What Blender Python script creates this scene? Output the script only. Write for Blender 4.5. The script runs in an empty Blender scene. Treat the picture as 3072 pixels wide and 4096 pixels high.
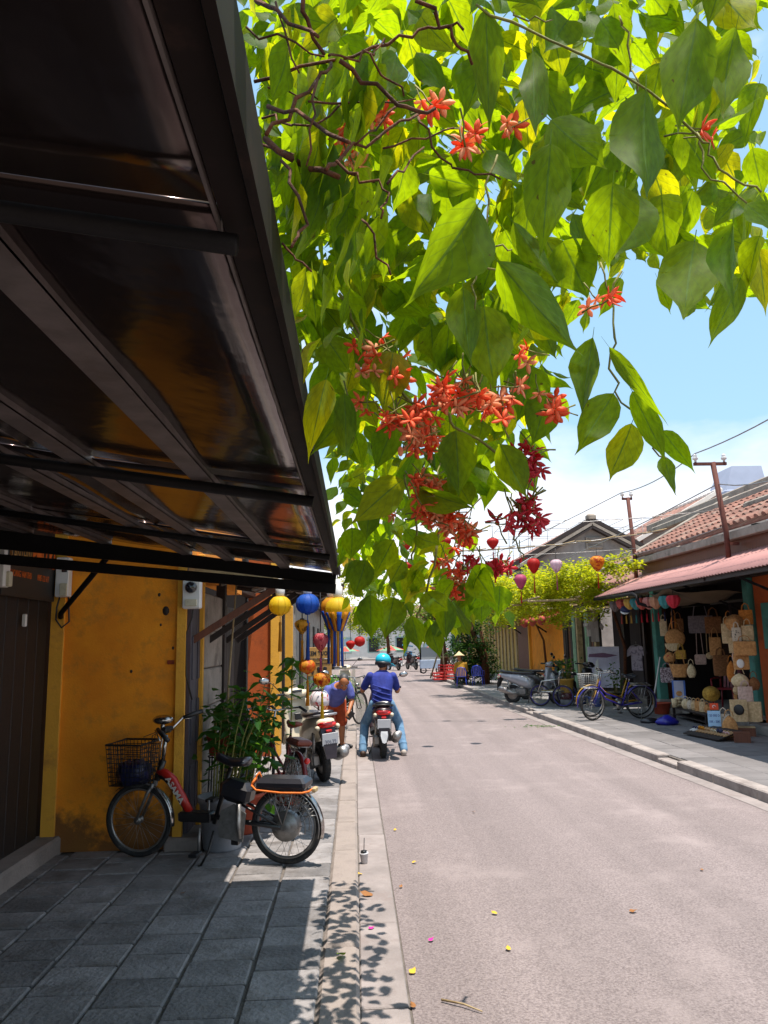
import bpy, math, random
from math import pi, sin, cos, radians
from mathutils import Vector, Matrix, Euler
V = Vector
rnd = random.Random(7)
scene = bpy.context.scene
COL = scene.collection

# ---------------------------------------------------------------- camera
CAM_F, CAM_H, ROLL, VP = 769.0, 1.75, radians(1.2), (355.0, 643.0)
_a, _b = VP[0] - 384, -(VP[1] - 512)
_xu = _a * cos(ROLL) + _b * sin(ROLL)
_yu = -_a * sin(ROLL) + _b * cos(ROLL)
PITCH = math.atan(-_yu / CAM_F)
YAW = math.atan(-_xu / CAM_F * cos(PITCH))
_fw = V((sin(YAW) * cos(PITCH), cos(YAW) * cos(PITCH), sin(PITCH)))
_rt = V((cos(YAW), -sin(YAW), 0))
_up = _rt.cross(_fw)
_r2 = cos(ROLL) * _rt - sin(ROLL) * _up
_u2 = sin(ROLL) * _rt + cos(ROLL) * _up
cam_data = bpy.data.cameras.new('camera')
cam = bpy.data.objects.new('camera', cam_data)
COL.objects.link(cam)
cam.matrix_world = Matrix(((_r2.x, _u2.x, -_fw.x, 0), (_r2.y, _u2.y, -_fw.y, 0), (_r2.z, _u2.z, -_fw.z, CAM_H), (0, 0, 0, 1)))
cam_data.sensor_fit = 'VERTICAL'
cam_data.sensor_height = 36.0
cam_data.lens = CAM_F / 1024 * 36.0
cam_data.clip_start = 0.05
cam_data.clip_end = 2000
scene.camera = cam

# ---------------------------------------------------------------- sun, sky, exposure
SUN_DIR = V((0.10, -0.16, 1.0)).normalized()          # towards the sun
sun_data = bpy.data.lights.new('sun', 'SUN')
sun_data.energy = 4.5
sun_data.angle = radians(0.5)
sun_data.color = (1.0, 0.915, 0.815)
sun = bpy.data.objects.new('sun', sun_data)
sun.rotation_euler = SUN_DIR.to_track_quat('Z', 'Y').to_euler()
COL.objects.link(sun)
world = bpy.data.worlds.new('World')
scene.world = world
world.use_nodes = True
wn, wl = world.node_tree.nodes, world.node_tree.links
wn.clear()
w_out = wn.new('ShaderNodeOutputWorld')
w_bg = wn.new('ShaderNodeBackground')
w_sky = wn.new('ShaderNodeTexSky')
w_sky.sky_type = 'NISHITA'
w_sky.sun_disc = False
w_sky.sun_elevation = math.asin(SUN_DIR.z)
w_sky.sun_rotation = math.atan2(SUN_DIR.x, SUN_DIR.y)
w_sky.air_density = 1.0
w_sky.dust_density = 1.2
w_tc = wn.new('ShaderNodeTexCoord')
w_map = wn.new('ShaderNodeMapping')
w_map.inputs['Scale'].default_value = (1.0, 1.0, 2.6)
w_map.inputs['Location'].default_value = (3.1, 2.0, 0.9)
w_n = wn.new('ShaderNodeTexNoise')
w_n.inputs['Scale'].default_value = 1.35
w_n.inputs['Detail'].default_value = 9
w_n.inputs['Roughness'].default_value = 0.56
w_r = wn.new('ShaderNodeValToRGB')
w_r.color_ramp.elements[0].position = 0.45
w_r.color_ramp.elements[0].color = (0, 0, 0, 1)
w_r.color_ramp.elements[1].position = 0.68
w_r.color_ramp.elements[1].color = (1, 1, 1, 1)
w_mix = wn.new('ShaderNodeMixRGB')
w_mix.inputs['Color2'].default_value = (6.4, 6.2, 6.4, 1)
wl.new(w_tc.outputs['Generated'], w_map.inputs['Vector'])
wl.new(w_map.outputs['Vector'], w_n.inputs['Vector'])
# thin pale haze over the whole sky, thicker towards the horizon
w_hz = wn.new('ShaderNodeMixRGB'); w_hz.inputs['Color2'].default_value = (2.3, 4.0, 5.3, 1); w_hz.inputs['Fac'].default_value = 0.6
wl.new(w_sky.outputs['Color'], w_hz.inputs['Color1'])
w_sep = wn.new('ShaderNodeSeparateXYZ'); wl.new(w_tc.outputs['Generated'], w_sep.inputs[0])
w_lo = wn.new('ShaderNodeMapRange'); w_lo.inputs['From Min'].default_value = 0.0; w_lo.inputs['From Max'].default_value = 0.42; w_lo.inputs['To Min'].default_value = 0.09; w_lo.inputs['To Max'].default_value = -0.04
wl.new(w_sep.outputs['Z'], w_lo.inputs['Value'])
w_ad = wn.new('ShaderNodeMath'); w_ad.operation = 'ADD'; wl.new(w_n.outputs['Fac'], w_ad.inputs[0]); wl.new(w_lo.outputs['Result'], w_ad.inputs[1])
wl.new(w_ad.outputs[0], w_r.inputs['Fac'])
wl.new(w_r.outputs['Color'], w_mix.inputs['Fac'])
wl.new(w_hz.outputs['Color'], w_mix.inputs['Color1'])
wl.new(w_mix.outputs['Color'], w_bg.inputs['Color'])
w_bg.inputs['Strength'].default_value = 0.12
wl.new(w_bg.outputs['Background'], w_out.inputs['Surface'])
vs = scene.view_settings
vs.view_transform = 'Standard'
vs.look = 'None'
vs.exposure = 0.9
vs.gamma = 1.0
vs.use_curve_mapping = False
scene.cycles.max_bounces = 8
scene.cycles.transparent_max_bounces = 8
scene.cycles.sample_clamp_indirect = 6.0
scene.cycles.use_denoising = True

# ================================================================ helpers
def S(h):
    """sRGB hex -> linear rgb"""
    h = h.lstrip('#')
    out = []
    for i in (0, 2, 4):
        c = int(h[i:i + 2], 16) / 255
        out.append(c / 12.92 if c <= 0.04045 else ((c + 0.055) / 1.055) ** 2.4)
    return tuple(out)

_mats = {}
def mat(name, col, rough=0.6, metal=0.0, var=0.15, vscale=6.0, col2=None, bump=0.0, bscale=60.0, spec=0.5, detail=5, trans=0.0, lo=0.35, hi=0.68, rvar=0.0, stretch=None, dirt=None, dscale=1.5, tone=0.0, damp=None, streak=0.0):
    """one procedural material: noise between two tints, fine relief, optional translucency and a second layer of blotches"""
    if name in _mats: return _mats[name]
    m = bpy.data.materials.new(name); m.use_nodes = True
    n, l = m.node_tree.nodes, m.node_tree.links
    b = n['Principled BSDF']
    tc = n.new('ShaderNodeTexCoord'); oi = n.new('ShaderNodeObjectInfo')
    add = n.new('ShaderNodeVectorMath'); add.operation = 'ADD'
    mul = n.new('ShaderNodeMath'); mul.operation = 'MULTIPLY'; mul.inputs[1].default_value = 37.0
    l.new(oi.outputs['Random'], mul.inputs[0]); l.new(mul.outputs[0], add.inputs[1])
    l.new(tc.outputs['Object'], add.inputs[0])
    vec = add.outputs[0]
    if stretch:
        mp = n.new('ShaderNodeMapping'); mp.inputs['Scale'].default_value = stretch
        l.new(vec, mp.inputs['Vector']); vec = mp.outputs['Vector']
    ns = n.new('ShaderNodeTexNoise'); ns.inputs['Scale'].default_value = vscale; ns.inputs['Detail'].default_value = detail
    ns.inputs['Roughness'].default_value = 0.62
    l.new(vec, ns.inputs['Vector'])
    rp = n.new('ShaderNodeValToRGB')
    rp.color_ramp.elements[0].position = lo; rp.color_ramp.elements[1].position = hi
    c2 = col2 if col2 else tuple(c * (1 - var) for c in col)
    rp.color_ramp.elements[0].color = (*c2, 1); rp.color_ramp.elements[1].color = (*col, 1)
    l.new(ns.outputs['Fac'], rp.inputs['Fac'])
    cout = rp.outputs['Color']
    if dirt:
        nd = n.new('ShaderNodeTexNoise'); nd.inputs['Scale'].default_value = dscale; nd.inputs['Detail'].default_value = 8; nd.inputs['Roughness'].default_value = 0.7
        l.new(vec, nd.inputs['Vector'])
        rd = n.new('ShaderNodeValToRGB'); rd.color_ramp.elements[0].position = 0.52; rd.color_ramp.elements[1].position = 0.68
        rd.color_ramp.elements[0].color = (0, 0, 0, 1); rd.color_ramp.elements[1].color = (0.85, 0.85, 0.85, 1)
        mx = n.new('ShaderNodeMixRGB'); mx.inputs['Color2'].default_value = (*dirt, 1)
        l.new(nd.outputs['Fac'], rd.inputs['Fac']); l.new(rd.outputs['Color'], mx.inputs['Fac']); l.new(cout, mx.inputs['Color1'])
        cout = mx.outputs['Color']
    if tone:                      # every piece a little lighter or darker than the next
        t1 = n.new('ShaderNodeMapRange'); t1.inputs['To Min'].default_value = 1 - tone; t1.inputs['To Max'].default_value = 1 + tone
        l.new(oi.outputs['Random'], t1.inputs['Value'])
        sc_ = n.new('ShaderNodeVectorMath'); sc_.operation = 'SCALE'; l.new(cout, sc_.inputs[0]); l.new(t1.outputs['Result'], sc_.inputs['Scale']); cout = sc_.outputs[0]
    if streak:                    # long worn bands along the street
        sm = n.new('ShaderNodeMapping'); sm.inputs['Scale'].default_value = (1.3, .05, 1); l.new(tc.outputs['Object'], sm.inputs['Vector'])
        s1 = n.new('ShaderNodeTexNoise'); s1.inputs['Scale'].default_value = 1.4; s1.inputs['Detail'].default_value = 5; l.new(sm.outputs['Vector'], s1.inputs['Vector'])
        s2 = n.new('ShaderNodeMapRange'); s2.inputs['From Min'].default_value = .35; s2.inputs['From Max'].default_value = .65; s2.inputs['To Min'].default_value = 1 - streak; s2.inputs['To Max'].default_value = 1 + streak * .5; l.new(s1.outputs['Fac'], s2.inputs['Value'])
        s3 = n.new('ShaderNodeVectorMath'); s3.operation = 'SCALE'; l.new(cout, s3.inputs[0]); l.new(s2.outputs['Result'], s3.inputs['Scale']); cout = s3.outputs[0]
    if damp:                      # mould creeping up from the foot of a wall
        sp = n.new('ShaderNodeSeparateXYZ'); l.new(tc.outputs['Object'], sp.inputs[0])
        d1 = n.new('ShaderNodeTexNoise'); d1.inputs['Scale'].default_value = 3.2; d1.inputs['Detail'].default_value = 9; d1.inputs['Roughness'].default_value = .68; l.new(tc.outputs['Object'], d1.inputs['Vector'])
        d2 = n.new('ShaderNodeMapRange'); d2.inputs['From Min'].default_value = .1; d2.inputs['From Max'].default_value = 1.15; d2.inputs['To Min'].default_value = .22; d2.inputs['To Max'].default_value = -.22; l.new(sp.outputs['Z'], d2.inputs['Value'])
        d3 = n.new('ShaderNodeMath'); d3.operation = 'ADD'; l.new(d1.outputs['Fac'], d3.inputs[0]); l.new(d2.outputs['Result'], d3.inputs[1])
        d4 = n.new('ShaderNodeValToRGB'); d4.color_ramp.elements[0].position = .50; d4.color_ramp.elements[1].position = .66; d4.color_ramp.elements[1].color = (.8, .8, .8, 1); l.new(d3.outputs[0], d4.inputs['Fac'])
        d5 = n.new('ShaderNodeMixRGB'); d5.inputs['Color2'].default_value = (*damp, 1); l.new(d4.outputs['Color'], d5.inputs['Fac']); l.new(cout, d5.inputs['Color1']); cout = d5.outputs['Color']
    l.new(cout, b.inputs['Base Color'])
    b.inputs['Roughness'].default_value = rough; b.inputs['Metallic'].default_value = metal
    b.inputs['Specular IOR Level'].default_value = spec
    if rvar:
        mr = n.new('ShaderNodeMapRange'); mr.inputs['To Min'].default_value = max(0.03, rough - rvar); mr.inputs['To Max'].default_value = min(1, rough + rvar)
        l.new(ns.outputs['Fac'], mr.inputs['Value']); l.new(mr.outputs['Result'], b.inputs['Roughness'])
    if bump:
        nb = n.new('ShaderNodeTexNoise'); nb.inputs['Scale'].default_value = bscale; nb.inputs['Detail'].default_value = 4
        l.new(vec, nb.inputs['Vector'])
        bp = n.new('ShaderNodeBump'); bp.inputs['Strength'].default_value = bump; bp.inputs['Distance'].default_value = 0.02
        l.new(nb.outputs['Fac'], bp.inputs['Height']); l.new(bp.outputs['Normal'], b.inputs['Normal'])
    if trans:
        tr = n.new('ShaderNodeBsdfTranslucent'); l.new(cout, tr.inputs['Color'])
        ms = n.new('ShaderNodeMixShader'); ms.inputs['Fac'].default_value = trans
        l.new(b.outputs['BSDF'], ms.inputs[1]); l.new(tr.outputs['BSDF'], ms.inputs[2])
        l.new(ms.outputs['Shader'], n['Material Output'].inputs['Surface'])
    _mats[name] = m
    return m

def frame(d, up=V((0, 0, 1))):
    d = d.normalized()
    if abs(d.dot(up)) > 0.98: up = V((1, 0, 0))
    x = d.cross(up).normalized()
    return x, x.cross(d).normalized(), d      # side, up', dir

class MB:
    """collects shapes and links them as ONE mesh object"""
    def __init__(s):
        s.v, s.f, s.mi, s.sm, s.uv = [], [], [], [], {}
    def add(s, vs, fs, m=0, smooth=False):
        o = len(s.v); s.v.extend(tuple(p) for p in vs)
        for f in fs:
            s.f.append([i + o for i in f]); s.mi.append(m); s.sm.append(smooth)
        return s
    def box(s, c, d, R=None, m=0, bev=0.0):
        c = V(c); hx, hy, hz = d[0] / 2, d[1] / 2, d[2] / 2
        if bev:
            e = min(bev, hx * .9, hy * .9, hz * .9)
            rings = []
            for z, k in ((-hz, e), (-hz + e, 0), (hz - e, 0), (hz, e)):
                x, y, q = hx - k, hy - k, e * 0.6
                rings.append([V(p) for p in ((-x + q, -y, z), (x - q, -y, z), (x, -y + q, z), (x, y - q, z), (x - q, y, z), (-x + q, y, z), (-x, y - q, z), (-x, -y + q, z))])
            if R: rings = [[R @ p for p in r] for r in rings]
            rings = [[p + c for p in r] for r in rings]
            return s.loft(rings, m=m)
        vs = [V((x, y, z)) for z in (-hz, hz) for y in (-hy, hy) for x in (-hx, hx)]
        if R: vs = [R @ p for p in vs]
        return s.add([p + c for p in vs], [(0, 2, 3, 1), (4, 5, 7, 6), (0, 1, 5, 4), (2, 6, 7, 3), (0, 4, 6, 2), (1, 3, 7, 5)], m)
    def beam(s, a, b, w, h, m=0, up=V((0, 0, 1)), bev=0.0):
        a, b = V(a), V(b); x, u, d = frame(b - a, up)
        R = Matrix((x, d, u)).transposed()
        return s.box((a + b) / 2, (w, (b - a).length, h), R, m, bev)
    def loft(s, rings, closed=True, caps=True, m=0, smooth=False):
        n = len(rings[0]); vs = [p for r in rings for p in r]; fs = []
        k = n if closed else n - 1
        for i in range(len(rings) - 1):
            for j in range(k):
                a, b = i * n + j, i * n + (j + 1) % n
                fs.append((a, b, b + n, a + n))
        if caps and closed:
            fs.append(tuple(reversed(range(n)))); fs.append(tuple(range((len(rings) - 1) * n, len(rings) * n)))
        return s.add(vs, fs, m, smooth)
    def tube(s, pts, r, n=6, m=0, smooth=True, caps=True):
        pts = [V(p) for p in pts]; rs = r if isinstance(r, (list, tuple)) else [r] * len(pts)
        rings = []; px = None
        for i, p in enumerate(pts):
            d = (pts[min(i + 1, len(pts) - 1)] - pts[max(i - 1, 0)])
            if d.length < 1e-9: d = V((0, 0, 1))
            d.normalize()
            if px is None: x, u, d = frame(d)
            else:
                x = (px - d * px.dot(d)); x = x.normalized() if x.length > 1e-6 else frame(d)[0]; u = x.cross(d) * -1
                u = d.cross(x)
            px = x
            rings.append([p + (x * cos(2 * pi * j / n) + d.cross(x) * sin(2 * pi * j / n)) * rs[i] for j in range(n)])
        return s.loft(rings, True, caps, m, smooth)
    def lathe(s, prof, c=(0, 0, 0), n=16, R=None, m=0, smooth=True, rib=0.0, caps=True):
        c = V(c); rings = []
        for r, z in prof:
            ring = []
            for j in range(n):
                k = 1 - (rib if j % 2 else 0)
                p = V((r * k * cos(2 * pi * j / n), r * k * sin(2 * pi * j / n), z))
                if R: p = R @ p
                ring.append(p + c)
            rings.append(ring)
        return s.loft(rings, True, caps, m, smooth)
    def ell(s, c, r, nu=12, nv=8, R=None, m=0, smooth=True):
        prof = [(max(1e-4, sin(pi * i / nv)), -cos(pi * i / nv)) for i in range(nv + 1)]
        c = V(c); rings = []
        for a, z in prof:
            ring = []
            for j in range(nu):
                p = V((a * cos(2 * pi * j / nu) * r[0], a * sin(2 * pi * j / nu) * r[1], z * r[2]))
                if R: p = R @ p
                ring.append(p + c)
            rings.append(ring)
        return s.loft(rings, True, True, m, smooth)
    def torus(s, c, R, r, axis=V((0, 1, 0)), n=28, k=7, m=0, a0=0, a1=2 * pi, sq=1.0):
        x, u, d = frame(V(axis), V((0, 0, 1))); c = V(c); full = abs(a1 - a0 - 2 * pi) < 1e-6
        rings = []
        for i in range(n + (0 if full else 1)):
            t = a0 + (a1 - a0) * i / n
            rad = x * cos(t) + u * sin(t)
            rings.append([c + rad * (R + r * cos(2 * pi * j / k)) + d * r * sq * sin(2 * pi * j / k) for j in range(k)])
        if full:
            nn = len(rings); vs = [p for q in rings for p in q]; fs = []
            for i in range(nn):
                for j in range(k):
                    a, b = i * k + j, i * k + (j + 1) % k; i2 = ((i + 1) % nn) * k
                    fs.append((a, b, i2 + (j + 1) % k, i2 + j))
            return s.add(vs, fs, m, True)
        return s.loft(rings, True, True, m, True)
    def prism(s, poly, ex, m=0):
        """polygon points (3d) extruded along vector ex"""
        a = [V(p) for p in poly]; b = [p + V(ex) for p in a]
        return s.loft([a, b], m=m)
    def sheet(s, a, b, c, d, nu=1, nv=1, th=0.0, fn=None, m=0, smooth=True):
        """grid over the quad a-b-c-d (a->b is u, a->d is v), fn(u,v) offsets along the normal; th adds thickness"""
        a, b, c, d = V(a), V(b), V(c), V(d); nrm = (b - a).cross(d - a).normalized(); vs = []
        for off in ((0,) if not th else (th / 2, -th / 2)):
            for j in range(nv + 1):
                for i in range(nu + 1):
                    u, v = i / nu, j / nv
                    p = (a * (1 - u) + b * u) * (1 - v) + (d * (1 - u) + c * u) * v
                    vs.append(p + nrm * ((fn(u, v) if fn else 0) + off))
        fs = []; N = (nu + 1) * (nv + 1)
        for j in range(nv):
            for i in range(nu):
                q = j * (nu + 1) + i
                fs.append((q, q + 1, q + nu + 2, q + nu + 1))
                if th: fs.append((q + N, q + nu + 1 + N, q + nu + 2 + N, q + 1 + N))
        if th:
            bd = [i for i in range(nu + 1)] + [j * (nu + 1) + nu for j in range(1, nv + 1)] + [nv * (nu + 1) + i for i in range(nu - 1, -1, -1)] + [j * (nu + 1) for j in range(nv - 1, 0, -1)]
            for i in range(len(bd)):
                p, q = bd[i], bd[(i + 1) % len(bd)]
                fs.append((p, p + N, q + N, q))
        return s.add(vs, fs, m, smooth)
    def mesh(s, name, mats):
        me = bpy.data.meshes.new(name)
        me.from_pydata(s.v, [], s.f)
        for mm in (mats if isinstance(mats, (list, tuple)) else [mats]): me.materials.append(mm)
        me.polygons.foreach_set('material_index', s.mi); me.polygons.foreach_set('use_smooth', s.sm)
        me.update()
        return me
    def build(s, name, mats, parent=None):
        return link(name, s.mesh(name, mats), parent)

def link(name, data, parent=None):
    o = bpy.data.objects.new(name, data); COL.objects.link(o)
    if parent: o.parent = parent
    return o
def tag(o, label=None, cat=None, group=None, kind=None):
    if label: o['label'] = label
    if cat: o['category'] = cat
    if group: o['group'] = group
    if kind: o['kind'] = kind
    return o
def thing(name, label, cat, loc=(0, 0, 0), rz=0.0, group=None, rot=None):
    o = bpy.data.objects.new(name, None); COL.objects.link(o); o.empty_display_size = 0.1
    o.location = loc; o.rotation_euler = rot if rot else (0, 0, rz)
    return tag(o, label, cat, group)
def copy_tree(o, parent=None):
    c = o.copy(); COL.objects.link(c)
    if parent: c.parent = parent
    for ch in list(o.children): copy_tree(ch, c)
    return c
def dup(o, label, loc, rz=0.0, scale=None, rot=None):
    c = copy_tree(o); c.location = loc; c.rotation_euler = rot if rot else (0, 0, rz); c['label'] = label
    if scale: c.scale = (scale,) * 3 if not isinstance(scale, (tuple, list)) else scale
    return c
def text(name, body, size, loc, R, m, parent, ext=0.001, align='CENTER', sx=1.0, shear=0.0, bold=0.0):
    cu = bpy.data.curves.new(name, 'FONT'); cu.body = body; cu.size = size; cu.extrude = ext; cu.align_x = align; cu.align_y = 'CENTER'
    cu.shear = shear; cu.offset = bold; cu.resolution_u = 2
    cu.materials.append(m)
    tmp = bpy.data.objects.new('tmp_text', cu)
    me = bpy.data.meshes.new_from_object(tmp)
    bpy.data.objects.remove(tmp); bpy.data.curves.remove(cu)
    me.name = name
    o = link(name, me, parent); o.matrix_local = Matrix.Translation(V(loc)) @ R.to_4x4() @ Matrix.Diagonal((sx, 1, 1, 1))
    return o
def Rx(a): return Matrix.Rotation(a, 3, 'X')
def Ry(a): return Matrix.Rotation(a, 3, 'Y')
def Rz(a): return Matrix.Rotation(a, 3, 'Z')
def axes(x, y):
    x = V(x).normalized(); z = x.cross(V(y)).normalized(); y = z.cross(x)
    return Matrix((x, y, z)).transposed()
def struct(name, mb, m, parent=None):
    return tag(mb.build(name, m, parent), kind='structure')

M = {}
M['black'] = mat('black_plastic', (.012, .012, .014), .45, var=.3)
M['rubber'] = mat('tyre_rubber', (.02, .02, .021), .85, var=.3, vscale=30, dirt=(.07, .06, .05), dscale=14)
M['chrome'] = mat('chrome_metal', (.62, .62, .63), .22, 1.0, var=.25, vscale=14, col2=(.3, .27, .24), rvar=.12)
M['steel'] = mat('grey_steel', (.35, .34, .33), .4, .8, var=.35, vscale=20)
M['blacksteel'] = mat('black_painted_steel', (.008, .007, .008), .65, .0, var=.4, vscale=15, bump=.1, spec=.15)
M['orange_wall'] = mat('ochre_plaster', S('#f29a20'), .92, var=.2, vscale=2.6, detail=9, col2=S('#e08418'), bump=.16, bscale=70, dirt=S('#c27c2a'), dscale=4.5, damp=S('#3b3022'))
M['yellow_trim'] = mat('yellow_plaster', S('#e4a638'), .9, var=.15, vscale=4, bump=.2, bscale=50, dirt=S('#b07b35'), dscale=4)
M['wood_dark'] = mat('dark_stained_wood', S('#2a1c18'), .6, var=.4, vscale=4, stretch=(12, 12, .7), bump=.2, bscale=12)
M['wood_brown'] = mat('brown_wood', S('#6b3a22'), .6, var=.35, vscale=4, stretch=(10, 10, .8), bump=.15, bscale=14)
M['wood_pale'] = mat('weathered_pale_wood', S('#b09a72'), .8, var=.4, vscale=6, bump=.2, bscale=20, dirt=S('#6e5738'), dscale=5)
M['white'] = mat('white_plastic', (.72, .71, .69), .4, var=.1)
M['cream'] = mat('cream_plastic', S('#cfc7ae'), .55, var=.25, vscale=9, dirt=S('#8c8267'), dscale=6)
M['concrete'] = mat('grey_concrete', S('#8f8a84'), .9, var=.25, vscale=5, bump=.3, bscale=60, dirt=S('#6c6660'), dscale=3)
M['glass'] = mat('dark_glass', (.02, .02, .025), .06, var=.1, spec=.8)
M['red_plastic'] = mat('red_plastic', S('#b3171a'), .35, var=.15)
M['redlight'] = mat('red_lens', S('#d8201c'), .15, var=.15, spec=.8)
M['brown_metal'] = mat('brown_painted_metal', S('#33241f'), .45, .2, var=.4, vscale=7, dirt=S('#4f3a30'), dscale=9)

# ================================================================ setting: ground, road, kerbs, pavements
M['ground'] = mat('dusty_ground', S('#a89a8c'), .95, var=.2, vscale=.5, bump=.2)
M['asphalt'] = mat('worn_asphalt', (.262, .218, .212), .93, var=.0, col2=(.13, .105, .104), vscale=75, detail=9, bump=.55, bscale=130, lo=.34, hi=.62, dirt=(.27, .225, .218), dscale=.9, spec=.3, streak=.16)
M['gutter'] = mat('gutter_concrete', (.27, .235, .225), .92, var=.3, vscale=3, bump=.3, bscale=70, dirt=(.2, .165, .155), dscale=5, spec=.3)
M['kerb'] = mat('kerb_stone', (.29, .245, .22), .9, var=.3, vscale=4, bump=.35, bscale=50, dirt=(.2, .17, .15), dscale=4, spec=.3)
M['kerb_right'] = mat('kerb_stone_grey', (.33, .29, .27), .92, var=.3, vscale=4, bump=.35, bscale=50, dirt=(.15, .12, .11), dscale=3, spec=.3)
M['slab'] = mat('paving_slab_stone', (.262, .245, .243), .82, var=.45, vscale=4.2, detail=8, bump=.6, bscale=38, dirt=(.115, .10, .09), dscale=3.4, rvar=.12, spec=.4, tone=.24)
M['slab_right'] = mat('paving_slab_blue', (.172, .16, .16), .85, var=.35, vscale=1.7, bump=.3, bscale=50, dirt=(.14, .13, .13), dscale=2.5, tone=.16)
M['mortar'] = mat('mortar_joint', (.14, .12, .105), .95, var=.4, vscale=12, bump=.4, bscale=60)
def brick_mat(name, c1, c2, cm, bw, bh, scale=1.0):
    m = bpy.data.materials.new(name); m.use_nodes = True
    n, l = m.node_tree.nodes, m.node_tree.links; b = n['Principled BSDF']
    tc = n.new('ShaderNodeTexCoord'); br = n.new('ShaderNodeTexBrick')
    br.inputs['Color1'].default_value = (*c1, 1); br.inputs['Color2'].default_value = (*c2, 1); br.inputs['Mortar'].default_value = (*cm, 1)
    br.inputs['Scale'].default_value = scale; br.inputs['Brick Width'].default_value = bw; br.inputs['Row Height'].default_value = bh
    br.inputs['Mortar Size'].default_value = .008
    l.new(tc.outputs['Object'], br.inputs['Vector']); l.new(br.outputs['Color'], b.inputs['Base Color'])
    b.inputs['Roughness'].default_value = .9
    return m
M['paving_far'] = brick_mat('distant_paving', (.23, .21, .205), (.19, .175, .17), (.12, .11, .1), .36, .28)
M['paving_right_far'] = brick_mat('distant_paving_right', (.22, .21, .215), (.18, .175, .18), (.13, .12, .12), .4, .4)

def xr(y):
    """the right kerb's edge: it closes in slightly down the street"""
    return 4.30 - max(0, min(y, 20) - 8.3) * .024 - max(0, min(y, 40) - 20) * .006

g = MB().add([(-400, -60, -.03), (400, -60, -.03), (400, 600, -.03), (-400, 600, -.03)], [(0, 1, 2, 3)])
struct('ground', g, M['ground'])
ys = [-3, 2, 5, 8.3, 11, 14, 17, 20, 25, 30, 35, 40]
rb = MB()
vs = []
for y in ys: vs += [(.25, y, 0), (xr(y) + .02 if y > 5 else 4.4, y, 0)]
rb.add(vs, [(2 * i, 2 * i + 1, 2 * i + 3, 2 * i + 2) for i in range(len(ys) - 1)])
rb.add([(-14, 40, 0), (30, 40, 0), (30, 82, 0), (-14, 82, 0)], [(0, 1, 2, 3)])
struct('road', rb, M['asphalt'])
# left gutter: slabs laid end to end
gut = struct('gutter', MB().box((.125, 18, -.02), (.25, 44, .03)), M['mortar'])
gmeshes = []
for i in range(14):
    ln = 1.15
    gm = MB().box((0, 0, 0), (.235, ln - .012, .03), bev=.006)
    if i == 0: gmesh = gm.mesh('gutter_slab', M['gutter'])
    o = link('gutter_slab', gmesh, gut); o.location = (.122 + rnd.uniform(-.004, .004), 1.2 + i * ln, -.013 + rnd.uniform(-.003, .003))
    o.rotation_euler = (0, rnd.uniform(-.012, .012), rnd.uniform(-.004, .004))
# left kerb
kl = struct('kerb', MB().box((-.1, 22, -.03), (.18, 60, .2)), M['mortar'])
km = MB().box((0, 0, 0), (.2, .985, .22), bev=.018).mesh('kerb_stone', M['kerb'])
for i in range(24):
    o = link('kerb_stone', km, kl); o.location = (-.1 + rnd.uniform(-.004, .004), 1.1 + i, -.008 + rnd.uniform(-.005, .004)); o.rotation_euler = (0, rnd.uniform(-.01, .01), rnd.uniform(-.006, .006))
# left pavement: base and slabs
pl_ = MB().box((-1.55, 3, .02), (2.7, 16, .13)).box((-.85, 26, .03), (1.3, 30, .135))
pav = struct('pavement', pl_, M['mortar'])
pf = MB().add([(-1.5, 11.05, .1), (-.2, 11.05, .1), (-.2, 41, .1), (-1.5, 41, .1)], [(0, 1, 2, 3)])
struct('pavement_strip', pf, M['paving_far'], pav)
slabs = []
for k in range(5):
    w = .355; d = .30 + .02 * (k % 3)
    slabs.append(MB().box((0, 0, 0), (w - .013 - .004 * (k % 2), d - .014, .03), bev=.008).mesh('paving_slab', M['slab']))
c = 0
x = -.2 - .1775
while x > -2.75:
    y = 3.05 + (c * .137) % .3
    while y < 11.0:
        k = rnd.randrange(5); d = .30 + .02 * (k % 3)
        if not (y > 6.7 and x < -1.45):
            o = link('paving_slab', slabs[k], pav)
            o.location = (x + rnd.uniform(-.002, .002), y + d / 2, .085 + rnd.uniform(-.0025, .0025)); o.rotation_euler = (rnd.uniform(-.008, .008), rnd.uniform(-.008, .008), rnd.uniform(-.014, .014))
        y += d
    x -= .357; c += 1
# right pavement
rp_ = MB()
for i in range(len(ys) - 1):
    y0, y1 = ys[i], ys[i + 1]
    a, b = (xr(y0) + .16), (xr(y1) + .16)
    rp_.loft([[V((a, y0, -.02)), V((9.5, y0, -.02)), V((9.5, y0, .088)), V((a, y0, .088))], [V((b, y1, -.02)), V((9.5, y1, -.02)), V((9.5, y1, .088)), V((b, y1, .088))]])
pavr = struct('pavement_right', rp_, M['mortar'])
pf = MB().add([(xr(20) + .2, 18.3, .1), (9.5, 18.3, .1), (9.5, 40, .1), (xr(40) + .2, 40, .1)], [(0, 1, 2, 3)])
struct('pavement_strip_right', pf, M['paving_right_far'], pavr)
sr = MB().box((0, 0, 0), (.432, .432, .028), bev=.005).mesh('paving_slab', M['slab_right'])
for j in range(23):
    y = 8.2 + j * .44
    for i in range(7):
        x = xr(y) + .2 + .22 + i * .44
        if x > 7.3: continue
        o = link('paving_slab', sr, pavr); o.location = (x, y + .22 + .0 * (i % 2), .086 + rnd.uniform(-.0025, .0025)); o.rotation_euler = (rnd.uniform(-.006, .006), rnd.uniform(-.006, .006), 0)
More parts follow.
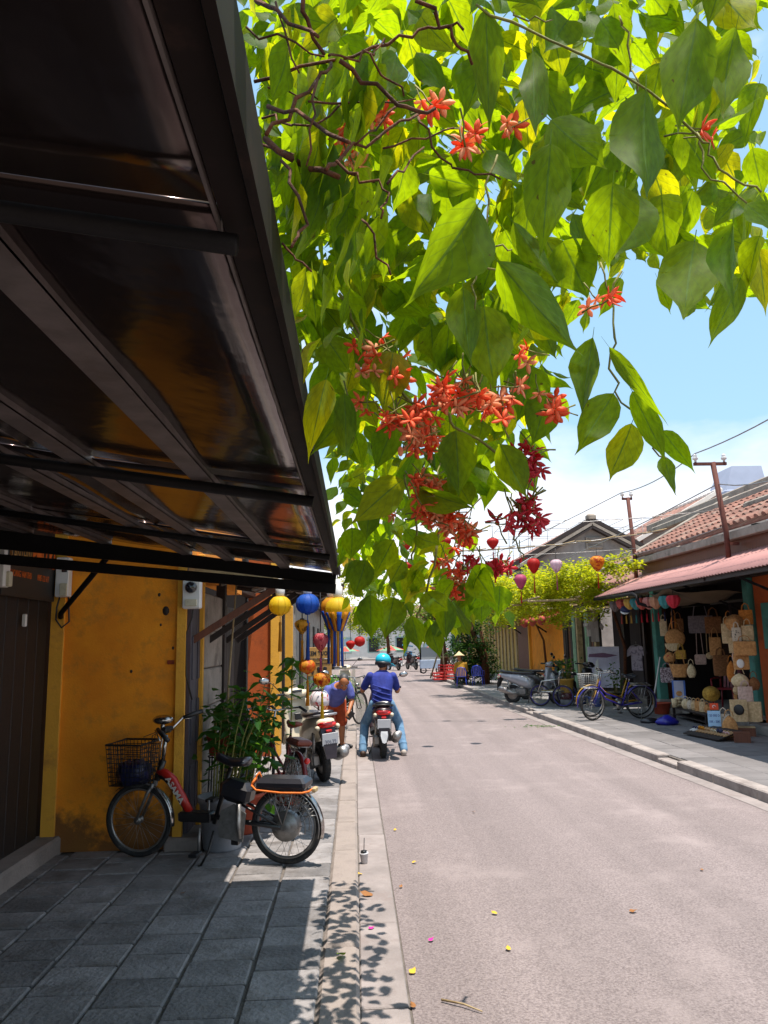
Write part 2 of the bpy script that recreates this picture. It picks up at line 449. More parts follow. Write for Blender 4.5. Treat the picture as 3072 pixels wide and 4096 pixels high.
# right kerb with two dropped gaps
kr = struct('kerb_right', MB().box((0, 0, 0), (.01, .01, .01)), M['mortar'])
kr.location = (4.45, 6, -.1)
kmr = MB().box((0, 0, 0), (.19, .98, .21), bev=.014).mesh('kerb_stone', M['kerb_right'])
y = 6.5; gaps = [(10.95, 11.6), (14.75, 15.15), (18.6, 18.85)]
while y < 40:
    o = link('kerb_stone', kmr, kr)
    yc = y + .5
    low = any(a < yc < b for a, b in gaps)
    L = .62 if low else 1.0
    o.location = (xr(yc) + .1 - 4.45, y + L / 2 - 6, (-.04 if low else .012) + rnd.uniform(-.006, .006) + .1)
    o.scale = (1.0, L, 1.0)
    o.rotation_euler = (0, 0, .024)
    y += L
gs = MB()
for i in range(1, len(ys) - 1):
    a, b = ys[i], ys[i + 1]
    if a >= 5: gs.add([(xr(a) - .2, a, .004), (xr(a) + .03, a, .004), (xr(b) + .03, b, .004), (xr(b) - .2, b, .004)], [(0, 1, 2, 3)])
struct('gutter_right', gs, M['gutter'])

# ================================================================ left side: shop houses and awnings
M['awning_metal'] = mat('awning_sheet_metal', (.085, .062, .058), .13, .85, var=.45, vscale=3, col2=(.07, .05, .05), bump=.35, bscale=2.6, rvar=.06, dirt=(.06, .045, .04), dscale=6)
M['plank_black'] = mat('near_black_stained_plank', S('#1b1210'), .6, var=.4, vscale=4, stretch=(12, 12, .7), bump=.2, bscale=12)
M['fascia'] = mat('dark_fascia_metal', S('#1d1413'), .7, .0, var=.4, vscale=7, dirt=S('#34251f'), dscale=9, spec=.2)
M['purlin'] = mat('purlin_metal', (.20, .165, .16), .5, .4, var=.4, vscale=10, dirt=(.12, .09, .08), dscale=12)
M['sign_black'] = mat('sign_black', (.018, .016, .015), .5, var=.3)
M['sign_orange'] = mat('sign_orange', S('#d8651a'), .6, var=.2)
M['sign_tan'] = mat('sign_tan_letter', S('#b8894a'), .6, var=.2)
M['house_grey'] = mat('grey_door_paint', S('#4a4650'), .55, var=.25, vscale=8, stretch=(6, 6, 1), dirt=S('#2f2b31'), dscale=6)
M['stone_wall'] = mat('whitewashed_stone', S('#a39a90'), .9, var=.3, vscale=4, bump=.4, bscale=30, dirt=S('#5d544c'), dscale=3)
M['orange_wall2'] = mat('deep_orange_plaster', S('#b5541c'), .9, var=.25, vscale=3, bump=.15, dirt=S('#7a3a18'), dscale=3)
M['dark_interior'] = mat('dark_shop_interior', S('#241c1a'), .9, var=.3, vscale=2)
M['brick_bare'] = mat('bare_brick', S('#8a3a1e'), .9, var=.3, vscale=12, bump=.3)

# --- near shop house
h = thing('shop_house', 'ochre plastered shop house at the near left with dark plank door, under the metal awning', 'house')
w = MB()
w.box((-2.045, 6.93, 1.8), (1.13, .25, 3.4), m=0)                          # wall that faces down the street
w.box((-2.555, 6.80, 1.8), (.11, .05, 3.4), m=1)                           # pale jamb
w.box((-1.497, 6.80, 1.8), (.075, .05, 3.4), m=1)                          # corner trim
w.box((-1.56, 8.6, 3.0), (.18, 3.1, 1.2), m=0)
w.build('wall', [M['orange_wall'], M['yellow_trim']], h)
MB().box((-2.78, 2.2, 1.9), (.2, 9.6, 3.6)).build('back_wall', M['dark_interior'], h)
for i in range(13):
    y = 4.15 + i * .2
    MB().box((-2.655, y + .1, 1.2), (.05, .192, 2.1), bev=.006).build('door_plank', M['plank_black'], h)
MB().box((-2.64, 5.2, 2.31), (.08, 3.2, .1), bev=.008).build('lintel', M['wood_dark'], h)
MB().box((-2.56, 5.2, .13), (.22, 3.3, .2), bev=.02).build('threshold', M['kerb'], h)
MB().box((-2.60, 6.22, 1.98), (.03, .03, .1), bev=.006).build('door_handle', M['white'], h)
mb = MB().box((-1.585, 6.80, 1.62), (.06, .012, .035), bev=.004)
mb.build('brick', M['brick_bare'], h)
for (x, z, r) in ((-1.64, 2.06, .032), (-1.70, 2.2, .013), (-1.57, 1.74, .012), (-1.92, 1.55, .012), (-1.68, 1.94, .01)):
    MB().ell((x, 6.806, z), (r, .008, r * 1.3), 8, 5).build('plaster_hole', M['wood_dark'], h)
MB().box((-1.44, 6.97, .13), (.3, .5, .14), bev=.02).build('step', M['kerb'], h)
MB().tube([(-1.455, 6.8, 2.5), (-1.46, 6.79, 2.28), (-1.4, 6.79, 2.15), (-1.41, 6.8, 2.0), (-1.46, 6.8, 1.85), (-1.45, 6.8, 1.5), (-1.40, 6.81, 1.3)], .008, 5).build('cable', M['black'], h)
# grey folding door on the return
for i in range(2):
    d = MB().box((-1.455, 7.0 + i * .23, 1.12), (.04, .22, 1.95), bev=.006)
    dl = d.build('door_leaf', M['house_grey'], h)
    for z in (.55, 1.1, 1.65):
        MB().box((-1.43, 7.0 + i * .23, z), (.012, .13, .38), bev=.005).build('door_panel', M['house_grey'], dl)
MB().box((-1.43, 7.28, 1.35), (.06, .07, 2.5), bev=.005).build('door_frame', M['yellow_trim'], h)

MB().sheet((-.66, 4.4, 3.06), (-.66, 6.86, 3.06), (-3.0, 6.86, 4.0), (-3.0, 4.4, 4.0), 1, 1, .06).build('roof', M['brown_metal'], h)  # unseen eave added above the awnings to keep sun off the pavement gap
# --- sign over the near door
sg = thing('shop_sign', 'black shop sign reading LANTERN with orange block above the plank door', 'sign', (-2.585, 6.22, 2.38))
MB().box((0, 0, 0), (.03, 1.0, .46), bev=.004).build('board', M['sign_black'], sg)
RS = axes((0, 1, 0), (0, 0, 1))
text('lettering', 'LANTERN', .135, (.018, -.19, .09), RS, M['sign_tan'], sg, sx=.62)
text('lettering', 'DIEM DEN', .06, (.018, -.16, .195), RS, M['sign_tan'], sg, sx=.7)
text('lettering', '17 HOANG VAN THU', .07, (.018, -.2, -.055), RS, M['sign_orange'], sg, sx=.62)
text('lettering', '0905 122 617', .07, (.018, .24, -.055), RS, M['sign_orange'], sg, sx=.6)
text('lettering', 'PHU KI', .24, (.018, .24, .12), RS, M['sign_orange'], sg, sx=.62, bold=.008)
# --- switch boxes
def switch_box(label, loc, rz, group):
    b = thing('switch_box', label, 'switch box', loc, rz, group)
    MB().box((0, -.045, 0), (.11, .09, .34), bev=.008).build('casing', M['white'], b)
    MB().box((.02, -.094, .09), (.045, .012, .1), bev=.003).build('window', M['glass'], b)
    MB().box((.02, -.1, -.11), (.06, .025, .11), bev=.006).build('breaker', M['cream'], b)
    return b
switch_box('white switch box beside the sign, on the pale jamb of the ochre wall', (-2.50, 6.775, 2.36), 0, 'switch boxes')
switch_box('white switch box on the dark wall at the near end of the black sign', (-2.60, 5.66, 2.37), pi / 2, 'switch boxes')
cb = MB().tube([(-2.53, 6.74, 2.2), (-2.55, 6.735, 2.1), (-2.55, 6.73, 2.0), (-2.5, 6.73, 1.93), (-2.44, 6.735, 1.98), (-2.45, 6.74, 2.1), (-2.46, 6.745, 2.2)], .008, 6)
tag(cb.build('cable_loop', M['black']), 'black cable looping under the white switch box on the jamb', 'cable')
em = thing('electric_meter', 'white electricity meter with round glass dial at the corner of the ochre wall', 'meter', (-1.40, 6.80, 2.22))
MB().box((0, -.06, 0), (.15, .1, .3), bev=.01).build('casing', M['white'], em)
MB().lathe([(.05, 0), (.05, .03), (.04, .045), (.001, .05)], (0, -.11, .03), 14, Rx(pi / 2)).build('dial', M['glass'], em)
MB().box((0, -.115, -.1), (.1, .02, .06), bev=.004).build('terminal_cover', M['cream'], em)

# --- near awning
aw = thing('metal_awning', 'dark metal awning of glossy brown sheet over the near left pavement', 'awning', (0, 0, 0))
SL = .155
def az(x): return 2.225 + SL * (-.11 - x)
edges = [-.4, .83, 2.47, 4.12, 5.5]
for i in range(4):
    for j, (xa, xb) in enumerate(((-.12, -1.05), (-1.05, -1.75), (-1.75, -2.66))):
        y0, y1 = edges[i] + .004, edges[i + 1] - .004
        z = .028 + .004 * (j % 2)
        ph = rnd.uniform(0, 6)
        MB().sheet((xa, y0, az(xa) + z), (xa, y1, az(xa) + z), (xb - .02, y1, az(xb - .02) + z), (xb - .02, y0, az(xb - .02) + z), 14, 8, .004, lambda u, v: .006 * sin(u * 9 + ph) * sin(v * 5 + ph * 2)).build('roof_panel', M['awning_metal'], aw)
for x in (-.49, -.88, -1.18, -1.75, -2.3):
    z = az(x)
    p = MB().beam((x, -.4, z), (x, 5.5, z), .062, .006).beam((x - .028, -.4, z + .012), (x - .028, 5.5, z + .012), .006, .028).beam((x + .028, -.4, z + .012), (x + .028, 5.5, z + .012), .006, .028)
    pu = p.build('purlin', M['purlin'], aw)
for y in edges[1:4]:
    MB().tube([(-.13, y, az(-.13) - .022), (-2.66, y, az(-2.66) - .022)], .018 if y > 1 else .013, 8).build('rafter', M['blacksteel'], aw)
MB().beam((-.13, 5.49, az(-.13) - .03), (-2.66, 5.49, az(-2.66) - .05), .05, .085, bev=.004).build('rafter', M['blacksteel'], aw)
MB().beam((-.13, 5.44, az(-.13) - .10), (-2.62, 5.44, az(-2.62) - .22), .04, .07, bev=.004).build('tie_beam', M['blacksteel'], aw)
MB().beam((-.16, 5.485, az(-.13) - .02), (-2.62, 5.485, az(-2.62) - .12), .035, .05).build('tie_beam', M['blacksteel'], aw)
MB().loft([[V((-.106, y, 2.215)), V((-.095, y, 2.215)), V((-.095, y, t)), V((-.106, y, t))] for y, t in ((-.4, 2.31), (.5, 2.305), (.9, 2.30), (1.6, 2.29), (3, 2.285), (5.52, 2.28))]).build('fascia', M['fascia'], aw)
MB().beam((-.128, -.4, 2.235), (-.128, 5.5, 2.235), .035, .008).build('edge_rail', M['fascia'], aw)
MB().beam((-.15, -.4, 2.232), (-.15, 5.5, 2.232), .004, .012).build('edge_rail', M['purlin'], aw)
MB().tube([(-2.52, 6.76, 2.02), (-2.50, 6.7, 2.05), (-1.72, 5.5, 2.42)], .022, 8).build('brace', M['blacksteel'], aw)

# --- second house: stone pier, dark shop, orange wall
h2 = thing('shop_house', 'dark open-fronted shop house with a whitewashed stone pier, next to the ochre house', 'house')
w = MB()
for i in range(6):
    z = .1 + i * .36
    MB().box((-1.52, 7.87, z + .18), (.2 + rnd.uniform(-.006, .006), 1.06, .352), bev=.012).build('stone', M['stone_wall'], h2)
MB().box((-1.7, 7.87, 1.9), (.16, 1.06, 3.4)).build('wall', M['dark_interior'], h2)
MB().box((-1.45, 8.5, 1.35), (.1, .1, 2.6), bev=.008).build('post', M['wood_dark'], h2)
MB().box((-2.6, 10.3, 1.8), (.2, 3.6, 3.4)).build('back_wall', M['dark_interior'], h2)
MB().box((-1.6, 10.4, 2.62), (.14, 4.0, .3), bev=.01).build('lintel', M['wood_dark'], h2)
for i in range(5):
    MB().box((-1.50, 8.75 + i * .2, 1.15), (.04, .19, 2.1), bev=.006).build('door_plank', M['wood_dark'], h2)
h3 = thing('shop_house', 'shop house with a deep orange wall edged by a yellow pilaster behind the lanterns', 'house')
MB().box((-1.46, 12.2, 1.7), (.36, .3, 3.2)).build('wall', M['orange_wall2'], h3)
MB().box((-1.22, 12.13, 1.7), (.14, .34, 3.2), bev=.01).build('pilaster', M['yellow_trim'], h3)
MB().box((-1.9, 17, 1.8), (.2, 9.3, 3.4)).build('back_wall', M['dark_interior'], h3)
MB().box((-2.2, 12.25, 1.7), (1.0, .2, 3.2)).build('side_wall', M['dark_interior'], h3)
for y, m_ in ((13.6, 'wood_dark'), (15.4, 'yellow_trim'), (15.55, 'concrete')):
    MB().box((-1.3, y, 1.3), (.16, .14, 2.4), bev=.008).build('post', M[m_], h3)
MB().box((-1.45, 14.5, 2.55), (.2, 4.6, .25), bev=.01).build('lintel', M['wood_dark'], h3)
h4 = thing('shop_house', 'shaded old house wall far down the left side behind the palm', 'house')
MB().box((-2.4, 29, 1.8), (1.6, 16, 3.6)).build('wall', M['stone_wall'], h4)
MB().sheet((-1.3, 20.9, 3.1), (-1.3, 37, 3.1), (-3.4, 37, 4.2), (-3.4, 20.9, 4.2), 1, 1, .1).build('roof', M['brown_metal'], h4)
for k in range(4): MB().box((-1.59, 23 + k * 3.6, 1.3), (.06, 1.2, 2.2), bev=.01).build('door', M['wood_dark'], h4)

# --- second awning
a2 = thing('metal_awning', 'brown corrugated awning beyond the near one, hung with lanterns', 'awning')
def ez(x): return 2.27 + .16 * (-.1 - x)
def corr(u, v): return .009 * sin(u * 90)
for i, (ya, yb, xa, xb) in enumerate(((6.9, 8.35, -.1, -.28), (8.35, 9.75, -.28, -.45))):
    MB().sheet((xa, ya, ez(xa)), (xb, yb - .004, ez(xb)), (-1.62, yb - .004, ez(-1.62)), (-1.62, ya, ez(-1.62)), 48, 3, .003, corr).build('roof_panel', M['brown_metal'], a2)
MB().beam((-.1, 6.92, ez(-.1) - .05), (-1.5, 6.92, ez(-1.5) - .06), .05, .055, bev=.004).build('front_beam', M['wood_pale'], a2)
MB().beam((-.11, 6.9, ez(-.1) - .02), (-.46, 9.8, ez(-.46) - .02), .04, .05, bev=.003).build('edge_beam', M['brown_metal'], a2)
for k, (y, m_) in enumerate(((7.02, 'wood_brown'), (7.75, 'wood_dark'), (8.8, 'wood_dark'), (9.6, 'wood_dark'))):
    xe = -.62 - .02 * k
    MB().beam((-1.44, y - .05, 1.80), (xe, y, ez(xe) - .04), .035, .06, bev=.004).build('brace', M[m_], a2)
for y in (8.2, 9.65):
    MB().beam((-.3, y, ez(-.3) - .03), (-1.5, y, ez(-1.5) - .03), .04, .05).build('rafter', M['wood_dark'], a2)
for i, (x, y) in enumerate(((-1.25, 7.6), (-1.0, 8.2), (-.85, 9.4))):
    f = thing('strip_light', ('unlit white strip light under the brown awning nearest the stone pier', 'unlit white strip light under the brown awning above the yellow lantern', 'unlit white strip light under the brown awning behind the blue lantern')[i], 'strip light', (x, y, ez(x) - .07), .35, 'strip lights')
    MB().box((0, 0, 0), (.06, .5, .03), bev=.006).build('fitting', M['white'], f)
    MB().tube([(0, -.23, -.03), (0, .23, -.03)], .013, 8).build('tube', M['white'], f)

# ================================================================ right side: shop houses, roofs, awning, poles
M['teal'] = mat('peeling_teal_paint', S('#4f9184'), .8, var=.3, vscale=6, dirt=S('#2f4a46'), dscale=3, bump=.2)
M['teal_pale'] = mat('pale_green_paint', S('#86a98c'), .85, var=.3, vscale=5, dirt=S('#55705c'), dscale=3)
M['roof_tile'] = mat('clay_roof_tile', S('#95695b'), .9, var=.45, vscale=5, col2=S('#5f443c'), bump=.4, bscale=30, dirt=S('#8f8478'), dscale=2.2)
M['roof_ridge'] = mat('mortar_ridge', S('#9b9186'), .92, var=.3, vscale=5, bump=.4, dirt=S('#5a524a'), dscale=3)
M['awning_red'] = mat('red_corrugated_sheet', S('#b0807a'), .65, var=.25, vscale=2, dirt=S('#8a6560'), dscale=2, bump=.1)
M['tarp'] = mat('brown_tarpaulin', S('#6d5a45'), .8, var=.3, vscale=3, bump=.5, bscale=5, trans=.3)
M['grey_gable'] = mat('weathered_grey_plaster', S('#9a9490'), .95, var=.3, vscale=1.2, col2=S('#6f6a68'), bump=.2, dirt=S('#45413f'), dscale=.8)
M['rust_pole'] = mat('rusty_pole', S('#5e2f24'), .8, var=.3, vscale=14)
M['pale_wall'] = mat('pale_yellow_wall', S('#c9a860'), .92, var=.25, vscale=2, stretch=(3, 3, .5), dirt=S('#8c7040'), dscale=2)
M['white_roof'] = mat('white_plaster', S('#d5d0ca'), .9, var=.15, vscale=3)

def tiled_roof(parent, x0, z0, x1, z1, y0, y1, sp=.235, steps=8, th=.05):
    """barrel tiles laid in rows down the slope; one shared row mesh"""
    d = V((x1 - x0, 0, z1 - z0)); L = d.length
    MB().sheet((x0, y0, z0 - .05), (x0, y1, z0 - .05), (x1, y1, z1 - .05), (x1, y0, z1 - .05), 1, 1, .04).build('roof_deck', M['roof_tile'], parent)
    u = d.normalized(); up = V((0, 1, 0)).cross(u) * -1; up = up if up.z > 0 else -up
    mb = MB()
    for s in range(steps):
        a, b = L * s / steps - .03, L * (s + 1) / steps
        rings = []
        for t, k in ((a, 1.08), (b, .9)):
            rings.append([u * t + V((0, .068 * k * cos(q), 0)) + up * (.062 * k * sin(q) + (.018 if k > 1 else .0)) for q in [pi * j / 5 for j in range(6)]])
        mb.loft(rings, closed=False, caps=False, smooth=True)
        mb.add([u * a + up * .0] + [r for r in rings[0]], [tuple(range(6, 0, -1))])
    me = mb.mesh('tile_row', M['roof_tile']); n = int((y1 - y0) / sp)
    for i in range(n):
        o = link('tile_row', me, parent); o.location = (x0, y0 + (i + .5) * (y1 - y0) / n, z0); o.rotation_euler = (rnd.uniform(-.006, .006), 0, rnd.uniform(-.004, .004))

# --- bag shop
hb_ = thing('shop_house', 'bag shop house with teal posts, clay tile roof and open dark front', 'house')
MB().box((8.9, 16.0, 1.9), (.2, 5.6, 3.7)).build('back_wall', M['dark_interior'], hb_)
MB().box((8.1, 13.62, 1.9), (1.6, .16, 3.7)).build('side_wall', M['dark_interior'], hb_)
MB().box((8.0, 18.45, 1.9), (1.75, .12, 3.7)).build('side_wall', M['dark_interior'], hb_)
MB().box((7.32, 18.37, 1.5), (.3, .04, 2.6)).build('door_jamb', M['wood_brown'], hb_)
MB().box((8.1, 16.1, 2.98), (1.7, 4.8, .06)).build('ceiling', M['dark_interior'], hb_)
MB().box((7.9, 16.1, .13), (1.9, 4.6, .24)).build('floor', M['concrete'], hb_)
for (x, y) in ((7.12, 18.05), (7.28, 13.95)):
    MB().box((x, y, 1.5), (.2, .2, 2.9), bev=.02).build('post', M['teal'], hb_)
    MB().box((x, y, .2), (.3, .3, .25), bev=.03).build('post_base', M['concrete'], hb_)
MB().beam((7.12, 18.2, 2.86), (7.28, 8.5, 2.9), .16, .2, bev=.01).build('lintel', M['wood_dark'], hb_)
for i, (y, l) in enumerate(((12.6, 1.6), (15.2, .9), (17.0, .7))):
    MB().box((6.95, y, .165), (.42, l, .17), bev=.03).build('step', M['concrete'], hb_)
MB().box((7.32, 11.6, 1.6), (.16, 4.3, 3.0)).build('wall', M['orange_wall2'], hb_)
for k in range(3): MB().box((7.232, 13.2 - k * 1.05, 1.9), (.03, .62, .8), bev=.006).build('shutter', M['teal'], hb_)
for k in range(7): MB().box((8.2, 18.36, 1.3), (.01, .01, .01)) if False else None
MB().box((6.95, 16.5, 2.55), (.05, 2.6, .05)).build('hanging_rail', M['wood_dark'], hb_)
MB().box((7.6, 15.9, 2.42), (.05, 3.6, .05)).build('hanging_rail', M['wood_dark'], hb_)
MB().tube([(6.78, 13.75, .3), (6.78, 13.75, 2.3)], .02, 6).build('hanging_pole', M['wood_dark'], hb_)
MB().tube([(6.88, 16.55, .3), (6.88, 16.55, 2.6)], .02, 6).build('hanging_pole', M['wood_dark'], hb_)
tiled_roof(hb_, 6.55, 3.62, 9.0, 4.95, 8.6, 17.6)
MB().beam((9.0, 8.6, 5.03), (9.0, 22.8, 4.98), .22, .22, bev=.03).build('ridge', M['roof_ridge'], hb_)
MB().beam((8.25, 8.6, 4.62), (8.25, 20.6, 4.62), .18, .16, bev=.03).build('ridge', M['roof_ridge'], hb_)
MB().beam((7.35, 8.6, 4.13), (7.35, 13.9, 4.13), .14, .12, bev=.03).build('ridge', M['roof_ridge'], hb_)
MB().beam((6.62, 8.6, 3.44), (6.62, 17.6, 3.47), .16, .14, bev=.01).build('eave_beam', M['roof_ridge'], hb_)
MB().beam((6.74, 8.6, 3.24), (6.74, 17.6, 3.27), .14, .28, bev=.01).build('eave_beam', M['wood_brown'], hb_)
MB().beam((6.56, 17.66, 3.64), (9.0, 17.66, 4.98), .2, .16, bev=.02).build('verge', M['roof_ridge'], hb_)
# --- corrugated awning on the bag shop
ar = thing('corrugated_awning', 'faded red corrugated awning over the bag shop front', 'awning')
for i in range(8):
    y0, y1 = 8.2 + i * 1.2, 8.2 + (i + 1) * 1.2 - .003
    MB().sheet((5.58, y0, 2.68), (5.58, y1, 2.68), (6.95, y1, 3.28), (6.95, y0, 3.28), 48, 1, .004, lambda u, v: .012 * sin(u * 2 * pi * 12)).build('roof_sheet', M['awning_red'], ar)
MB().beam((5.66, 8.2, 2.64), (5.66, 17.8, 2.64), .05, .07).build('edge_beam', M['wood_dark'], ar)
MB().tube([(5.6, 17.85, 2.64), (5.55, 15.2, 2.60), (5.56, 15.05, 2.55), (5.58, 15.0, 2.40), (5.75, 14.95, 2.34), (6.9, 14.8, 2.36)], .035, 8).build('gutter_pipe', M['blacksteel'], ar)
for y in (9, 12.2, 15.4, 17.7): MB().beam((5.62, y, 2.63), (7.2, y, 3.30), .05, .06).build('rafter', M['wood_dark'], ar)
MB().beam((5.9, 13.9, 2.72), (7.28, 13.9, 2.1), .035, .035).build('brace', M['blacksteel'], ar)
MB().beam((5.9, 11.9, 2.72), (7.28, 11.9, 2.1), .035, .035).build('brace', M['blacksteel'], ar)
tp = MB().sheet((5.62, 15.1, 2.58), (5.72, 13.4, 2.56), (6.9, 13.5, 2.46), (6.85, 15.3, 2.40), 14, 10, .006, lambda u, v: .05 * sin(u * 11 + v * 4) - .16 * sin(pi * u) * sin(pi * v)).build('tarpaulin', M['tarp']); tag(tp, 'crumpled brown tarpaulin slung under the red corrugated awning', 'tarpaulin')
# --- dark shops further on
h5 = thing('shop_house', 'dark shop fronts of weathered boards and pale green posts past the bag shop', 'house')
MB().box((8.9, 22.3, 1.8), (.2, 7.6, 3.6)).build('back_wall', M['dark_interior'], h5)
MB().box((8.1, 22.35, 3.05), (1.7, 7.8, .1)).build('ceiling', M['dark_interior'], h5)
MB().box((8.1, 22.35, .12), (1.7, 7.8, .2)).build('floor', M['concrete'], h5)
MB().beam((7.2, 18.5, 2.75), (7.2, 26.3, 2.75), .16, .22, bev=.01).build('lintel', M['wood_dark'], h5)
for i in range(16):
    y = 22.9 + i * .21; m_ = M['teal_pale'] if i in (5, 6, 12, 13) else (M['wood_dark'] if i % 3 else M['wood_brown'])
    MB().box((7.25 + .012 * (i % 2), y, 1.42), (.05, .2, 2.5), bev=.006).build('door_plank', m_, h5)
for y in (20.3, 22.75, 24.6): MB().box((7.15, y, 1.4), (.16, .16, 2.7), bev=.01).build('post', M['wood_pale'] if y > 22 else M['wood_dark'], h5)
MB().box((7.6, 21.5, 1.4), (.04, 2.2, 2.5)).build('curtain', mat('grey_curtain', S('#4a4044'), .9, var=.3, vscale=5, stretch=(4, 4, .4), bump=.4, bscale=6), h5)
MB().sheet((5.9, 18.2, 2.42), (6.1, 22.3, 2.42), (7.2, 22.3, 2.72), (7.2, 18.2, 2.72), 6, 4, .008, lambda u, v: .03 * sin(u * 14)).build('tarpaulin', M['tarp'], h5)
tiled_roof(h5, 6.7, 3.1, 9.0, 4.35, 18.3, 27.6, steps=6)
MB().beam((9.0, 18.3, 4.42), (9.0, 27.6, 4.42), .2, .2, bev=.03).build('ridge', M['roof_ridge'], h5)
MB().beam((7.9, 18.3, 3.86), (7.9, 27.6, 3.86), .15, .14, bev=.03).build('ridge', M['roof_ridge'], h5)
# --- yellow house
h6 = thing('shop_house', 'yellow plastered house with brown plank doors behind the white scooter', 'house')
MB().box((7.6, 30.2, 1.5), (.7, 7.2, 2.9)).build('wall', M['orange_wall'], h6)
MB().box((7.22, 26.45, 1.5), (.12, .3, 2.9), bev=.01).build('pilaster', M['wood_dark'], h6)
for i in range(9): MB().box((7.22, 32.1 + i * .25, 1.25), (.06, .24, 2.2), bev=.008).build('door_plank', M['wood_brown'], h6)
MB().box((7.2, 31.9, 1.3), (.1, .14, 2.4), bev=.01).build('door_frame', M['yellow_trim'], h6)
MB().box((7.5, 38, 1.5), (.5, 8.0, 2.9)).build('wall', M['pale_wall'], h6)
for k in range(9): MB().box((7.22, 34.6 + k * .85, 1.4), (.06, .16, 2.6), bev=.01).build('pilaster', M['wood_pale'], h6)
MB().sheet((6.3, 26.4, 2.75), (6.3, 42, 2.75), (9, 42, 4.0), (9, 26.4, 4.0), 1, 1, .1).build('roof', M['roof_tile'], h6)
for y in (29, 33.5): MB().beam((7.2, y, 2.0), (6.4, y, 2.55), .05, .05).build('brace', M['blacksteel'], h6)
# --- gable house and roofs behind
gh = thing('gable_house', 'old grey gabled house with dark tile verges rising behind the bright vine', 'house')
ap = (10.08, 6.6)
MB().prism([(7.5, 32, -.02), (14.4, 32, -.02), (14.4, 32, 4.2), (ap[0], 32, ap[1]), (6.3, 32, 4.5), (7.5, 32, 4.2)], (0, .3, 0)).build('wall', M['grey_gable'], gh)
for k, (o_, w_) in enumerate(((.0, .16), (.2, .12), (.36, .08))):
    m_ = M['wood_dark'] if k != 1 else M['roof_ridge']
    MB().beam((6.1, 31.9 - .03 * k, 4.41 - o_ + .12), (ap[0], 31.9 - .03 * k, ap[1] + .12 - o_), .3, w_).build('verge', m_, gh)
    MB().beam((14.7, 31.9 - .03 * k, 4.04 - o_ + .12), (ap[0] , 31.9 - .03 * k, ap[1] + .12 - o_), .3, w_).build('verge', m_, gh)
MB().box((ap[0], 31.9, ap[1] + .2), (.4, .34, .3), bev=.08).build('finial', M['roof_ridge'], gh)
vt = MB().box((ap[0] + .1, 31.97, 5.72), (.72, .1, .5), bev=.02).build('vent', M['roof_ridge'], gh)
for k in range(5): MB().box((ap[0] + .1, 31.9, 5.54 + k * .09), (.56, .04, .045), Rx(.5)).build('vent_slat', M['grey_gable'], vt)
MB().sheet((6.1, 32.2, 4.47), (6.1, 44, 4.47), (ap[0], 44, ap[1] + .1), (ap[0], 32.2, ap[1] + .1), 1, 1, .12).sheet((14.7, 32.2, 4.1), (ap[0], 32.2, ap[1] + .1), (ap[0], 44, ap[1] + .1), (14.7, 44, 4.1), 1, 1, .12).build('roof', M['roof_tile'], gh)
rr_ = thing('roof_railing', 'pale metal roof railing standing above the grey gable', 'railing', (0, 0, 0))
q = MB()
for y in (40, 44): 
    for z in (7.1, 7.5, 7.95): q.tube([(8.2, y, z), (16.5, y, z + .05)], .014, 5)
for k in range(9):
    x = 8.2 + k * 1.03
    for y in (40, 44): q.tube([(x, y, 5.6), (x, y, 8.0)], .016, 5)
    q.tube([(x, 40, 7.95), (x, 44, 7.95)], .014, 5)
q.build('rail_frame', M['alu'] if 'alu' in M else M['steel'], rr_)
MB().box((12.5, 42, 5.5), (8.6, 4.4, .3)).build('terrace_slab', M['concrete'], rr_)
rh = thing('tiled_house', 'house with an orange tile roof and white verge beyond the grey gable', 'house')
MB().prism([(14.6, 38, 0), (22, 38, 0), (22, 38, 7.1), (18.3, 38, 8.8), (14.6, 38, 6.6)], (0, 8, 0)).build('wall', M['grey_gable'], rh)
MB().sheet((14.2, 37.6, 6.5), (14.2, 46.5, 6.5), (18.6, 46.5, 8.9), (18.6, 37.6, 8.9), 30, 1, .12, lambda u, v: .05 * sin(u * 60)).build('roof', M['roof_tile'], rh)
MB().beam((14.1, 37.5, 6.5), (18.6, 37.5, 9.0), .2, .2).build('verge', M['white_roof'], rh)
for k in range(18): MB().box((18.6, 37.7 + k * .5, 9.03), (.2, .42, .2), bev=.05).build('ridge_tile', M['white_roof'], rh)
tw = thing('tower', 'pale blue-grey tower block far beyond the tile roof', 'tower', (77.6, 150, 0))
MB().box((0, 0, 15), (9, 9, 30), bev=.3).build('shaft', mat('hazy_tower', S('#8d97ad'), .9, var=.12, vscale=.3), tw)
MB().loft([[V((x * 4.2, y * 4.2, 30)) for x, y in ((-1, -1), (1, -1), (1, 1), (-1, 1))], [V((x * 3 + 1, y * 3, 35)) for x, y in ((-1, -1), (1, -1), (1, 1), (-1, 1))]]).build('crown', _mats['hazy_tower'], tw)
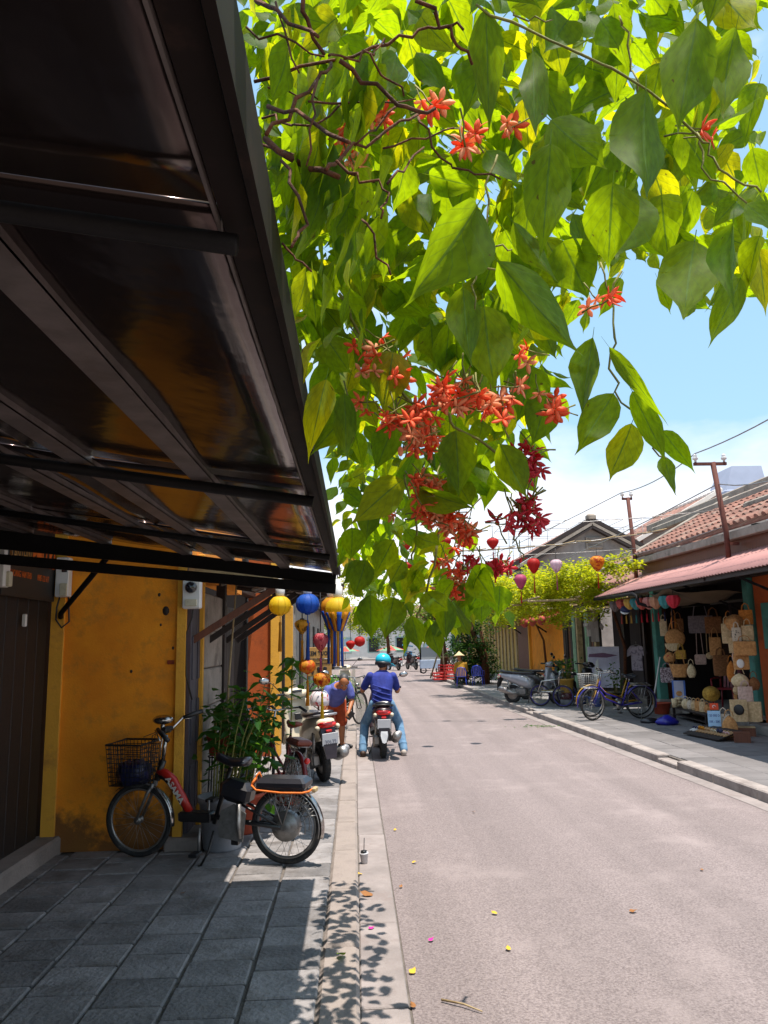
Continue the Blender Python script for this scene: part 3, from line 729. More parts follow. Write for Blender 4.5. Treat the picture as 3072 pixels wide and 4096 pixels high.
# --- poles and wires
for i, (x, y, z0, z1, lx, lab) in enumerate(((6.5, 17.5, 3.6, 4.98, -.06, 'thin rusty pole with insulators rising at the far corner of the tile roof'), (6.42, 12.9, 3.5, 4.74, -.12, 'rusty pole with a crossarm and two insulators before the tile roof'))):
    p = thing('utility_pole', lab, 'pole', (x, y, 0), group='utility poles')
    MB().beam((0, 0, 3.3), (.2, 0, 3.3), .05, .05).build('wall_bracket', M['rust_pole'], p)
    MB().tube([(0, 0, 3.06), (0, 0, z0), (lx, 0, z1)], .045, 6).build('shaft', M['rust_pole'], p)
    w_ = .14 if i == 0 else .34
    ca = MB().beam((lx - w_, 0, z1 - .03), (lx + w_ * .7, 0, z1 - .03), .05, .05).build('crossarm', M['rust_pole'], p)
    for q in (-w_ * .9, w_ * .6):
        MB().lathe([(.02, 0), (.02, .04), (.045, .05), (.05, .08), (.03, .11), (.04, .13), (.001, .15)], (lx + q, 0, z1), 10).build('insulator', M['white'], ca)
def wire(label, pts, sag=.1, r=.008, m=None, name='overhead_wire'):
    P = []
    for a, b in zip(pts[:-1], pts[1:]):
        for k in range(10): t = k / 10; q = V(a).lerp(V(b), t); q.z -= sag * 4 * t * (1 - t); P.append(q)
    P.append(V(pts[-1]))
    o = MB().tube(P, r, 5).build(name, m or M['steel']); return tag(o, label, 'wire')
wire('overhead wire running from the crossarm pole to the far pole above the tile roof', [(6.1, 8, 5.0), (6.0, 12.9, 4.9), (6.3, 17.5, 5.1), (5.6, 40, 5.6)], .12, .011)
wire('second overhead wire sagging from the crossarm pole across the grey gable', [(6.8, 8, 4.9), (6.35, 12.9, 4.35), (6.0, 40, 4.9)], .5, .011)
wire('thin lower wire crossing before the grey gable towards the vine', [(6.4, 13, 3.6), (4.2, 24, 3.9), (3.2, 40, 4.2)], .3, .009)
bs = thing('bamboo_string', 'bundle of split bamboo strung on a cable across the street above the lanterns', 'string', (0, 0, 0))
P0, P1 = V((1.2, 17.2, 3.75)), V((6.5, 15.8, 3.95))
MB().tube([P0.lerp(P1, t / 12) - V((0, 0, .12 * 4 * (t / 12) * (1 - t / 12))) for t in range(13)], .012, 5).build('cable', M['steel'], bs)
for k in range(26):
    t = (k + .5) / 26; c = P0.lerp(P1, t) - V((0, 0, .12 * 4 * t * (1 - t))); d = (P1 - P0).normalized() * .2 + V((0, 0, rnd.uniform(-.03, .03)))
    MB().tube([c - d, c + d + V((0, 0, rnd.uniform(-.02, .03)))], .011, 5).build('bamboo_stick', M['wood_pale'], bs)

# ================================================================ bicycles, scooters
M['bike_black'] = mat('black_frame_paint', (.016, .014, .015), .35, var=.3, vscale=10)
M['bike_red'] = mat('red_frame_paint', S('#a81e14'), .3, var=.2, vscale=14)
M['saddle'] = mat('saddle_vinyl', (.016, .016, .022), .28, var=.3, spec=.6)
M['strap'] = mat('orange_strap', S('#e0701a'), .7, var=.3, vscale=40)
M['basket_wire'] = mat('black_basket_wire', (.014, .013, .012), .5, var=.3)
M['bag_blue'] = mat('blue_plastic_bag', S('#161d4a'), .4, var=.4, vscale=12, bump=.5, bscale=9)
M['silver'] = mat('silver_paint', (.42, .41, .42), .3, .55, var=.25, vscale=12, dirt=(.2, .17, .15), dscale=9)
M['alu'] = mat('dull_aluminium', (.3, .29, .28), .45, .7, var=.3, vscale=16, dirt=(.12, .1, .08), dscale=14)
M['brown_leather'] = mat('brown_vinyl', S('#7a3420'), .42, var=.25, vscale=9)
M['plate_white'] = mat('licence_plate', (.74, .75, .76), .4, var=.08)
M['plate_text'] = mat('plate_lettering', (.02, .03, .07), .5, var=.1)
M['grey_wire'] = mat('galvanised_wire', (.45, .45, .44), .4, .6, var=.3, vscale=30)
M['text_white'] = mat('white_lettering', (.62, .60, .56), .5, var=.1)

def wheel(parent, x, R, tyre=.022, rim=M['alu'], spokes=20, hub=.025, hubm=None, y=0.0, turn=0.0, wide=1.0):
    w = MB()
    for k in range(spokes):
        a = 2 * pi * k / spokes; s = .022 if k % 2 else -.022; b = a + (.45 if k % 4 < 2 else -.45)
        w.tube([(hub * cos(b), s, hub * sin(b)), ((R - tyre * 1.6) * cos(a), 0, (R - tyre * 1.6) * sin(a))], .0014, 4)
    w.tube([(0, -.05, 0), (0, .05, 0)], .009, 8)
    w.lathe([(.008, -.03), (hub, -.026), (hub, -.02), (hub * .6, -.015), (hub * .6, .015), (hub, .02), (hub, .026), (.008, .03)], (0, 0, 0), 16, Rx(pi / 2))
    o = w.build('wheel', hubm or M['alu'], parent); o.location = (x, y, R); o.rotation_euler = (0, 0, turn)
    MB().torus((0, 0, 0), R - tyre, tyre, (0, 1, 0), 40, 8, sq=wide).build('tyre', M['rubber'], o)
    MB().torus((0, 0, 0), R - tyre * 2.05, tyre * .55, (0, 1, 0), 40, 6).build('rim', rim, o)
    return o
def mudguard(parent, x, R, a0, a1, m, w=.028, name='mudguard', R2=None, turn=0.0):
    g = MB(); n = 20; rings = []
    for i in range(n + 1):
        t = a0 + (a1 - a0) * i / n; ring = []
        for k in range(7):
            q = -1 + k / 3; rr = R + .02 - .012 * q * q
            ring.append(V((rr * cos(t), q * w, rr * sin(t))))
        for k in range(6, -1, -1):
            q = -1 + k / 3; rr = R + .017 - .012 * q * q
            ring.append(V((rr * cos(t), q * w * .97, rr * sin(t))))
        rings.append(ring)
    g.loft(rings, smooth=True)
    o = g.build(name, m, parent); o.location = (x, 0, R2 or R); o.rotation_euler = (0, 0, turn); return o
def saddle_mb(L=.25, w=.1, h=.05):
    r = []
    for i in range(9):
        t = i / 8; x = L * (t - .5); ww = w * (.28 + .72 * (1 - t) ** 1.3) if t > .12 else w * (.75 + t * 1.6)
        z = .012 * cos(t * 6)
        r.append([V((x, ww * cos(a), z + h * .5 * sin(a) * (1 if sin(a) > 0 else .8))) for a in [2 * pi * k / 12 for k in range(12)]])
    return MB().loft(r, smooth=True)
def wire_basket(parent, m, x0, x1, w, z0, z1, taper=.8, nw=7, nh=6, r=.0024, name='basket'):
    b = MB(); cx = (x0 + x1) / 2
    def P(u, v, t):       # u along x -1..1, v along y -1..1, t height
        k = taper + (1 - taper) * t
        return V((cx + u * (x1 - x0) / 2 * k, v * w / 2 * k, z0 + (z1 - z0) * t))
    for j in range(nh + 1):
        t = j / nh; c = [P(-1, -1, t), P(1, -1, t), P(1, 1, t), P(-1, 1, t), P(-1, -1, t)]
        b.tube(c, r * (2.6 if j == nh else 1), 4, smooth=False)
    for i in range(nw + 1):
        u = -1 + 2 * i / nw
        for v in (-1, 1):
            b.tube([P(u, v, 0), P(u, v, 1)], r, 4); b.tube([P(v, u, 0), P(v, u, 1)], r, 4)
        b.tube([P(u, -1, 0), P(u, 1, 0)], r, 4); b.tube([P(-1, u, 0), P(1, u, 0)], r, 4)
    return b.build(name, m, parent)

# --- electric bicycle in the foreground
ang = radians(163.87)
eb = thing('electric_bicycle', 'old electric bicycle with red down tube and wire basket before the ochre wall', 'bicycle', (-.54, 6.23, .102), rot=(radians(-2.5), 0, ang))
R_ = .285
wheel(eb, 0, R_, .024, M['steel'], 28, .085, M['steel'])
hubm = MB().lathe([(.01, -.07), (.055, -.068), (.07, -.05), (.105, -.045), (.112, -.03), (.112, .03), (.105, .045), (.07, .05), (.055, .068), (.01, .07)], (0, 0, 0), 28, Rx(pi / 2)).build('hub_motor', M['alu'], eb); hubm.location = (0, 0, R_)
wheel(eb, 1.26, R_, .022, M['steel'], 28, .03, turn=.05)
mudguard(eb, 0, R_, radians(55), radians(196), M['chrome'], .034)
mudguard(eb, 1.26, R_, radians(50), radians(188), M['chrome'], .032, turn=.05)
guard = MB()
for s in (.05, -.05):
    for k in range(9):
        a, b = radians(55 + k * 12), radians(64 + k * 12)
        guard.tube([(R_ * .98 * cos(a), s, R_ * .98 * sin(a)), (R_ * .60 * cos(b), s, R_ * .60 * sin(b))], .0035, 4).tube([(R_ * .98 * cos(b), s, R_ * .98 * sin(b)), (R_ * .60 * cos(a), s, R_ * .60 * sin(a))], .0035, 4)
    for rr in (.6, .8, .98): guard.torus((0, s, 0), R_ * rr, .004, (0, 1, 0), 18, 5, 0, radians(75), radians(195))
o = guard.build('skirt_guard', M['steel'], eb); o.location = (0, 0, R_)
f = MB()
f.tube([(1.10, 0, .60), (1.045, 0, .75)], .026, 10)                                            # head tube
f.tube([(.74, 0, .34), (.60, 0, .33), (.36, 0, .30), (.02, .06, .285)], .019, 8).tube([(.36, 0, .30), (.02, -.06, .285)], .015, 8)
f.tube([(.60, 0, .28), (.46, 0, .70)], .019, 8)                                                # seat tube
f.tube([(.53, .03, .52), (.02, .06, .29)], .010, 6).tube([(.53, -.03, .52), (.02, -.06, .29)], .010, 6)
f.box((.75, 0, .33), (.28, .1, .075), bev=.012).box((.41, .02, .18), (.06, .05, .09), bev=.006)
f.build('frame', M['bike_black'], eb)
dt = MB(); pts = [(1.09, 0, .665), (1.03, 0, .655), (.96, 0, .60), (.88, 0, .47), (.81, 0, .36)]
dt.tube(pts, [.028, .034, .038, .036, .03], 10)
d = dt.build('down_tube', M['bike_red'], eb)
dsv = MB().tube([(1.085, 0, .64), (1.02, 0, .62), (.945, 0, .555), (.865, 0, .43), (.80, 0, .34)], [.024, .03, .033, .031, .026], 10).build('lower_tube', M['bike_black'], eb)
import_dir = V((.865, 0, .43)) - V((.99, 0, .61))
text('lettering', 'ASAMA', .062, (.925, .036, .53), axes(import_dir, V((0, 0, 1)) + V((-.5, 0, 0))), M['text_white'], eb, sx=1.15, bold=.002)
fk = MB()
for s in (.045, -.045):
    fk.tube([(1.12, s * .5, .57), (1.16, s, .50), (1.26, s, .285)], [.014, .014, .010], 8)
fk.tube([(1.125, 0, .56), (1.09, 0, .64)], .02, 8)
fk.build('fork', M['alu'], eb)
hb = MB()
hb.tube([(1.05, 0, .73), (1.02, 0, .95)], .016, 8).tube([(1.075, .015, .72), (1.04, .02, .95)], .006, 6)
hb.tube([(.86, .28, .97), (.97, .22, 1.03), (1.02, .05, .97), (1.02, -.05, .97), (.98, -.2, 1.06), (.88, -.28, 1.09)], .0115, 8)
hb.build('handlebar', M['chrome'], eb)
for s, p0, p1 in ((1, (.97, .22, 1.03), (.84, .29, .955)), (-1, (.98, -.2, 1.06), (.85, -.3, 1.10))):
    MB().tube([p0, V(p0).lerp(V(p1), .35), p1], [.014, .019, .018], 10).build('grip', M['black'], eb)
    MB().tube([(V(p0) + V((.02, 0, -.01))), V(p0).lerp(V(p1), .6) + V((.03, 0, -.04))], .005, 6).build('brake_lever', M['chrome'], eb)
MB().ell((1.05, 0, 1.07), (.085, .07, .038), 16, 10).build('headlight', M['chrome'], eb)
MB().box((1.0, .02, 1.0), (.05, .12, .04), bev=.01).build('switch_pod', M['black'], eb)
for k, q in enumerate((.02, -.02, .05)):
    MB().tube([(1.02, q, 1.0), (1.12 + .02 * k, q * 2, .95), (1.15, q, .8), (1.12, q, .62 - .05 * k), (1.13, q, .5)], .0035, 5).build('brake_cable', M['black'], eb)
wire_basket(eb, M['basket_wire'], 1.16, 1.47, .30, .57, .89, .86, 9, 9, r=.0032)
st = saddle_mb(.27, .105, .075).build('saddle', M['saddle'], eb); st.location = (.44, 0, .755); st.rotation_euler = (0, radians(-8), 0)
MB().tube([(.46, 0, .69), (.45, 0, .74)], .013, 8).build('seat_post', M['chrome'], eb)
r = MB().box((.015, 0, .60), (.41, .2, .09), bev=.03).build('rack_seat', M['saddle'], eb)
sp = MB().tube([(.24, .105, .60), (.2, .11, .565), (0, .112, .55), (-.17, .112, .553), (-.21, .07, .555), (-.21, -.07, .555)], .008, 6).tube([(.24, .06, .56), (.215, .05, .66), (.2, .04, .68), (.2, -.03, .60)], .008, 6).tube([(.24, .1, .60), (.22, .07, .64), (.235, .02, .6)], .01, 6).build('strap', M['strap'], eb)
rk = MB()
for s in (.07, -.07): rk.tube([(.26, s, .56), (-.2, s, .54), (-.23, s * .5, .54)], .006, 6).tube([(-.08, s, .545), (.0, s, .31)], .005, 6).tube([(.1, s, .55), (.01, s, .31)], .005, 6)
rk.tube([(.24, .06, .56), (.23, .06, .66), (.22, 0, .68), (.23, -.06, .66), (.24, -.06, .56)], .006, 6)
rk.build('rack', M['steel'], eb)
MB().box((.40, 0, .53), (.26, .15, .17), Ry(radians(-14)), bev=.045).build('battery_box', M['saddle'], eb)
cg = MB().prism([(.52, .065, .20), (.33, .065, .17), (.30, .065, .38), (.40, .065, .45), (.50, .065, .40), (.53, .065, .30)], (0, .012, 0)).build('chain_cover', M['alu'], eb)
MB().tube([(.36, .07, .45), (.36, .08, .30), (.345, .075, .2)], .022, 8).build('shock_absorber', M['steel'], eb)
for s, (dx, dz) in ((1, (.0, -.17)), (-1, (0, .17))):
    MB().tube([(.69, s * .07, .26), (.69 + dx, s * .09, .26 + dz)], .011, 6).build('crank', M['alu'], eb)
    MB().box((.69 + dx, s * .14, .255 + dz), (.07, .1, .025), bev=.004).build('pedal', M['black'], eb)
MB().tube([(.58, .05, .24), (.60, .1, .1), (.64, .15, .008)], .009, 6).tube([(.64, .15, .008), (.66, .15, .006)], .008, 6).build('kickstand', M['bike_black'], eb)
MB().box((-.235, 0, .555), (.03, .07, .035), bev=.006).build('rear_reflector', M['wood_pale'], eb)
bg = MB(); rr = []
for i in range(9):
    t = i / 8; ring = []
    for k in range(18):
        a = 2 * pi * k / 18; q = .132 * (1 - .1 * t) * (1 + .10 * sin(5 * a + 3 * t) + .06 * sin(11 * a - 5 * t)) * (.85 + .2 * sin(pi * t)) if i < 8 else .03
        ring.append(V((q * cos(a) * 1.05, q * sin(a) * .95, .17 * t + .01 * sin(3 * a))))
    rr.append(ring)
bag = bg.loft(rr, smooth=True).build('plastic_bag', M['bag_blue'])
tag(bag, 'crumpled dark blue plastic bag lying in the wire basket of the electric bicycle', 'bag')
bag.matrix_world = eb.matrix_basis @ Matrix.Translation((1.305, 0, .578))

# --- ordinary bicycles
def bicycle(label, loc, rz, frame_m, group='bicycles', R=.33, wb=1.05, basket=None, basket_dims=None, rack_seat=None, saddle_m=None, turn=0.0, lean=0.0, step=True, lamp=False, detail=True):
    b = thing('bicycle', label, 'bicycle', loc, rot=(lean, 0, rz), group=group)
    wheel(b, 0, R, .018, M['alu'], 20); wheel(b, wb, R, .018, M['alu'], 20, turn=turn)
    f = MB(); bb = (.42, 0, .28); hd0, hd1 = V((wb - .13, 0, .62)), V((wb - .17, 0, .78)); st = V((.25, 0, .74))
    f.tube([hd0, hd1], .02, 8).tube([V(bb), st], .016, 8)
    if step: f.tube([hd0, V((wb - .28, 0, .42)), V(bb)], .018, 8).tube([hd0 + V((0, 0, .08)), V((wb - .3, 0, .52)), V((.39, 0, .40))], .014, 8)
    else: f.tube([hd0, V(bb)], .018, 8).tube([hd1, st - V((0, 0, .06))], .016, 8)
    for s in (.05, -.05): f.tube([bb, (0, s, R)], .010, 6).tube([st - V((0, 0, .12)), (0, s, R)], .008, 6)
    f.build('frame', frame_m, b)
    fk = MB()
    for s in (.045, -.045): fk.tube([hd0 + V((.01, s * .4, -.02)), (wb - .06, s, R + .12), (wb, s, R)], .010, 6)
    o = fk.build('fork', frame_m, b)
    hb = MB().tube([hd1, hd1 + V((-.02, 0, .16))], .012, 8)
    t = hd1 + V((-.02, 0, .16))
    hb.tube([t + V((-.16, .29, .02)), t + V((-.06, .26, .05)), t + V((.03, .1, .02)), t, t + V((.03, -.1, .02)), t + V((-.06, -.26, .05)), t + V((-.16, -.29, .02))], .011, 8)
    hb.build('handlebar', M['chrome'], b)
    for s in (1, -1): MB().tube([t + V((-.06, s * .26, .05)), t + V((-.18, s * .295, .015))], .016, 8).build('grip', M['black'], b)
    sd = saddle_mb(.25, .09, .06).build('saddle', saddle_m or M['saddle'], b); sd.location = (.22, 0, .85)
    MB().tube([st, (.235, 0, .84)], .012, 8).build('seat_post', M['chrome'], b)
    mudguard(b, 0, R, radians(30), radians(200), frame_m, .024); mudguard(b, wb, R, radians(-10), radians(120), frame_m, .024)
    if basket:
        d = basket_dims or (wb - .02, wb + .26, .34, .62, .86); wire_basket(b, basket, *d, .8, 7, 6)
    rk = MB()
    for s in (.06, -.06): rk.tube([(.2, s, .68), (-.24, s, .67)], .006, 6).tube([(-.1, s, .67), (0, s, R)], .005, 6)
    for k in range(4): rk.tube([(.1 - .1 * k, -.06, .675), (.1 - .1 * k, .06, .675)], .005, 6)
    rk.build('rack', M['steel'], b)
    if rack_seat: MB().box((-.03, 0, .71), (.36, .16, .06), bev=.02).build('rack_seat', rack_seat, b)
    MB().lathe([(.001, -.006), (.09, -.006), (.09, .006), (.001, .006)], (.42, -.06, .28), 20, Rx(pi / 2)).build('chainring', M['steel'], b)
    for s in (1, -1):
        MB().tube([(.42, s * .07, .28), (.42 + s * .12, s * .09, .28 - s * .12)], .009, 6).build('crank', M['alu'], b)
        MB().box((.42 + s * .12, s * .14, .28 - s * .12), (.07, .09, .025), bev=.004).build('pedal', M['black'], b)
    MB().tube([(.02, .05, R - .04), (.08, .14, .01)], .008, 6).build('kickstand', M['steel'], b)
    if lamp: MB().ell((wb - .08, 0, .80), (.05, .04, .04), 10, 7).build('headlight', M['chrome'], b)
    return b
M['bike_purple'] = mat('violet_frame_paint', S('#2b1f86'), .3, var=.25, vscale=12)
M['bike_yellow'] = mat('yellow_frame_paint', S('#a87f1c'), .35, var=.25)
bicycle('violet bicycle with pale grey front basket parked on the right pavement before the painting', (5.85, 16.05, .1), radians(188), M['bike_purple'], basket=M['grey_wire'], basket_dims=(1.0, 1.30, .36, .66, .92), turn=.35, lean=radians(-4))
bicycle('yellow and black bicycle parked right behind the violet one', (6.05, 16.75, .1), radians(186), M['bike_yellow'], turn=.3, lean=radians(-4))
M['dk_red'] = mat('dark_red_paint', S('#6d1a1a'), .35, var=.25, vscale=10)
rb_ = bicycle('red bicycle with brown padded rack seat and wicker-like skirt guard beside the cream scooter', (-.62, 7.85, .1), radians(112), M['dk_red'], R=.30, basket=None, rack_seat=M['brown_leather'], saddle_m=M['brown_leather'], lean=radians(4))
sk = MB()
for s in (.06, -.06):
    for k in range(11): a = radians(30 + k * 14); sk.tube([(.08 * cos(a), s, .3 + .08 * sin(a)), (.27 * cos(a), s, .3 + .27 * sin(a))], .005, 4)
    for rr in (.12, .16, .2, .24, .28): sk.torus((0, s, .3), rr, .004, (0, 1, 0), 18, 4, 0, radians(30), radians(180))
sk.build('skirt_guard', M['grey_wire'], rb_)
MB().lathe([(.028, 0), (.03, .012), (.02, .025), (.001, .03)], (-.30, 0, .56), 14, Ry(-pi / 2)).build('tail_light', M['redlight'], rb_)
bicycle('black bicycle with cream rims half hidden behind the potted plant at the stone pier', (-1.15, 8.15, .1), radians(100), M['bike_black'], lean=radians(5))
bicycle('black bicycle parked beyond the man in the blue tee', (-.42, 15.4, .1), radians(62), M['bike_black'], lamp=True)

# --- scooters
def ring_yz(x, cz, hw, hh, n=14, p=2.6):
    out = []
    for k in range(n):
        a = 2 * pi * k / n; c, s = cos(a), sin(a)
        out.append(V((x, hw * math.copysign(abs(c) ** (2 / p), c), cz + hh * math.copysign(abs(s) ** (2 / p), s))))
    return out
def scooter(label, loc, rz, body, lower, seat_m, plate=None, group='parked scooters', lean=0.0, steer=0.0, mirrors=(1, -1), flap=None, cat='scooter'):
    b = thing('motor_scooter', label, cat, loc, rot=(lean, 0, rz), group=group)
    R = .235
    for x in (0, 1.26):
        w = MB().lathe([(.02, -.05), (.06, -.045), (.12, -.02), (.155, -.03), (.155, .03), (.12, .02), (.06, .045), (.02, .05)], (0, 0, 0), 18, Rx(pi / 2))
        o = w.build('wheel', M['alu'], b); o.location = (x, 0, R); o.rotation_euler = (0, 0, steer if x else 0)
        ty = MB().torus((0, 0, 0), R - .05, .05, (0, 1, 0), 36, 10, sq=1.05)
        for k in range(36):
            a = 2 * pi * k / 36
            for s in (-1, 1): ty.box(((R - .006) * cos(a), s * .02, (R - .006) * sin(a)), (.014, .03, .014), Ry(-a + pi / 2))
        ty.build('tyre', M['rubber'], o)
    MB().loft([ring_yz(*q) for q in ((-.37, .735, .05, .025), (-.33, .72, .105, .055), (-.22, .70, .14, .085), (-.02, .655, .16, .13), (.2, .60, .165, .165), (.42, .54, .15, .17), (.58, .47, .11, .13))], smooth=True).build('rear_body', body, b)
    sr = []
    for i in range(9):
        t = i / 8; x = -.30 + .92 * t
        hw = .115 + .035 * sin(pi * min(1, t * 1.2)) - .05 * max(0, t - .7) / .3
        z = .795 - .035 * sin(pi * t) - .03 * max(0, t - .8) / .2 + .035 * (1 - t)
        sr.append(ring_yz(x, z, hw, .04, 12, 3))
    MB().loft(sr, smooth=True).build('seat', seat_m, b)
    gr = MB().tube([(.02, .14, .77), (-.2, .15, .80), (-.36, .12, .82), (-.41, .05, .825), (-.41, -.05, .825), (-.36, -.12, .82), (-.2, -.15, .80), (.02, -.14, .77)], .014, 8).build('grab_rail', M['silver'] if plate == 'cream' else M['black'], b)
    tl = MB().loft([ring_yz(-.395, .70, .085, .026, 12, 3), ring_yz(-.36, .705, .11, .036, 12, 3), ring_yz(-.28, .70, .12, .045, 12, 3)], smooth=True).build('tail_light', M['redlight'], b)
    for s in (1, -1): MB().ell((-.345, s * .125, .675), (.05, .03, .03), 10, 7).build('indicator', M['cream'], tl)
    un = MB().loft([[V((-.36, -.09, .67)), V((-.36, .09, .67)), V((-.30, .1, .62)), V((-.30, -.1, .62))], [V((-.415, -.085, .50)), V((-.415, .085, .50)), V((-.37, .085, .49)), V((-.37, -.085, .49))], [V((-.42, -.06, .32)), V((-.42, .06, .32)), V((-.395, .06, .32)), V((-.395, -.06, .32))]])
    un.build('rear_mudguard', lower, b)
    if flap: MB().prism([(-.425, -.05, .44), (-.425, .05, .44), (-.43, .055, .38), (-.428, .03, .28), (-.428, 0, .265), (-.428, -.03, .28), (-.43, -.055, .38)], (-.006, 0, 0)).build('mud_flap', flap, b)
    MB().box((-.40, 0, .635), (.02, .07, .03), Ry(radians(-15)), bev=.004).build('reflector', M['redlight'], b)
    if plate:
        pl = MB().box((-.425, 0, .545), (.006, .195, .145), Ry(radians(-13)), bev=.002).build('licence_plate', M['plate_white'], b)
        RP = axes((0, -1, 0), (-.23, 0, 1)) if False else axes((0, -1, 0), (.225, 0, .974))
        t1, t2 = plate_text if plate == 'cream' else ('', '')
        if t1:
            text('lettering', t1, .062, (-.4225, 0, .580), RP, M['plate_text'], b, sx=.85, ext=.0006)
            text('lettering', t2, .062, (-.4380, 0, .513), RP, M['plate_text'], b, sx=.82, ext=.0006)
    en = MB().box((.1, .1, .27), (.42, .10, .16), bev=.03).lathe([(.03, -.04), (.09, -.035), (.1, 0), (.09, .035), (.03, .04)], (.05, .12, .25), 16, Rx(pi / 2)).box((.25, 0, .3), (.3, .2, .2), bev=.04)
    en.build('engine', M['alu'], b)
    ex = MB().tube([(.25, -.14, .24), (.08, -.18, .26), (-.05, -.19, .29), (-.27, -.2, .355), (-.31, -.2, .366)], [.02, .04, .068, .07, .05], 14).build('exhaust', M['steel'], b)
    MB().tube([(-.05, -.225, .32), (-.27, -.235, .39)], .045, 10).build('heat_shield', M['silver'], ex)
    for s in (.11, -.11): MB().tube([(-.03, s, R + .02), (-.10, s, .6)], .02, 8).build('shock_absorber', M['steel'], b)
    MB().loft([ring_yz(.5, .32, .17, .05, 12, 4), ring_yz(.75, .30, .18, .045, 12, 4), ring_yz(1.0, .33, .17, .05, 12, 4)]).build('floorboard', M['black'], b)
    sh = [];
    for i in range(8):
        t = i / 7; x = .96 + .10 * sin(t * 1.5) - .03 * t; z = .30 + .62 * t; hw = .16 + .05 * sin(pi * t) - .02 * t
        sh.append([V((x - .05 * (1 - q * q) * 0 + (-.07 * q * q), q * hw, z)) for q in [-1 + k / 4 for k in range(9)]] + [V((x + .05 + (-.05 * q * q), q * hw * .97, z)) for q in [1 - k / 4 for k in range(9)]])
    ls = MB().loft(sh, smooth=True).build('leg_shield', body, b)
    MB().box((.965, 0, .70), (.02, .1, .09), bev=.01).build('glove_box', M['black'], ls)
    MB().loft([ring_yz(1.02, .62, .10, .12), ring_yz(1.12, .66, .13, .16), ring_yz(1.19, .62, .10, .11), ring_yz(1.23, .56, .04, .05)], smooth=True).build('front_cowl', body, b)
    fm = mudguard(b, 1.26, R + .02, radians(10), radians(150), body, .06, 'front_mudguard', R, steer)
    fk = MB()
    for s in (.085, -.085): fk.tube([(1.14, s * .8, .62), (1.26, s, R)], .018, 8)
    fk.build('fork', M['steel'], b)
    hc = thing_part = MB().loft([ring_yz(.93, .985, .08, .03), ring_yz(.98, 1.0, .16, .055), ring_yz(1.08, 1.0, .15, .07), ring_yz(1.14, .975, .09, .05)], smooth=True).build('handlebar_cowl', body, b)
    MB().loft([ring_yz(1.10, .985, .10, .05), ring_yz(1.155, .97, .09, .04)], smooth=True).build('headlight', M['glass'], hc)
    MB().box((.935, 0, 1.03), (.05, .14, .03), Ry(radians(25)), bev=.01).build('dashboard', M['glass'], hc)
    for s in (1, -1):
        MB().tube([(1.0, s * .14, 1.0), (.95, s * .26, 1.01), (.93, s * .37, 1.005)], [.012, .018, .019], 8).build('grip', M['black'], b)
        MB().tube([(1.0, s * .18, 1.0), (.99, s * .33, .99)], .005, 5).build('brake_lever', M['chrome'], b)
        if s in mirrors:
            mi = MB().tube([(1.02, s * .2, 1.02), (1.03, s * .30, 1.15), (1.02, s * .36, 1.19)], .006, 6).build('mirror_arm', M['black'], b)
            MB().ell((1.01, s * .42, 1.21), (.02, .075, .045), 12, 8, Rx(s * .15)).build('mirror', M['chrome'] if False else M['black'], mi)
            MB().ell((.995, s * .42, 1.21), (.008, .066, .037), 12, 8, Rx(s * .15)).build('mirror_glass', M['chrome'], mi)
    MB().tube([(.42, .12, .22), (.36, .2, .015)], .012, 6).build('side_stand', M['steel'], b)
    MB().tube([(.55, .2, .26), (.55, -.2, .26)], .012, 6).build('foot_peg', M['steel'], b)
    return b
M['beige_body'] = mat('beige_scooter_paint', S('#d6cab0'), .3, var=.1, vscale=4, spec=.6)
M['dark_lower'] = mat('dark_plum_plastic', (.03, .022, .032), .4, var=.3)
M['maroon_body'] = mat('dark_maroon_paint', (.035, .014, .018), .3, var=.3, vscale=5, spec=.6)
M['white_silver'] = mat('white_silver_paint', (.34, .34, .37), .25, .2, var=.15, vscale=5)
plate_text = ('92-C1', '306.39')
cs = scooter('beige motor scooter with the plate 92-C1 306.39, parked on the left pavement', (-.40, 9.8, .1), radians(109), M['beige_body'], M['dark_lower'], M['saddle'], 'cream', lean=radians(-5), steer=.25)
rs = scooter('dark maroon motor scooter under the rider in the blue shirt', (.41, 12.28, .0), radians(91), M['maroon_body'], M['dark_lower'], M['saddle'], 'blank', mirrors=(-1,), flap=M['plate_white'])
scooter('white and black motor scooter parked at the right kerb, tail to the street', (4.15, 20.75, .1), radians(-33), M['white_silver'], M['black'], M['saddle'], None, lean=radians(-5), mirrors=(1,), steer=.2)
scooter('black motor scooter behind the white one, before the yellow house wall', (4.75, 21.9, .1), radians(-40), M['bike_black'], M['black'], M['saddle'], None, lean=radians(-5))
# front-loading tricycle with a tubular frame
tr = thing('cargo_tricycle', 'small tricycle with a pale tubular seat frame and violet wheel rims by the white scooter', 'tricycle', (4.6, 19.55, .1), radians(-25))
for x, y in ((0, 0), (.62, .28), (.62, -.28)): wheel(tr, x, .27, .02, M['bike_purple'], 18, y=y)
t_ = MB()
for s in (.22, -.22): t_.tube([(-.05, s * .4, .3), (.1, s, .36), (.65, s, .38)], .016, 8).tube([(.5, s, .38), (.56, s, .86), (.62, s * .8, .9)], .014, 8).tube([(.0, s, .36), (.1, s, .62), (.5, s, .66)], .014, 8)
t_.tube([(.62, -.18, .9), (.62, .18, .9)], .014, 8).tube([(.5, -.22, .66), (.5, .22, .66)], .014, 8).tube([(.62, -.3, .27), (.62, .3, .27)], .012, 8)
t_.tube([(.0, -.09, .36), (.0, .09, .36)], .014, 8).tube([(.62, -.18, .9), (.5, -.22, .66)], .012, 6).tube([(.1, -.22, .62), (.1, .22, .62)], .014, 8).build('frame', M['chrome'], tr)
for k in range(5): MB().box((.12 + .1 * k, 0, .385), (.08, .42, .016), bev=.004).build('slat', M['wood_pale'], tr)
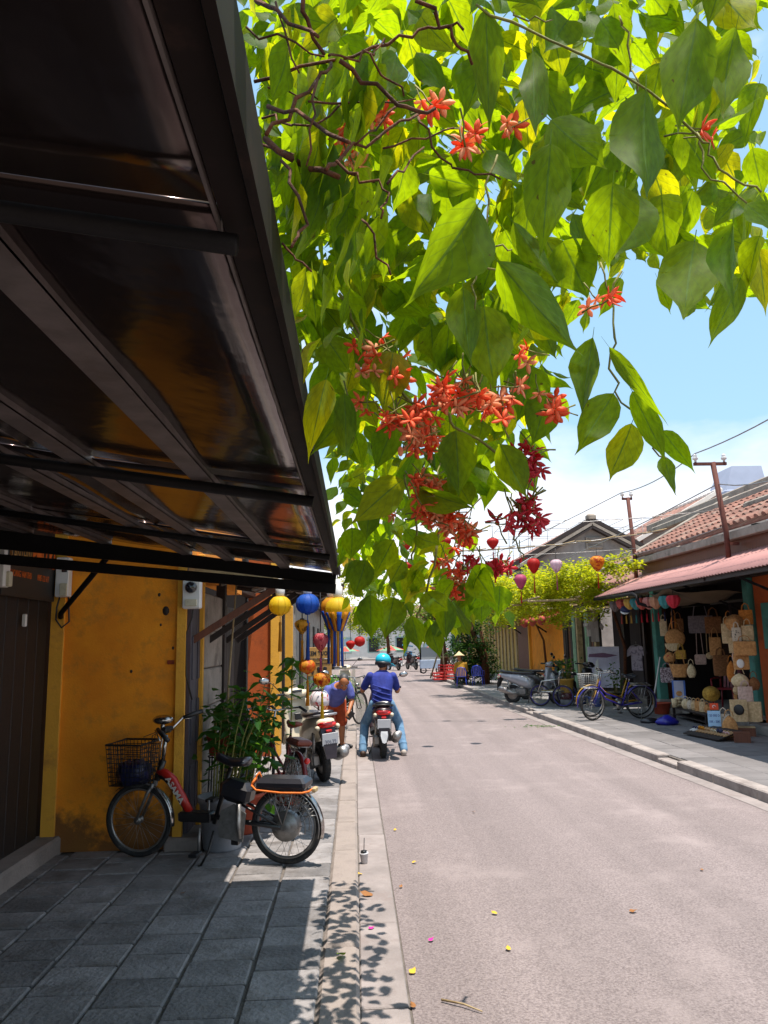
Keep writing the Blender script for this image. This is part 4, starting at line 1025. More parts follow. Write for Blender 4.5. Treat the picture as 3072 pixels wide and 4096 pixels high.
scooter('black motor scooter leaning at the dark door past the tricycle', (5.15, 20.2, .1), radians(-55), M['bike_black'], M['black'], M['saddle'], None, lean=radians(-6), mirrors=())
# helmet hung on the beige scooter
MB().ell((1.05, 0, 1.0), (.02, .02, .05), 8, 6).build('lamp_bracket', M['chrome'], eb)
hl = thing('helmet', 'white helmet with red flower pattern on the far handlebar of the beige scooter', 'helmet', (-.5, 10.95, 1.0), group='helmets')
M['flower_helmet'] = mat('flowered_helmet', S('#c9c2c6'), .3, var=.0, vscale=14, col2=S('#b01830'), lo=.40, hi=.44)
MB().lathe([(.125, -.09), (.135, -.03), (.125, .05), (.09, .10), (.04, .125), (.001, .13)], (0, 0, 0), 18).build('shell', M['flower_helmet'], hl)
MB().tube([(.11, 0, -.08), (.05, .02, -.19), (-.09, 0, -.09)], .006, 5).build('strap', M['black'], hl)

# ================================================================ people
M['skin'] = mat('skin', S('#a8683f'), .55, var=.15, vscale=9)
M['hair'] = mat('black_hair', (.012, .010, .010), .5, var=.4, vscale=30)
M['grey_hair'] = mat('greying_hair', (.05, .048, .05), .55, var=.6, vscale=40)
def cloth(name, c, c2=None, **k): return mat(name, c, .85, var=.2, vscale=7, col2=c2, bump=.35, bscale=14, **k)
M['blue_shirt'] = cloth('royal_blue_cloth', S('#26378f'), S('#18226b'))
M['tee_blue'] = cloth('violet_blue_cloth', S('#5a62a8'), S('#474e90'))
M['jeans'] = cloth('faded_denim', S('#6f93ad'), S('#4b6f92'))
M['shorts'] = cloth('rust_orange_cloth', S('#b8481f'), S('#93380f'))
M['shoe_brown'] = mat('brown_shoe', S('#3a2418'), .6)
M['shoe_light'] = mat('light_shoe', S('#a59a90'), .7)
M['helmet_cyan'] = mat('cyan_helmet', S('#1fa8c4'), .3, var=.08)
M['mask'] = mat('white_mask', (.7, .72, .75), .8)
M['mustard'] = cloth('mustard_cloth', S('#b98a1e'), S('#936a14'))

def blob(name, mb, m, parent, vox=.012, smooth=3):
    """one continuous surface out of overlapping closed forms"""
    me = mb.mesh(name + '_src', m); o = bpy.data.objects.new('src', me); COL.objects.link(o)
    r = o.modifiers.new('r', 'REMESH'); r.mode = 'VOXEL'; r.voxel_size = vox; r.use_smooth_shade = True
    s = o.modifiers.new('s', 'SMOOTH'); s.iterations = smooth; s.factor = .5
    dg = bpy.context.evaluated_depsgraph_get()
    out = bpy.data.meshes.new_from_object(o.evaluated_get(dg))
    bpy.data.objects.remove(o); bpy.data.meshes.remove(me)
    out.name = name; out.materials.clear(); out.materials.append(m)
    out.polygons.foreach_set('use_smooth', [True] * len(out.polygons))
    return link(name, out, parent)
def limb(mb, pts, rs, n=10):
    mb.tube(pts, rs, n)
    for p, r in zip(pts, rs): mb.ell(p, (r, r, r), 10, 8)
def torso(mb, secs, n=16):
    """secs: (centre, half width vector, half depth vector)"""
    rings = []
    for c, a, b in secs:
        c, a, b = V(c), V(a), V(b)
        rings.append([c + a * cos(2 * pi * k / n) + b * sin(2 * pi * k / n) for k in range(n)])
    mb.loft(rings)
def hand(mb, wrist, d, palm_n, size=.085, curl=.7, side=1):
    """palm, four bent fingers of different lengths and a thumb from the palm's side"""
    d = V(d).normalized(); n = V(palm_n).normalized(); sd = d.cross(n).normalized() * side; w = V(wrist)
    mb.tube([w, w + d * size * .45, w + d * size * .95], [.024, .032, .030], 8); mb.ell(w + d * size * .5, (.034, .034, .034), 8, 6)
    for k, L in enumerate((.07, .08, .075, .058)):
        b = w + d * size * .9 + sd * (-.027 + .018 * k)
        p1 = b + d * L * .5 + n * L * .12; p2 = p1 + (d * (1 - curl) + n * curl) * L * .4; p3 = p2 + (d * (.4 - curl) + n * (.9)) * L * .25
        mb.tube([b - d * .02, b, p1, p2, p3], [.010, .0095, .009, .0085, .007], 6)
    t0 = w + d * size * .3 - sd * .03; t1 = t0 - sd * .022 + d * .03 + n * .012; t2 = t1 + d * .03 + n * .016
    mb.tube([w + d * size * .2, t0, t1, t2], [.014, .012, .011, .008], 6)
def head(mb, c, look, up, s=1.0):
    """skull, jaw, nose, ears, brow in the skin mesh; returns the frame"""
    f = V(look).normalized(); u = (V(up) - f * V(up).dot(f)).normalized(); r = f.cross(u); c = V(c)
    R = Matrix((r, f, u)).transposed()
    mb.ell(c + u * .02 * s, (.074 * s, .093 * s, .098 * s), 16, 12, R)
    mb.ell(c + f * .03 * s - u * .055 * s, (.056 * s, .062 * s, .062 * s), 14, 10, R)
    mb.ell(c + f * .062 * s - u * .092 * s, (.026 * s, .024 * s, .020 * s), 10, 8, R)
    mb.tube([c + f * .088 * s + u * .012 * s, c + f * .108 * s - u * .022 * s, c + f * .092 * s - u * .034 * s], [.010 * s, .015 * s, .012 * s], 8)
    for q in (1, -1): mb.ell(c + r * q * .076 * s - u * .008 * s, (.011 * s, .02 * s, .031 * s), 8, 8, R)
    return R, r, f, u
def face(parent, c, R, r, f, u, s=1.0):
    """eyes, brows and mouth as small parts"""
    for q in (1, -1):
        e = MB().ell(c + r * q * .031 * s + f * .083 * s + u * .010 * s, (.013 * s, .007 * s, .007 * s), 10, 6, R).build('eye', M['white'], parent)
        MB().ell(c + r * q * .031 * s + f * .089 * s + u * .010 * s, (.006 * s, .003 * s, .006 * s), 8, 6, R).build('pupil', M['hair'], e)
        MB().tube([c + r * q * .014 * s + f * .091 * s + u * .027 * s, c + r * q * .05 * s + f * .078 * s + u * .028 * s], .004 * s, 6).build('eyebrow', M['hair'], parent)
    M['lip'] = mat('lips', S('#7a3f30'), .5)
    MB().tube([c - r * .024 * s + f * .082 * s - u * .062 * s, c + f * .092 * s - u * .06 * s, c + r * .024 * s + f * .082 * s - u * .062 * s], .005 * s, 6).build('mouth', M['lip'], parent)

# --- rider, seen from behind, head turned to his right
p = thing('person', 'man in a blue polo shirt, jeans and cyan helmet sitting astride the maroon scooter', 'person', (.41, 12.42, 0), group='people')
sL, sR = V((-.185, .02, 1.235)), V((.19, .05, 1.225)); eL, eR = V((-.30, .16, 1.00)), V((.255, .20, .98)); hL, hR = V((-.30, .66, 1.0)), V((.30, .68, .985))
hipL, hipR = V((-.10, .0, .79)), V((.10, .0, .79)); kL, kR = V((-.27, .30, .48)), V((.27, .30, .48)); fL, fR = V((-.31, .06, .09)), V((.33, .08, .09))
hc_ = V((.035, .10, 1.42)); look = V((.78, .58, -.18))
b = MB()
torso(b, [((0, 0, .74), (.16, 0, 0), (0, .12, 0)), ((0, -.01, .88), (.145, 0, 0), (0, .10, 0)), ((0, .01, 1.05), (.165, 0, 0), (0, .105, 0)), ((.0, .04, 1.20), (.18, 0, 0), (0, .095, 0)), ((.01, .06, 1.28), (.09, 0, 0), (0, .07, 0))])
limb(b, [V((.01, .07, 1.26)), V((.025, .09, 1.36))], [.058, .052])
Rh, r_, f_, u_ = head(b, hc_, look, (0, .1, 1))
for s, sh, el, ha in ((1, sL, eL, hL), (-1, sR, eR, hR)):
    limb(b, [sh, el], [.046, .042]); limb(b, [el, el.lerp(ha, .85)], [.042, .030]); hand(b, el.lerp(ha, .83), (ha - el), (0, 0, -1), .085, .8, s)
for h_, k_, ft in ((hipL, kL, fL), (hipR, kR, fR)):
    limb(b, [h_, k_], [.088, .062]); limb(b, [k_, k_.lerp(ft, .4), ft], [.06, .056, .038])
    limb(b, [ft - V((0, .03, .03)), ft + V((0, .12, -.05))], [.04, .034])
blob('body', b, M['skin'], p, .011)
b = MB()
torso(b, [((0, -.01, .715), (.175, 0, 0), (0, .135, 0)), ((0, -.015, .80), (.172, 0, 0), (0, .13, 0)), ((0, -.01, .93), (.162, 0, 0), (0, .118, 0)), ((0, .01, 1.06), (.18, 0, 0), (0, .12, 0)), ((.0, .04, 1.18), (.205, 0, 0), (0, .11, 0)), ((.0, .05, 1.235), (.185, 0, 0), (0, .10, 0)), ((.01, .06, 1.275), (.125, 0, 0), (0, .085, 0)), ((.015, .075, 1.315), (.066, 0, 0), (0, .064, 0))])
for sh, el in ((sL, eL), (sR, eR)): limb(b, [sh + V((-.008 * (1 if sh.x > 0 else -1), 0, -.006)), sh.lerp(el, .35), sh.lerp(el, .72)], [.066, .066, .064])
for k in range(4): b.tube([(-.15, -.125, 1.1 - .07 * k), (0, -.142, 1.05 - .08 * k), (.16, -.10, 1.0 - .075 * k)], .014, 6)
blob('polo_shirt', b, M['blue_shirt'], p, .011, 2)
b = MB(); torso(b, [((0, 0, .71), (.168, 0, 0), (0, .135, 0)), ((0, 0, .80), (.163, 0, 0), (0, .122, 0))])
for h_, k_, ft in ((hipL, kL, fL), (hipR, kR, fR)):
    limb(b, [h_, h_.lerp(k_, .5), k_], [.105, .092, .078]); limb(b, [k_, k_.lerp(ft, .45), ft + V((0, 0, .0))], [.078, .072, .066])
    for t in (.25, .5, .8): b.torus(k_.lerp(ft, t), .068, .010, (ft - k_), 14, 6)
blob('jeans', b, M['jeans'], p, .012, 2)
for ft, m_ in ((fL, 'shoe_brown'), (fR, 'shoe_light')):
    b = MB(); limb(b, [ft + V((0, -.05, -.04)), ft + V((0, .04, -.045)), ft + V((0, .15, -.055))], [.048, .045, .036]); b.box(ft + V((0, .05, -.078)), (.085, .26, .02), bev=.008)
    blob('shoe', b, M[m_], p, .009, 2)
b = MB(); b.ell(hc_ + u_ * .0 - f_ * .02, (.079, .092, .09), 14, 10, Rh); blob('hair', b, M['hair'], p, .012, 2)
hm = MB(); prof = [(.118, -.015), (.126, .02), (.122, .06), (.10, .10), (.06, .13), (.001, .142)]
hm.lathe(prof, hc_ + u_ * .02 - f_ * .005, 20, Rh @ Matrix.Diagonal((.92, 1.08, 1)).to_3x3() if False else Rh)
he = hm.build('helmet', M['helmet_cyan'], p)
MB().lathe([(.119, -.05), (.127, -.045), (.128, -.01), (.12, -.008)], hc_ + u_ * .02 - f_ * .005, 20, Rh).build('helmet_band', M['black'], he)
vz = MB(); q0 = hc_ + u_ * .015
vz.loft([[q0 + f_ * .11 + r_ * x + u_ * (.006 - .9 * x * x) for x in (-.1, -.05, 0, .05, .1)] + [q0 + f_ * .11 + r_ * x + u_ * (-.006 - .9 * x * x) for x in (.1, .05, 0, -.05, -.1)],
         [q0 + f_ * (.20 - 2 * x * x) + r_ * x - u_ * (.03 + .9 * x * x) for x in (-.1, -.05, 0, .05, .1)] + [q0 + f_ * (.20 - 2 * x * x) + r_ * x - u_ * (.036 + .9 * x * x) for x in (.1, .05, 0, -.05, -.1)]])
vz.build('visor', M['helmet_cyan'], he)
MB().tube([hc_ + r_ * .085 + u_ * .0, hc_ + r_ * .07 + f_ * .03 - u_ * .08, hc_ + f_ * .05 - u_ * .125, hc_ - r_ * .07 + f_ * .03 - u_ * .08, hc_ - r_ * .085], .008, 6).build('chin_strap', M['black'], he)
MB().ell(hc_ + f_ * .06 - u_ * .05, (.060, .055, .055), 14, 10, Rh).build('face_mask', M['mask'], p)
face(p, hc_, Rh, r_, f_, u_)

# --- man bending over the beige scooter's front
p = thing('person', 'man in a violet-blue tee and rust shorts bending forward on the left pavement', 'person', (-.33, 12.75, .1), group='people')
hip = V((-.02, .12, .72)); shc = V((.05, -.22, .96))
sL, sR = V((.22, -.20, 1.00)), V((-.13, -.24, .93)); eL, eR = V((.27, -.22, .74)), V((-.15, -.30, .68)); hL, hR = V((.22, -.36, .60)), V((-.13, -.36, .45))
hc_ = V((.15, -.40, 1.045)); look = V((.0, -.72, -.70))
hipL, hipR = V((.08, .12, .70)), V((-.11, .12, .70)); kL, kR = V((.10, .04, .40)), V((-.13, .0, .40)); fL, fR = V((.10, .04, .055)), V((-.16, .08, .055))
def blk(c, a, bb): return (c, a, bb)
ax = (shc - hip).normalized(); side = V((1, .05, .1)).normalized(); dep = ax.cross(side).normalized()
def man_torso(mb, e):
    torso(mb, [(hip - ax * .08, side * (.15 + e), dep * (.11 + e)), (hip + ax * .08, side * (.145 + e), dep * (.115 + e)), (hip.lerp(shc, .55), side * (.16 + e), dep * (.11 + e)), (hip.lerp(shc, .9), side * (.178 + e), dep * (.10 + e)), (shc + ax * .06, side * (.09 + e), dep * (.07 + e))])
b = MB(); man_torso(b, 0)
limb(b, [shc + ax * .03, hc_ - V(look) * .04 - V((0, 0, .03))], [.056, .052])
Rh, r_, f_, u_ = head(b, hc_, look, (0, -.5, 1))
for s, sh, el, ha in ((-1, sL, eL, hL), (1, sR, eR, hR)):
    limb(b, [sh, el], [.044, .040]); limb(b, [el, ha], [.040, .028]); hand(b, el.lerp(ha, .97), (ha - el), (0, 1, 0), .085, .6, s)
for h_, k_, ft in ((hipL, kL, fL), (hipR, kR, fR)):
    limb(b, [h_, k_], [.085, .056]); limb(b, [k_, k_.lerp(ft, .35), ft], [.054, .056, .036])
for ft, dr in ((fL, V((.85, -.5, 0))), (fR, V((-.2, -1, 0)))): limb(b, [ft + V((0, 0, -.015)), ft + dr * .14 + V((0, 0, -.025))], [.036, .028])
blob('body', b, M['skin'], p, .011)
b = MB(); man_torso(b, .016); b.ell(hip + ax * .05, (.15, .14, .1), 12, 8)
for sh, el in ((sL, eL), (sR, eR)): limb(b, [sh.lerp(shc, .1), sh.lerp(el, .3), sh.lerp(el, .66)], [.067, .067, .068])
for k in range(4): b.tube([hip.lerp(shc, .2 + .16 * k) - side * .12 + dep * .10, hip.lerp(shc, .15 + .16 * k) + dep * .125, hip.lerp(shc, .25 + .16 * k) + side * .13 + dep * .09], .012, 6)
blob('tee_shirt', b, M['tee_blue'], p, .011, 2)
b = MB(); torso(b, [(hip - ax * .04 + V((0, 0, -.09)), (.16, 0, 0), (0, .13, 0)), (hip + V((0, 0, .03)), (.155, 0, 0), (0, .125, 0))])
for h_, k_ in ((hipL, kL), (hipR, kR)): limb(b, [h_, h_.lerp(k_, .5), h_.lerp(k_, .95)], [.10, .098, .095])
blob('shorts', b, M['shorts'], p, .011, 2)
for ft, dr in ((fL, V((.85, -.5, 0)).normalized()), (fR, V((-.2, -1, 0)).normalized())):
    b = MB(); limb(b, [ft + V((0, 0, -.02)) - dr * .04, ft + dr * .07 + V((0, 0, -.02)), ft + dr * .17 + V((0, 0, -.025))], [.036, .038, .03]); blob('shoe', b, M['black'], p, .009, 2)
b = MB(); b.ell(hc_ + u_ * .035 - f_ * .028, (.081, .095, .092), 14, 10, Rh); blob('hair', b, M['grey_hair'], p, .012, 2)
face(p, hc_, Rh, r_, f_, u_)
ph = MB().box((0, 0, 0), (.08, .016, .15), bev=.006).build('phone', M['black']); tag(ph, 'black phone held in the bending man\'s lower hand', 'phone'); ph.location = V((-.33, 12.75, .1)) + hL + V((.02, -.06, -.06)); ph.rotation_euler = (.5, .6, .3)

# --- woman in a conical hat, sitting with her back to the street
p = thing('person', 'woman in a mustard top and conical hat on a blue chair by the dark tree', 'person', (3.95, 29.2, .1), group='people')
b = MB()
torso(b, [((0, 0, .36), (.17, 0, 0), (0, .13, 0)), ((0, .02, .6), (.14, 0, 0), (0, .10, 0)), ((0, .05, .82), (.17, 0, 0), (0, .09, 0)), ((0, .06, .88), (.07, 0, 0), (0, .06, 0))])
limb(b, [(0, .06, .86), (-.02, .08, .96)], [.05, .05]); head(b, (-.04, .1, 1.03), (-.5, .8, -.3), (0, 0, 1))
for s in (1, -1):
    limb(b, [(s * .17, .04, .8), (s * .22, .1, .55), (s * .12, .3, .45)], [.05, .042, .03]); hand(b, (s * .12, .3, .45), (-s * .4, .8, 0), (0, 0, -1), .08, .6, s)
    limb(b, [(s * .1, .02, .36), (s * .14, .42, .38), (s * .14, .38, .06)], [.085, .06, .04]); limb(b, [(s * .14, .36, .04), (s * .14, .5, .035)], [.036, .03])
blob('body', b, M['skin'], p, .014)
b = MB(); torso(b, [((0, 0, .33), (.19, 0, 0), (0, .15, 0)), ((0, .02, .6), (.165, 0, 0), (0, .125, 0)), ((0, .05, .82), (.19, 0, 0), (0, .105, 0)), ((0, .06, .89), (.08, 0, 0), (0, .07, 0))])
for s in (1, -1): limb(b, [(s * .17, .04, .8), (s * .22, .1, .55), (s * .15, .24, .47)], [.068, .06, .05])
blob('blouse', b, M['mustard'], p, .014, 2)
b = MB()
for s in (1, -1): limb(b, [(s * .1, .02, .36), (s * .14, .42, .38), (s * .14, .38, .1)], [.1, .078, .06])
blob('trousers', b, mat('dark_trousers', (.02, .02, .03), .9), p, .014, 2)
M['straw'] = mat('straw', S('#c9b58c'), .8, var=.3, vscale=25, bump=.3, bscale=60)
MB().lathe([(.22, 0), (.215, .008), (.11, .09), (.004, .19), (.002, .185), (.2, .0)], (-.04, .1, 1.08), 22, Rx(-.15)).build('conical_hat', M['straw'], p)

# ================================================================ goods of the bag shop
def weave(name, c, c2): return mat(name, S(c), .85, var=.2, vscale=26, col2=S(c2), bump=.7, bscale=110, detail=2)
WV = {'tan': weave('tan_woven_straw', '#cf9a60', '#ab7744'), 'brown': weave('brown_woven_straw', '#9c6a40', '#7a4e2c'), 'beige': weave('beige_woven_straw', '#d8bd94', '#b89c72'),
      'cream': weave('cream_woven_straw', '#e6d3ac', '#c8b188'), 'orange': weave('orange_woven_straw', '#d8883a', '#b06a22'), 'grey': weave('grey_woven_cloth', '#8a7e82', '#6a6266'),
      'pink': weave('pinkish_woven_cloth', '#dcc0b4', '#bfa295'), 'dark': weave('dark_woven_cloth', '#45301f', '#302015'), 'yellow': weave('yellow_straw', '#c0983c', '#9a7426'),
      'floral': mat('floral_cloth', S('#a89ca0'), .85, var=0, vscale=30, col2=S('#5c4a50'), lo=.45, hi=.55), 'motif': mat('motif_cloth', S('#c4b6a2'), .85, var=0, vscale=22, col2=S('#2a2430'), lo=.36, hi=.42)}
def bag(shape, m, w, h, label, loc, rz, strap=0.0, lean=0.0, badge=None, d=None, name='bag'):
    w *= 1.14; h *= 1.08
    b = thing(name, label, name.replace('_', ' '), (loc[0], loc[1], loc[2] - h / 2), rot=(lean, 0, rz), group='bags of the street shop')
    d = d or min(.12, w * .4); mm = WV[m]
    if shape == 'tote':
        prof = ((0, .86), (.02, .96), (.5, 1.0), (1.0, .97)); rings = []
        for t, k in prof: rings.append([V((x * w / 2 * k, y * d / 2 * (1.1 - .45 * t) * (1 + .0 * x), h * t)) for x, y in ((-1, -.8), (-.8, -1), (0, -1.15), (.8, -1), (1, -.8), (1, .8), (.8, 1), (0, 1.15), (-.8, 1), (-1, .8))])
        MB().loft(rings).build('bag_body', mm, b)
    elif shape == 'basket':
        rings = [[V((w / 2 * (.66 + .34 * t) * cos(a), d * (.7 + .3 * t) * sin(a) * .8, h * t + .02 * t * cos(2 * a))) for a in [2 * pi * k / 18 for k in range(18)]] for t in (0, .06, .5, 1)]
        MB().loft(rings, smooth=False).build('bag_body', mm, b)
    elif shape == 'round':
        MB().lathe([(.001, -d * .4), (w * .40, -d * .35), (w / 2, -d * .12), (w / 2, d * .12), (w * .40, d * .35), (.001, d * .4)], (0, 0, h / 2), 24, Rx(pi / 2)).build('bag_body', mm, b)
    elif shape == 'half':
        pts = [V((w / 2 * cos(a), -d / 3, h + h * sin(a))) for a in [pi + pi * k / 14 for k in range(15)]]
        MB().prism(pts, (0, d * .66, 0)).build('bag_body', mm, b)
    elif shape == 'pouch':
        R = []
        for i in range(9):
            t = i / 8; q = sin(pi * min(1, .12 + .9 * t)) ** .6; R.append([V((w / 2 * q * cos(a) * (1 + .05 * sin(5 * a)), d * .6 * q * sin(a), h * t + .012 * sin(4 * a))) for a in [2 * pi * k / 16 for k in range(16)]])
        MB().loft(R, smooth=True).build('bag_body', mm, b)
    elif shape == 'box':
        MB().box((0, 0, h / 2), (w, d, h), bev=min(.02, w * .1)).build('bag_body', mm, b)
    if strap:
        for s in ((-1, 1) if shape in ('tote', 'basket') else (0,)):
            y = s * d * .35
            MB().tube([(-w * .28, y, h * .97), (-w * .2, y, h + strap * .7), (0, y, h + strap), (w * .2, y, h + strap * .7), (w * .28, y, h * .97)], .008, 5).build('handle', mm, b)
    if badge:
        if badge == 'red': MB().ell((0, -d * .42, h * .5), (w * .28, .012, h * .22), 12, 8).build('motif', M['red_plastic'], b)
        if badge == 'white': MB().ell((-w * .1, -d * .62, h * .4), (w * .25, .012, h * .3), 12, 8).build('motif', M['white'], b)
        if badge == 'black': MB().ell((0, -d * .62, h * .55), (w * .3, .012, h * .25), 10, 6).build('motif', M['black'], b)
    return b
RB = -.42
def X_(y, z, X): return (X, y, z)
BAGS = [
 ('tote', 'cream', .14, .35, 'flat cream straw tote hanging highest by the far teal post', (6.95, 17.27, 1.95), .1, None),
 ('pouch', 'orange', .12, .30, 'narrow orange pouch hanging above the round brown bag', (6.95, 16.7, 2.05), .12, 'red'),
 ('tote', 'brown', .19, .27, 'brown tote behind the red strap at the top of the far column', (7.05, 16.7, 1.98), .15, None),
 ('round', 'tan', .36, .34, 'large round tan bag in the upper far column of the shop', (6.85, 16.45, 1.71), .18, None),
 ('half', 'cream', .26, .15, 'cream half-moon bag under the large round tan bag', (6.78, 16.45, 1.52), .12, None),
 ('pouch', 'tan', .22, .2, 'tan pouch with a red motif under the cream half-moon bag', (6.76, 16.6, 1.31), .1, 'red'),
 ('tote', 'yellow', .18, .17, 'little yellow and brown bag beside the red motif pouch', (6.85, 16.22, 1.37), .14, None),
 ('basket', 'tan', .35, .25, 'wide tan basket bag with long handles under the yellow bag', (6.78, 16.2, 1.04), .3, None),
 ('pouch', 'cream', .16, .25, 'cream pouch tucked beside the wide tan basket bag', (6.95, 16.0, 1.04), .1, None),
 ('tote', 'floral', .24, .29, 'grey floral cloth bag lowest in the far column', (6.72, 16.72, .93), .1, None),
 ('tote', 'grey', .44, .34, 'large grey shoulder bag with tall handles hanging in the middle', (7.4, 16.37, 1.99), .3, None),
 ('tote', 'brown', .3, .32, 'brown tote behind the large grey shoulder bag', (7.6, 16.2, 1.97), .2, None),
 ('box', 'pink', .2, .2, 'small square pinkish bag on a very long strap', (7.38, 16.48, 1.25), .62, None),
 ('round', 'beige', .13, .15, 'small round beige purse on a long strap beside the square pinkish bag', (7.5, 16.3, 1.33), .55, None),
 ('tote', 'tan', .2, .34, 'slim tan tote hanging between the grey bag and the near column', (7.4, 15.78, 1.53), .2, None),
 ('tote', 'brown', .26, .38, 'tall brown tote above the red chair', (7.4, 15.6, 1.15), .15, None),
 ('tote', 'dark', .28, .28, 'dark brown bag hanging behind the slim tan tote', (7.6, 15.8, 1.5), .15, None),
 ('pouch', 'orange', .15, .17, 'small orange pouch at the top of the near column', (6.9, 14.09, 2.0), .1, None),
 ('tote', 'orange', .2, .24, 'bright orange tote topmost beside the near teal post', (6.98, 13.6, 2.06), .12, None),
 ('tote', 'beige', .17, .33, 'beige tote under the small orange pouch', (6.8, 13.98, 1.78), .14, None),
 ('tote', 'beige', .11, .25, 'narrow beige bag below the beige tote of the near column', (6.75, 13.73, 1.57), .1, None),
 ('tote', 'motif', .13, .22, 'cloth bag with dark printed motif in the near column', (6.68, 13.4, 1.76), .1, None),
 ('tote', 'beige', .17, .24, 'beige bag beside the dark printed motif bag', (6.86, 13.36, 1.78), .12, None),
 ('box', 'tan', .31, .23, 'wide flat tan rectangular bag by the near teal post', (6.7, 13.2, 1.52), .1, None),
 ('pouch', 'pink', .11, .24, 'slim pinkish pouch under the wide tan rectangular bag', (6.8, 13.75, 1.38), .1, None),
 ('tote', 'tan', .22, .24, 'tan bag with a white patch in the near column', (6.68, 13.33, 1.29), .1, 'white'),
 ('pouch', 'orange', .15, .34, 'long oval orange-brown bag at the inner side of the near column', (6.85, 14.06, 1.1), .1, None),
 ('pouch', 'cream', .25, .2, 'plump cream pouch below the white patch bag', (6.64, 13.36, .98), .1, None),
 ('pouch', 'brown', .18, .2, 'brown pouch behind the plump cream pouch', (6.85, 13.3, .92), .1, None),
 ('pouch', 'beige', .16, .16, 'small beige pouch under the plump cream pouch', (6.75, 13.67, .80), .08, None),
 ('tote', 'pink', .2, .23, 'pinkish cream bag lowest but one in the near column', (6.6, 13.13, .76), .1, None),
 ('pouch', 'tan', .11, .18, 'thin tan pouch beside the pinkish cream bag', (6.85, 13.93, .68), .08, None),
 ('tote', 'beige', .24, .33, 'large beige tote standing on the wooden box by the near post', (6.42, 13.05, .50), .0, 'black'),
 ('tote', 'beige', .2, .30, 'beige tote turned sideways behind the large beige tote', (6.66, 13.0, .48), .0, None),
 ('tote', 'motif', .17, .32, 'white cloth bag with black motif standing on the pavement by the sign', (6.2, 13.16, .27), .1, None),
 ('pouch', 'tan', .22, .32, 'tan sack bag standing before the white motif bag', (6.12, 12.8, .27), .1, None),
]
for sh, m_, w_, h_, lab, lc, st, bd in BAGS:
    bag(sh, m_, w_, h_, lab, lc, RB + rnd.uniform(-.25, .25), st, 0, bd)
# hat hung in the near column
ht = thing('straw_hat', 'round straw hat hung in the near bag column', 'hat', (6.74, 13.55, 1.96), rot=(radians(80), 0, RB), group='straw hats')
MB().lathe([(.15, 0), (.155, .006), (.09, .012), (.085, .06), (.06, .09), (.001, .1)], (0, 0, 0), 22).build('crown', WV['tan'], ht)
ht2 = dup(ht, 'yellow straw hat lying tilted on the end of the purse table', (6.6, 14.42, .68), RB, rot=(radians(60), 0, RB)); 
for ch in ht2.children: ch.data = ch.data.copy(); ch.data.materials.clear(); ch.data.materials.append(WV['yellow'])
# table with a row of purses
tb = thing('display_table', 'low dark table with a row of straw purses on it', 'table', (6.62, 15.1, .1), radians(-4))
MB().box((0, 0, .225), (.42, 1.9, .03), bev=.006).build('table_top', M['wood_dark'], tb)
for x in (-.17, .17):
    for y in (-.88, .88): MB().box((x, y, .105), (.05, .05, .21), bev=.004).build('leg', M['wood_dark'], tb)
MB().box((0, 0, .08), (.34, 1.7, .02)).build('shelf', M['wood_dark'], tb)
for i, (y, z, w_, h_, m_, s_, lab) in enumerate(((15.40, .43, .16, .18, 'cream', 'pouch', 'plump cream purse at the far end of the purse row'), (15.2, .44, .12, .17, 'motif', 'pouch', 'purse with dark speckles second in the row on the table'), (15.02, .43, .12, .17, 'beige', 'pouch', 'beige purse in the middle of the purse row'), (14.84, .44, .11, .18, 'tan', 'tote', 'tan upright purse after the beige one on the table'), (14.64, .44, .11, .18, 'beige', 'tote', 'tall beige purse near the end of the purse row'), (14.46, .42, .11, .14, 'tan', 'pouch', 'short tan purse at the near end of the row on the table'))):
    bag(s_, m_, w_, h_, lab, (6.52, y, .34 + h_ / 2), RB - .4, .05, name='purse')
for k, z in enumerate((.36, .42, .48)):
    bag('pouch', 'cream', .2 - .02 * k, .06, ('bottom cream pouch of the stack on the table corner', 'middle cream pouch of the stack on the table corner', 'top cream pouch of the stack on the table corner')[k], (6.56, 15.85, z + .01), RB, 0, name='pouch')
cn = thing('basket', 'tall cream straw cup standing before the pouch stack', 'basket', (6.42, 15.7, .34)); MB().lathe([(.05, 0), (.06, .17), (.054, .17), (.045, .02), (.001, .02)], (0, 0, 0), 18).build('basket_body', WV['cream'], cn)
# signs
ps = thing('poster', 'blue-edged poster of a straw bag standing behind the table', 'poster', (6.8, 16.35, .42), rot=(radians(-6), 0, RB))
MB().box((0, 0, .2), (.26, .015, .42), bev=.003).build('board', mat('poster_blue', S('#3f6cc0'), .5, var=.1), ps)
MB().box((0, -.0105, .21), (.19, .005, .38)).build('paper', mat('poster_paper', S('#aeb2c8'), .6, var=.1), ps)
MB().ell((0, -.014, .14), (.062, .003, .055), 14, 8).build('picture', WV['tan'], ps)
sn = thing('price_sign', 'pale blue price sign with dark blue numerals between the bags and the sandals', 'sign', (6.02, 13.12, .24), rot=(radians(-12), 0, RB))
MB().box((0, 0, .13), (.2, .012, .26), bev=.002).build('board', mat('sign_pale_blue', S('#9fc4e2'), .5, var=.08), sn)
RSN = axes((1, 0, 0), (0, 0, 1)); nb = mat('sign_dark_blue', S('#2c3f86'), .5)
text('lettering', '120 000 D', .055, (0, -.008, .18), RSN, nb, sn, sx=.75, bold=.001); text('lettering', '10K - 50K', .055, (0, -.008, .08), RSN, nb, sn, sx=.75, bold=.001)
oc = thing('packet', 'bright orange packet with a white curl standing on top of the price sign', 'packet', (6.08, 13.22, .5), rot=(0, 0, RB))
MB().box((0, 0, .06), (.14, .03, .11), bev=.006).build('carton', mat('orange_card', S('#d8481c'), .5), oc)
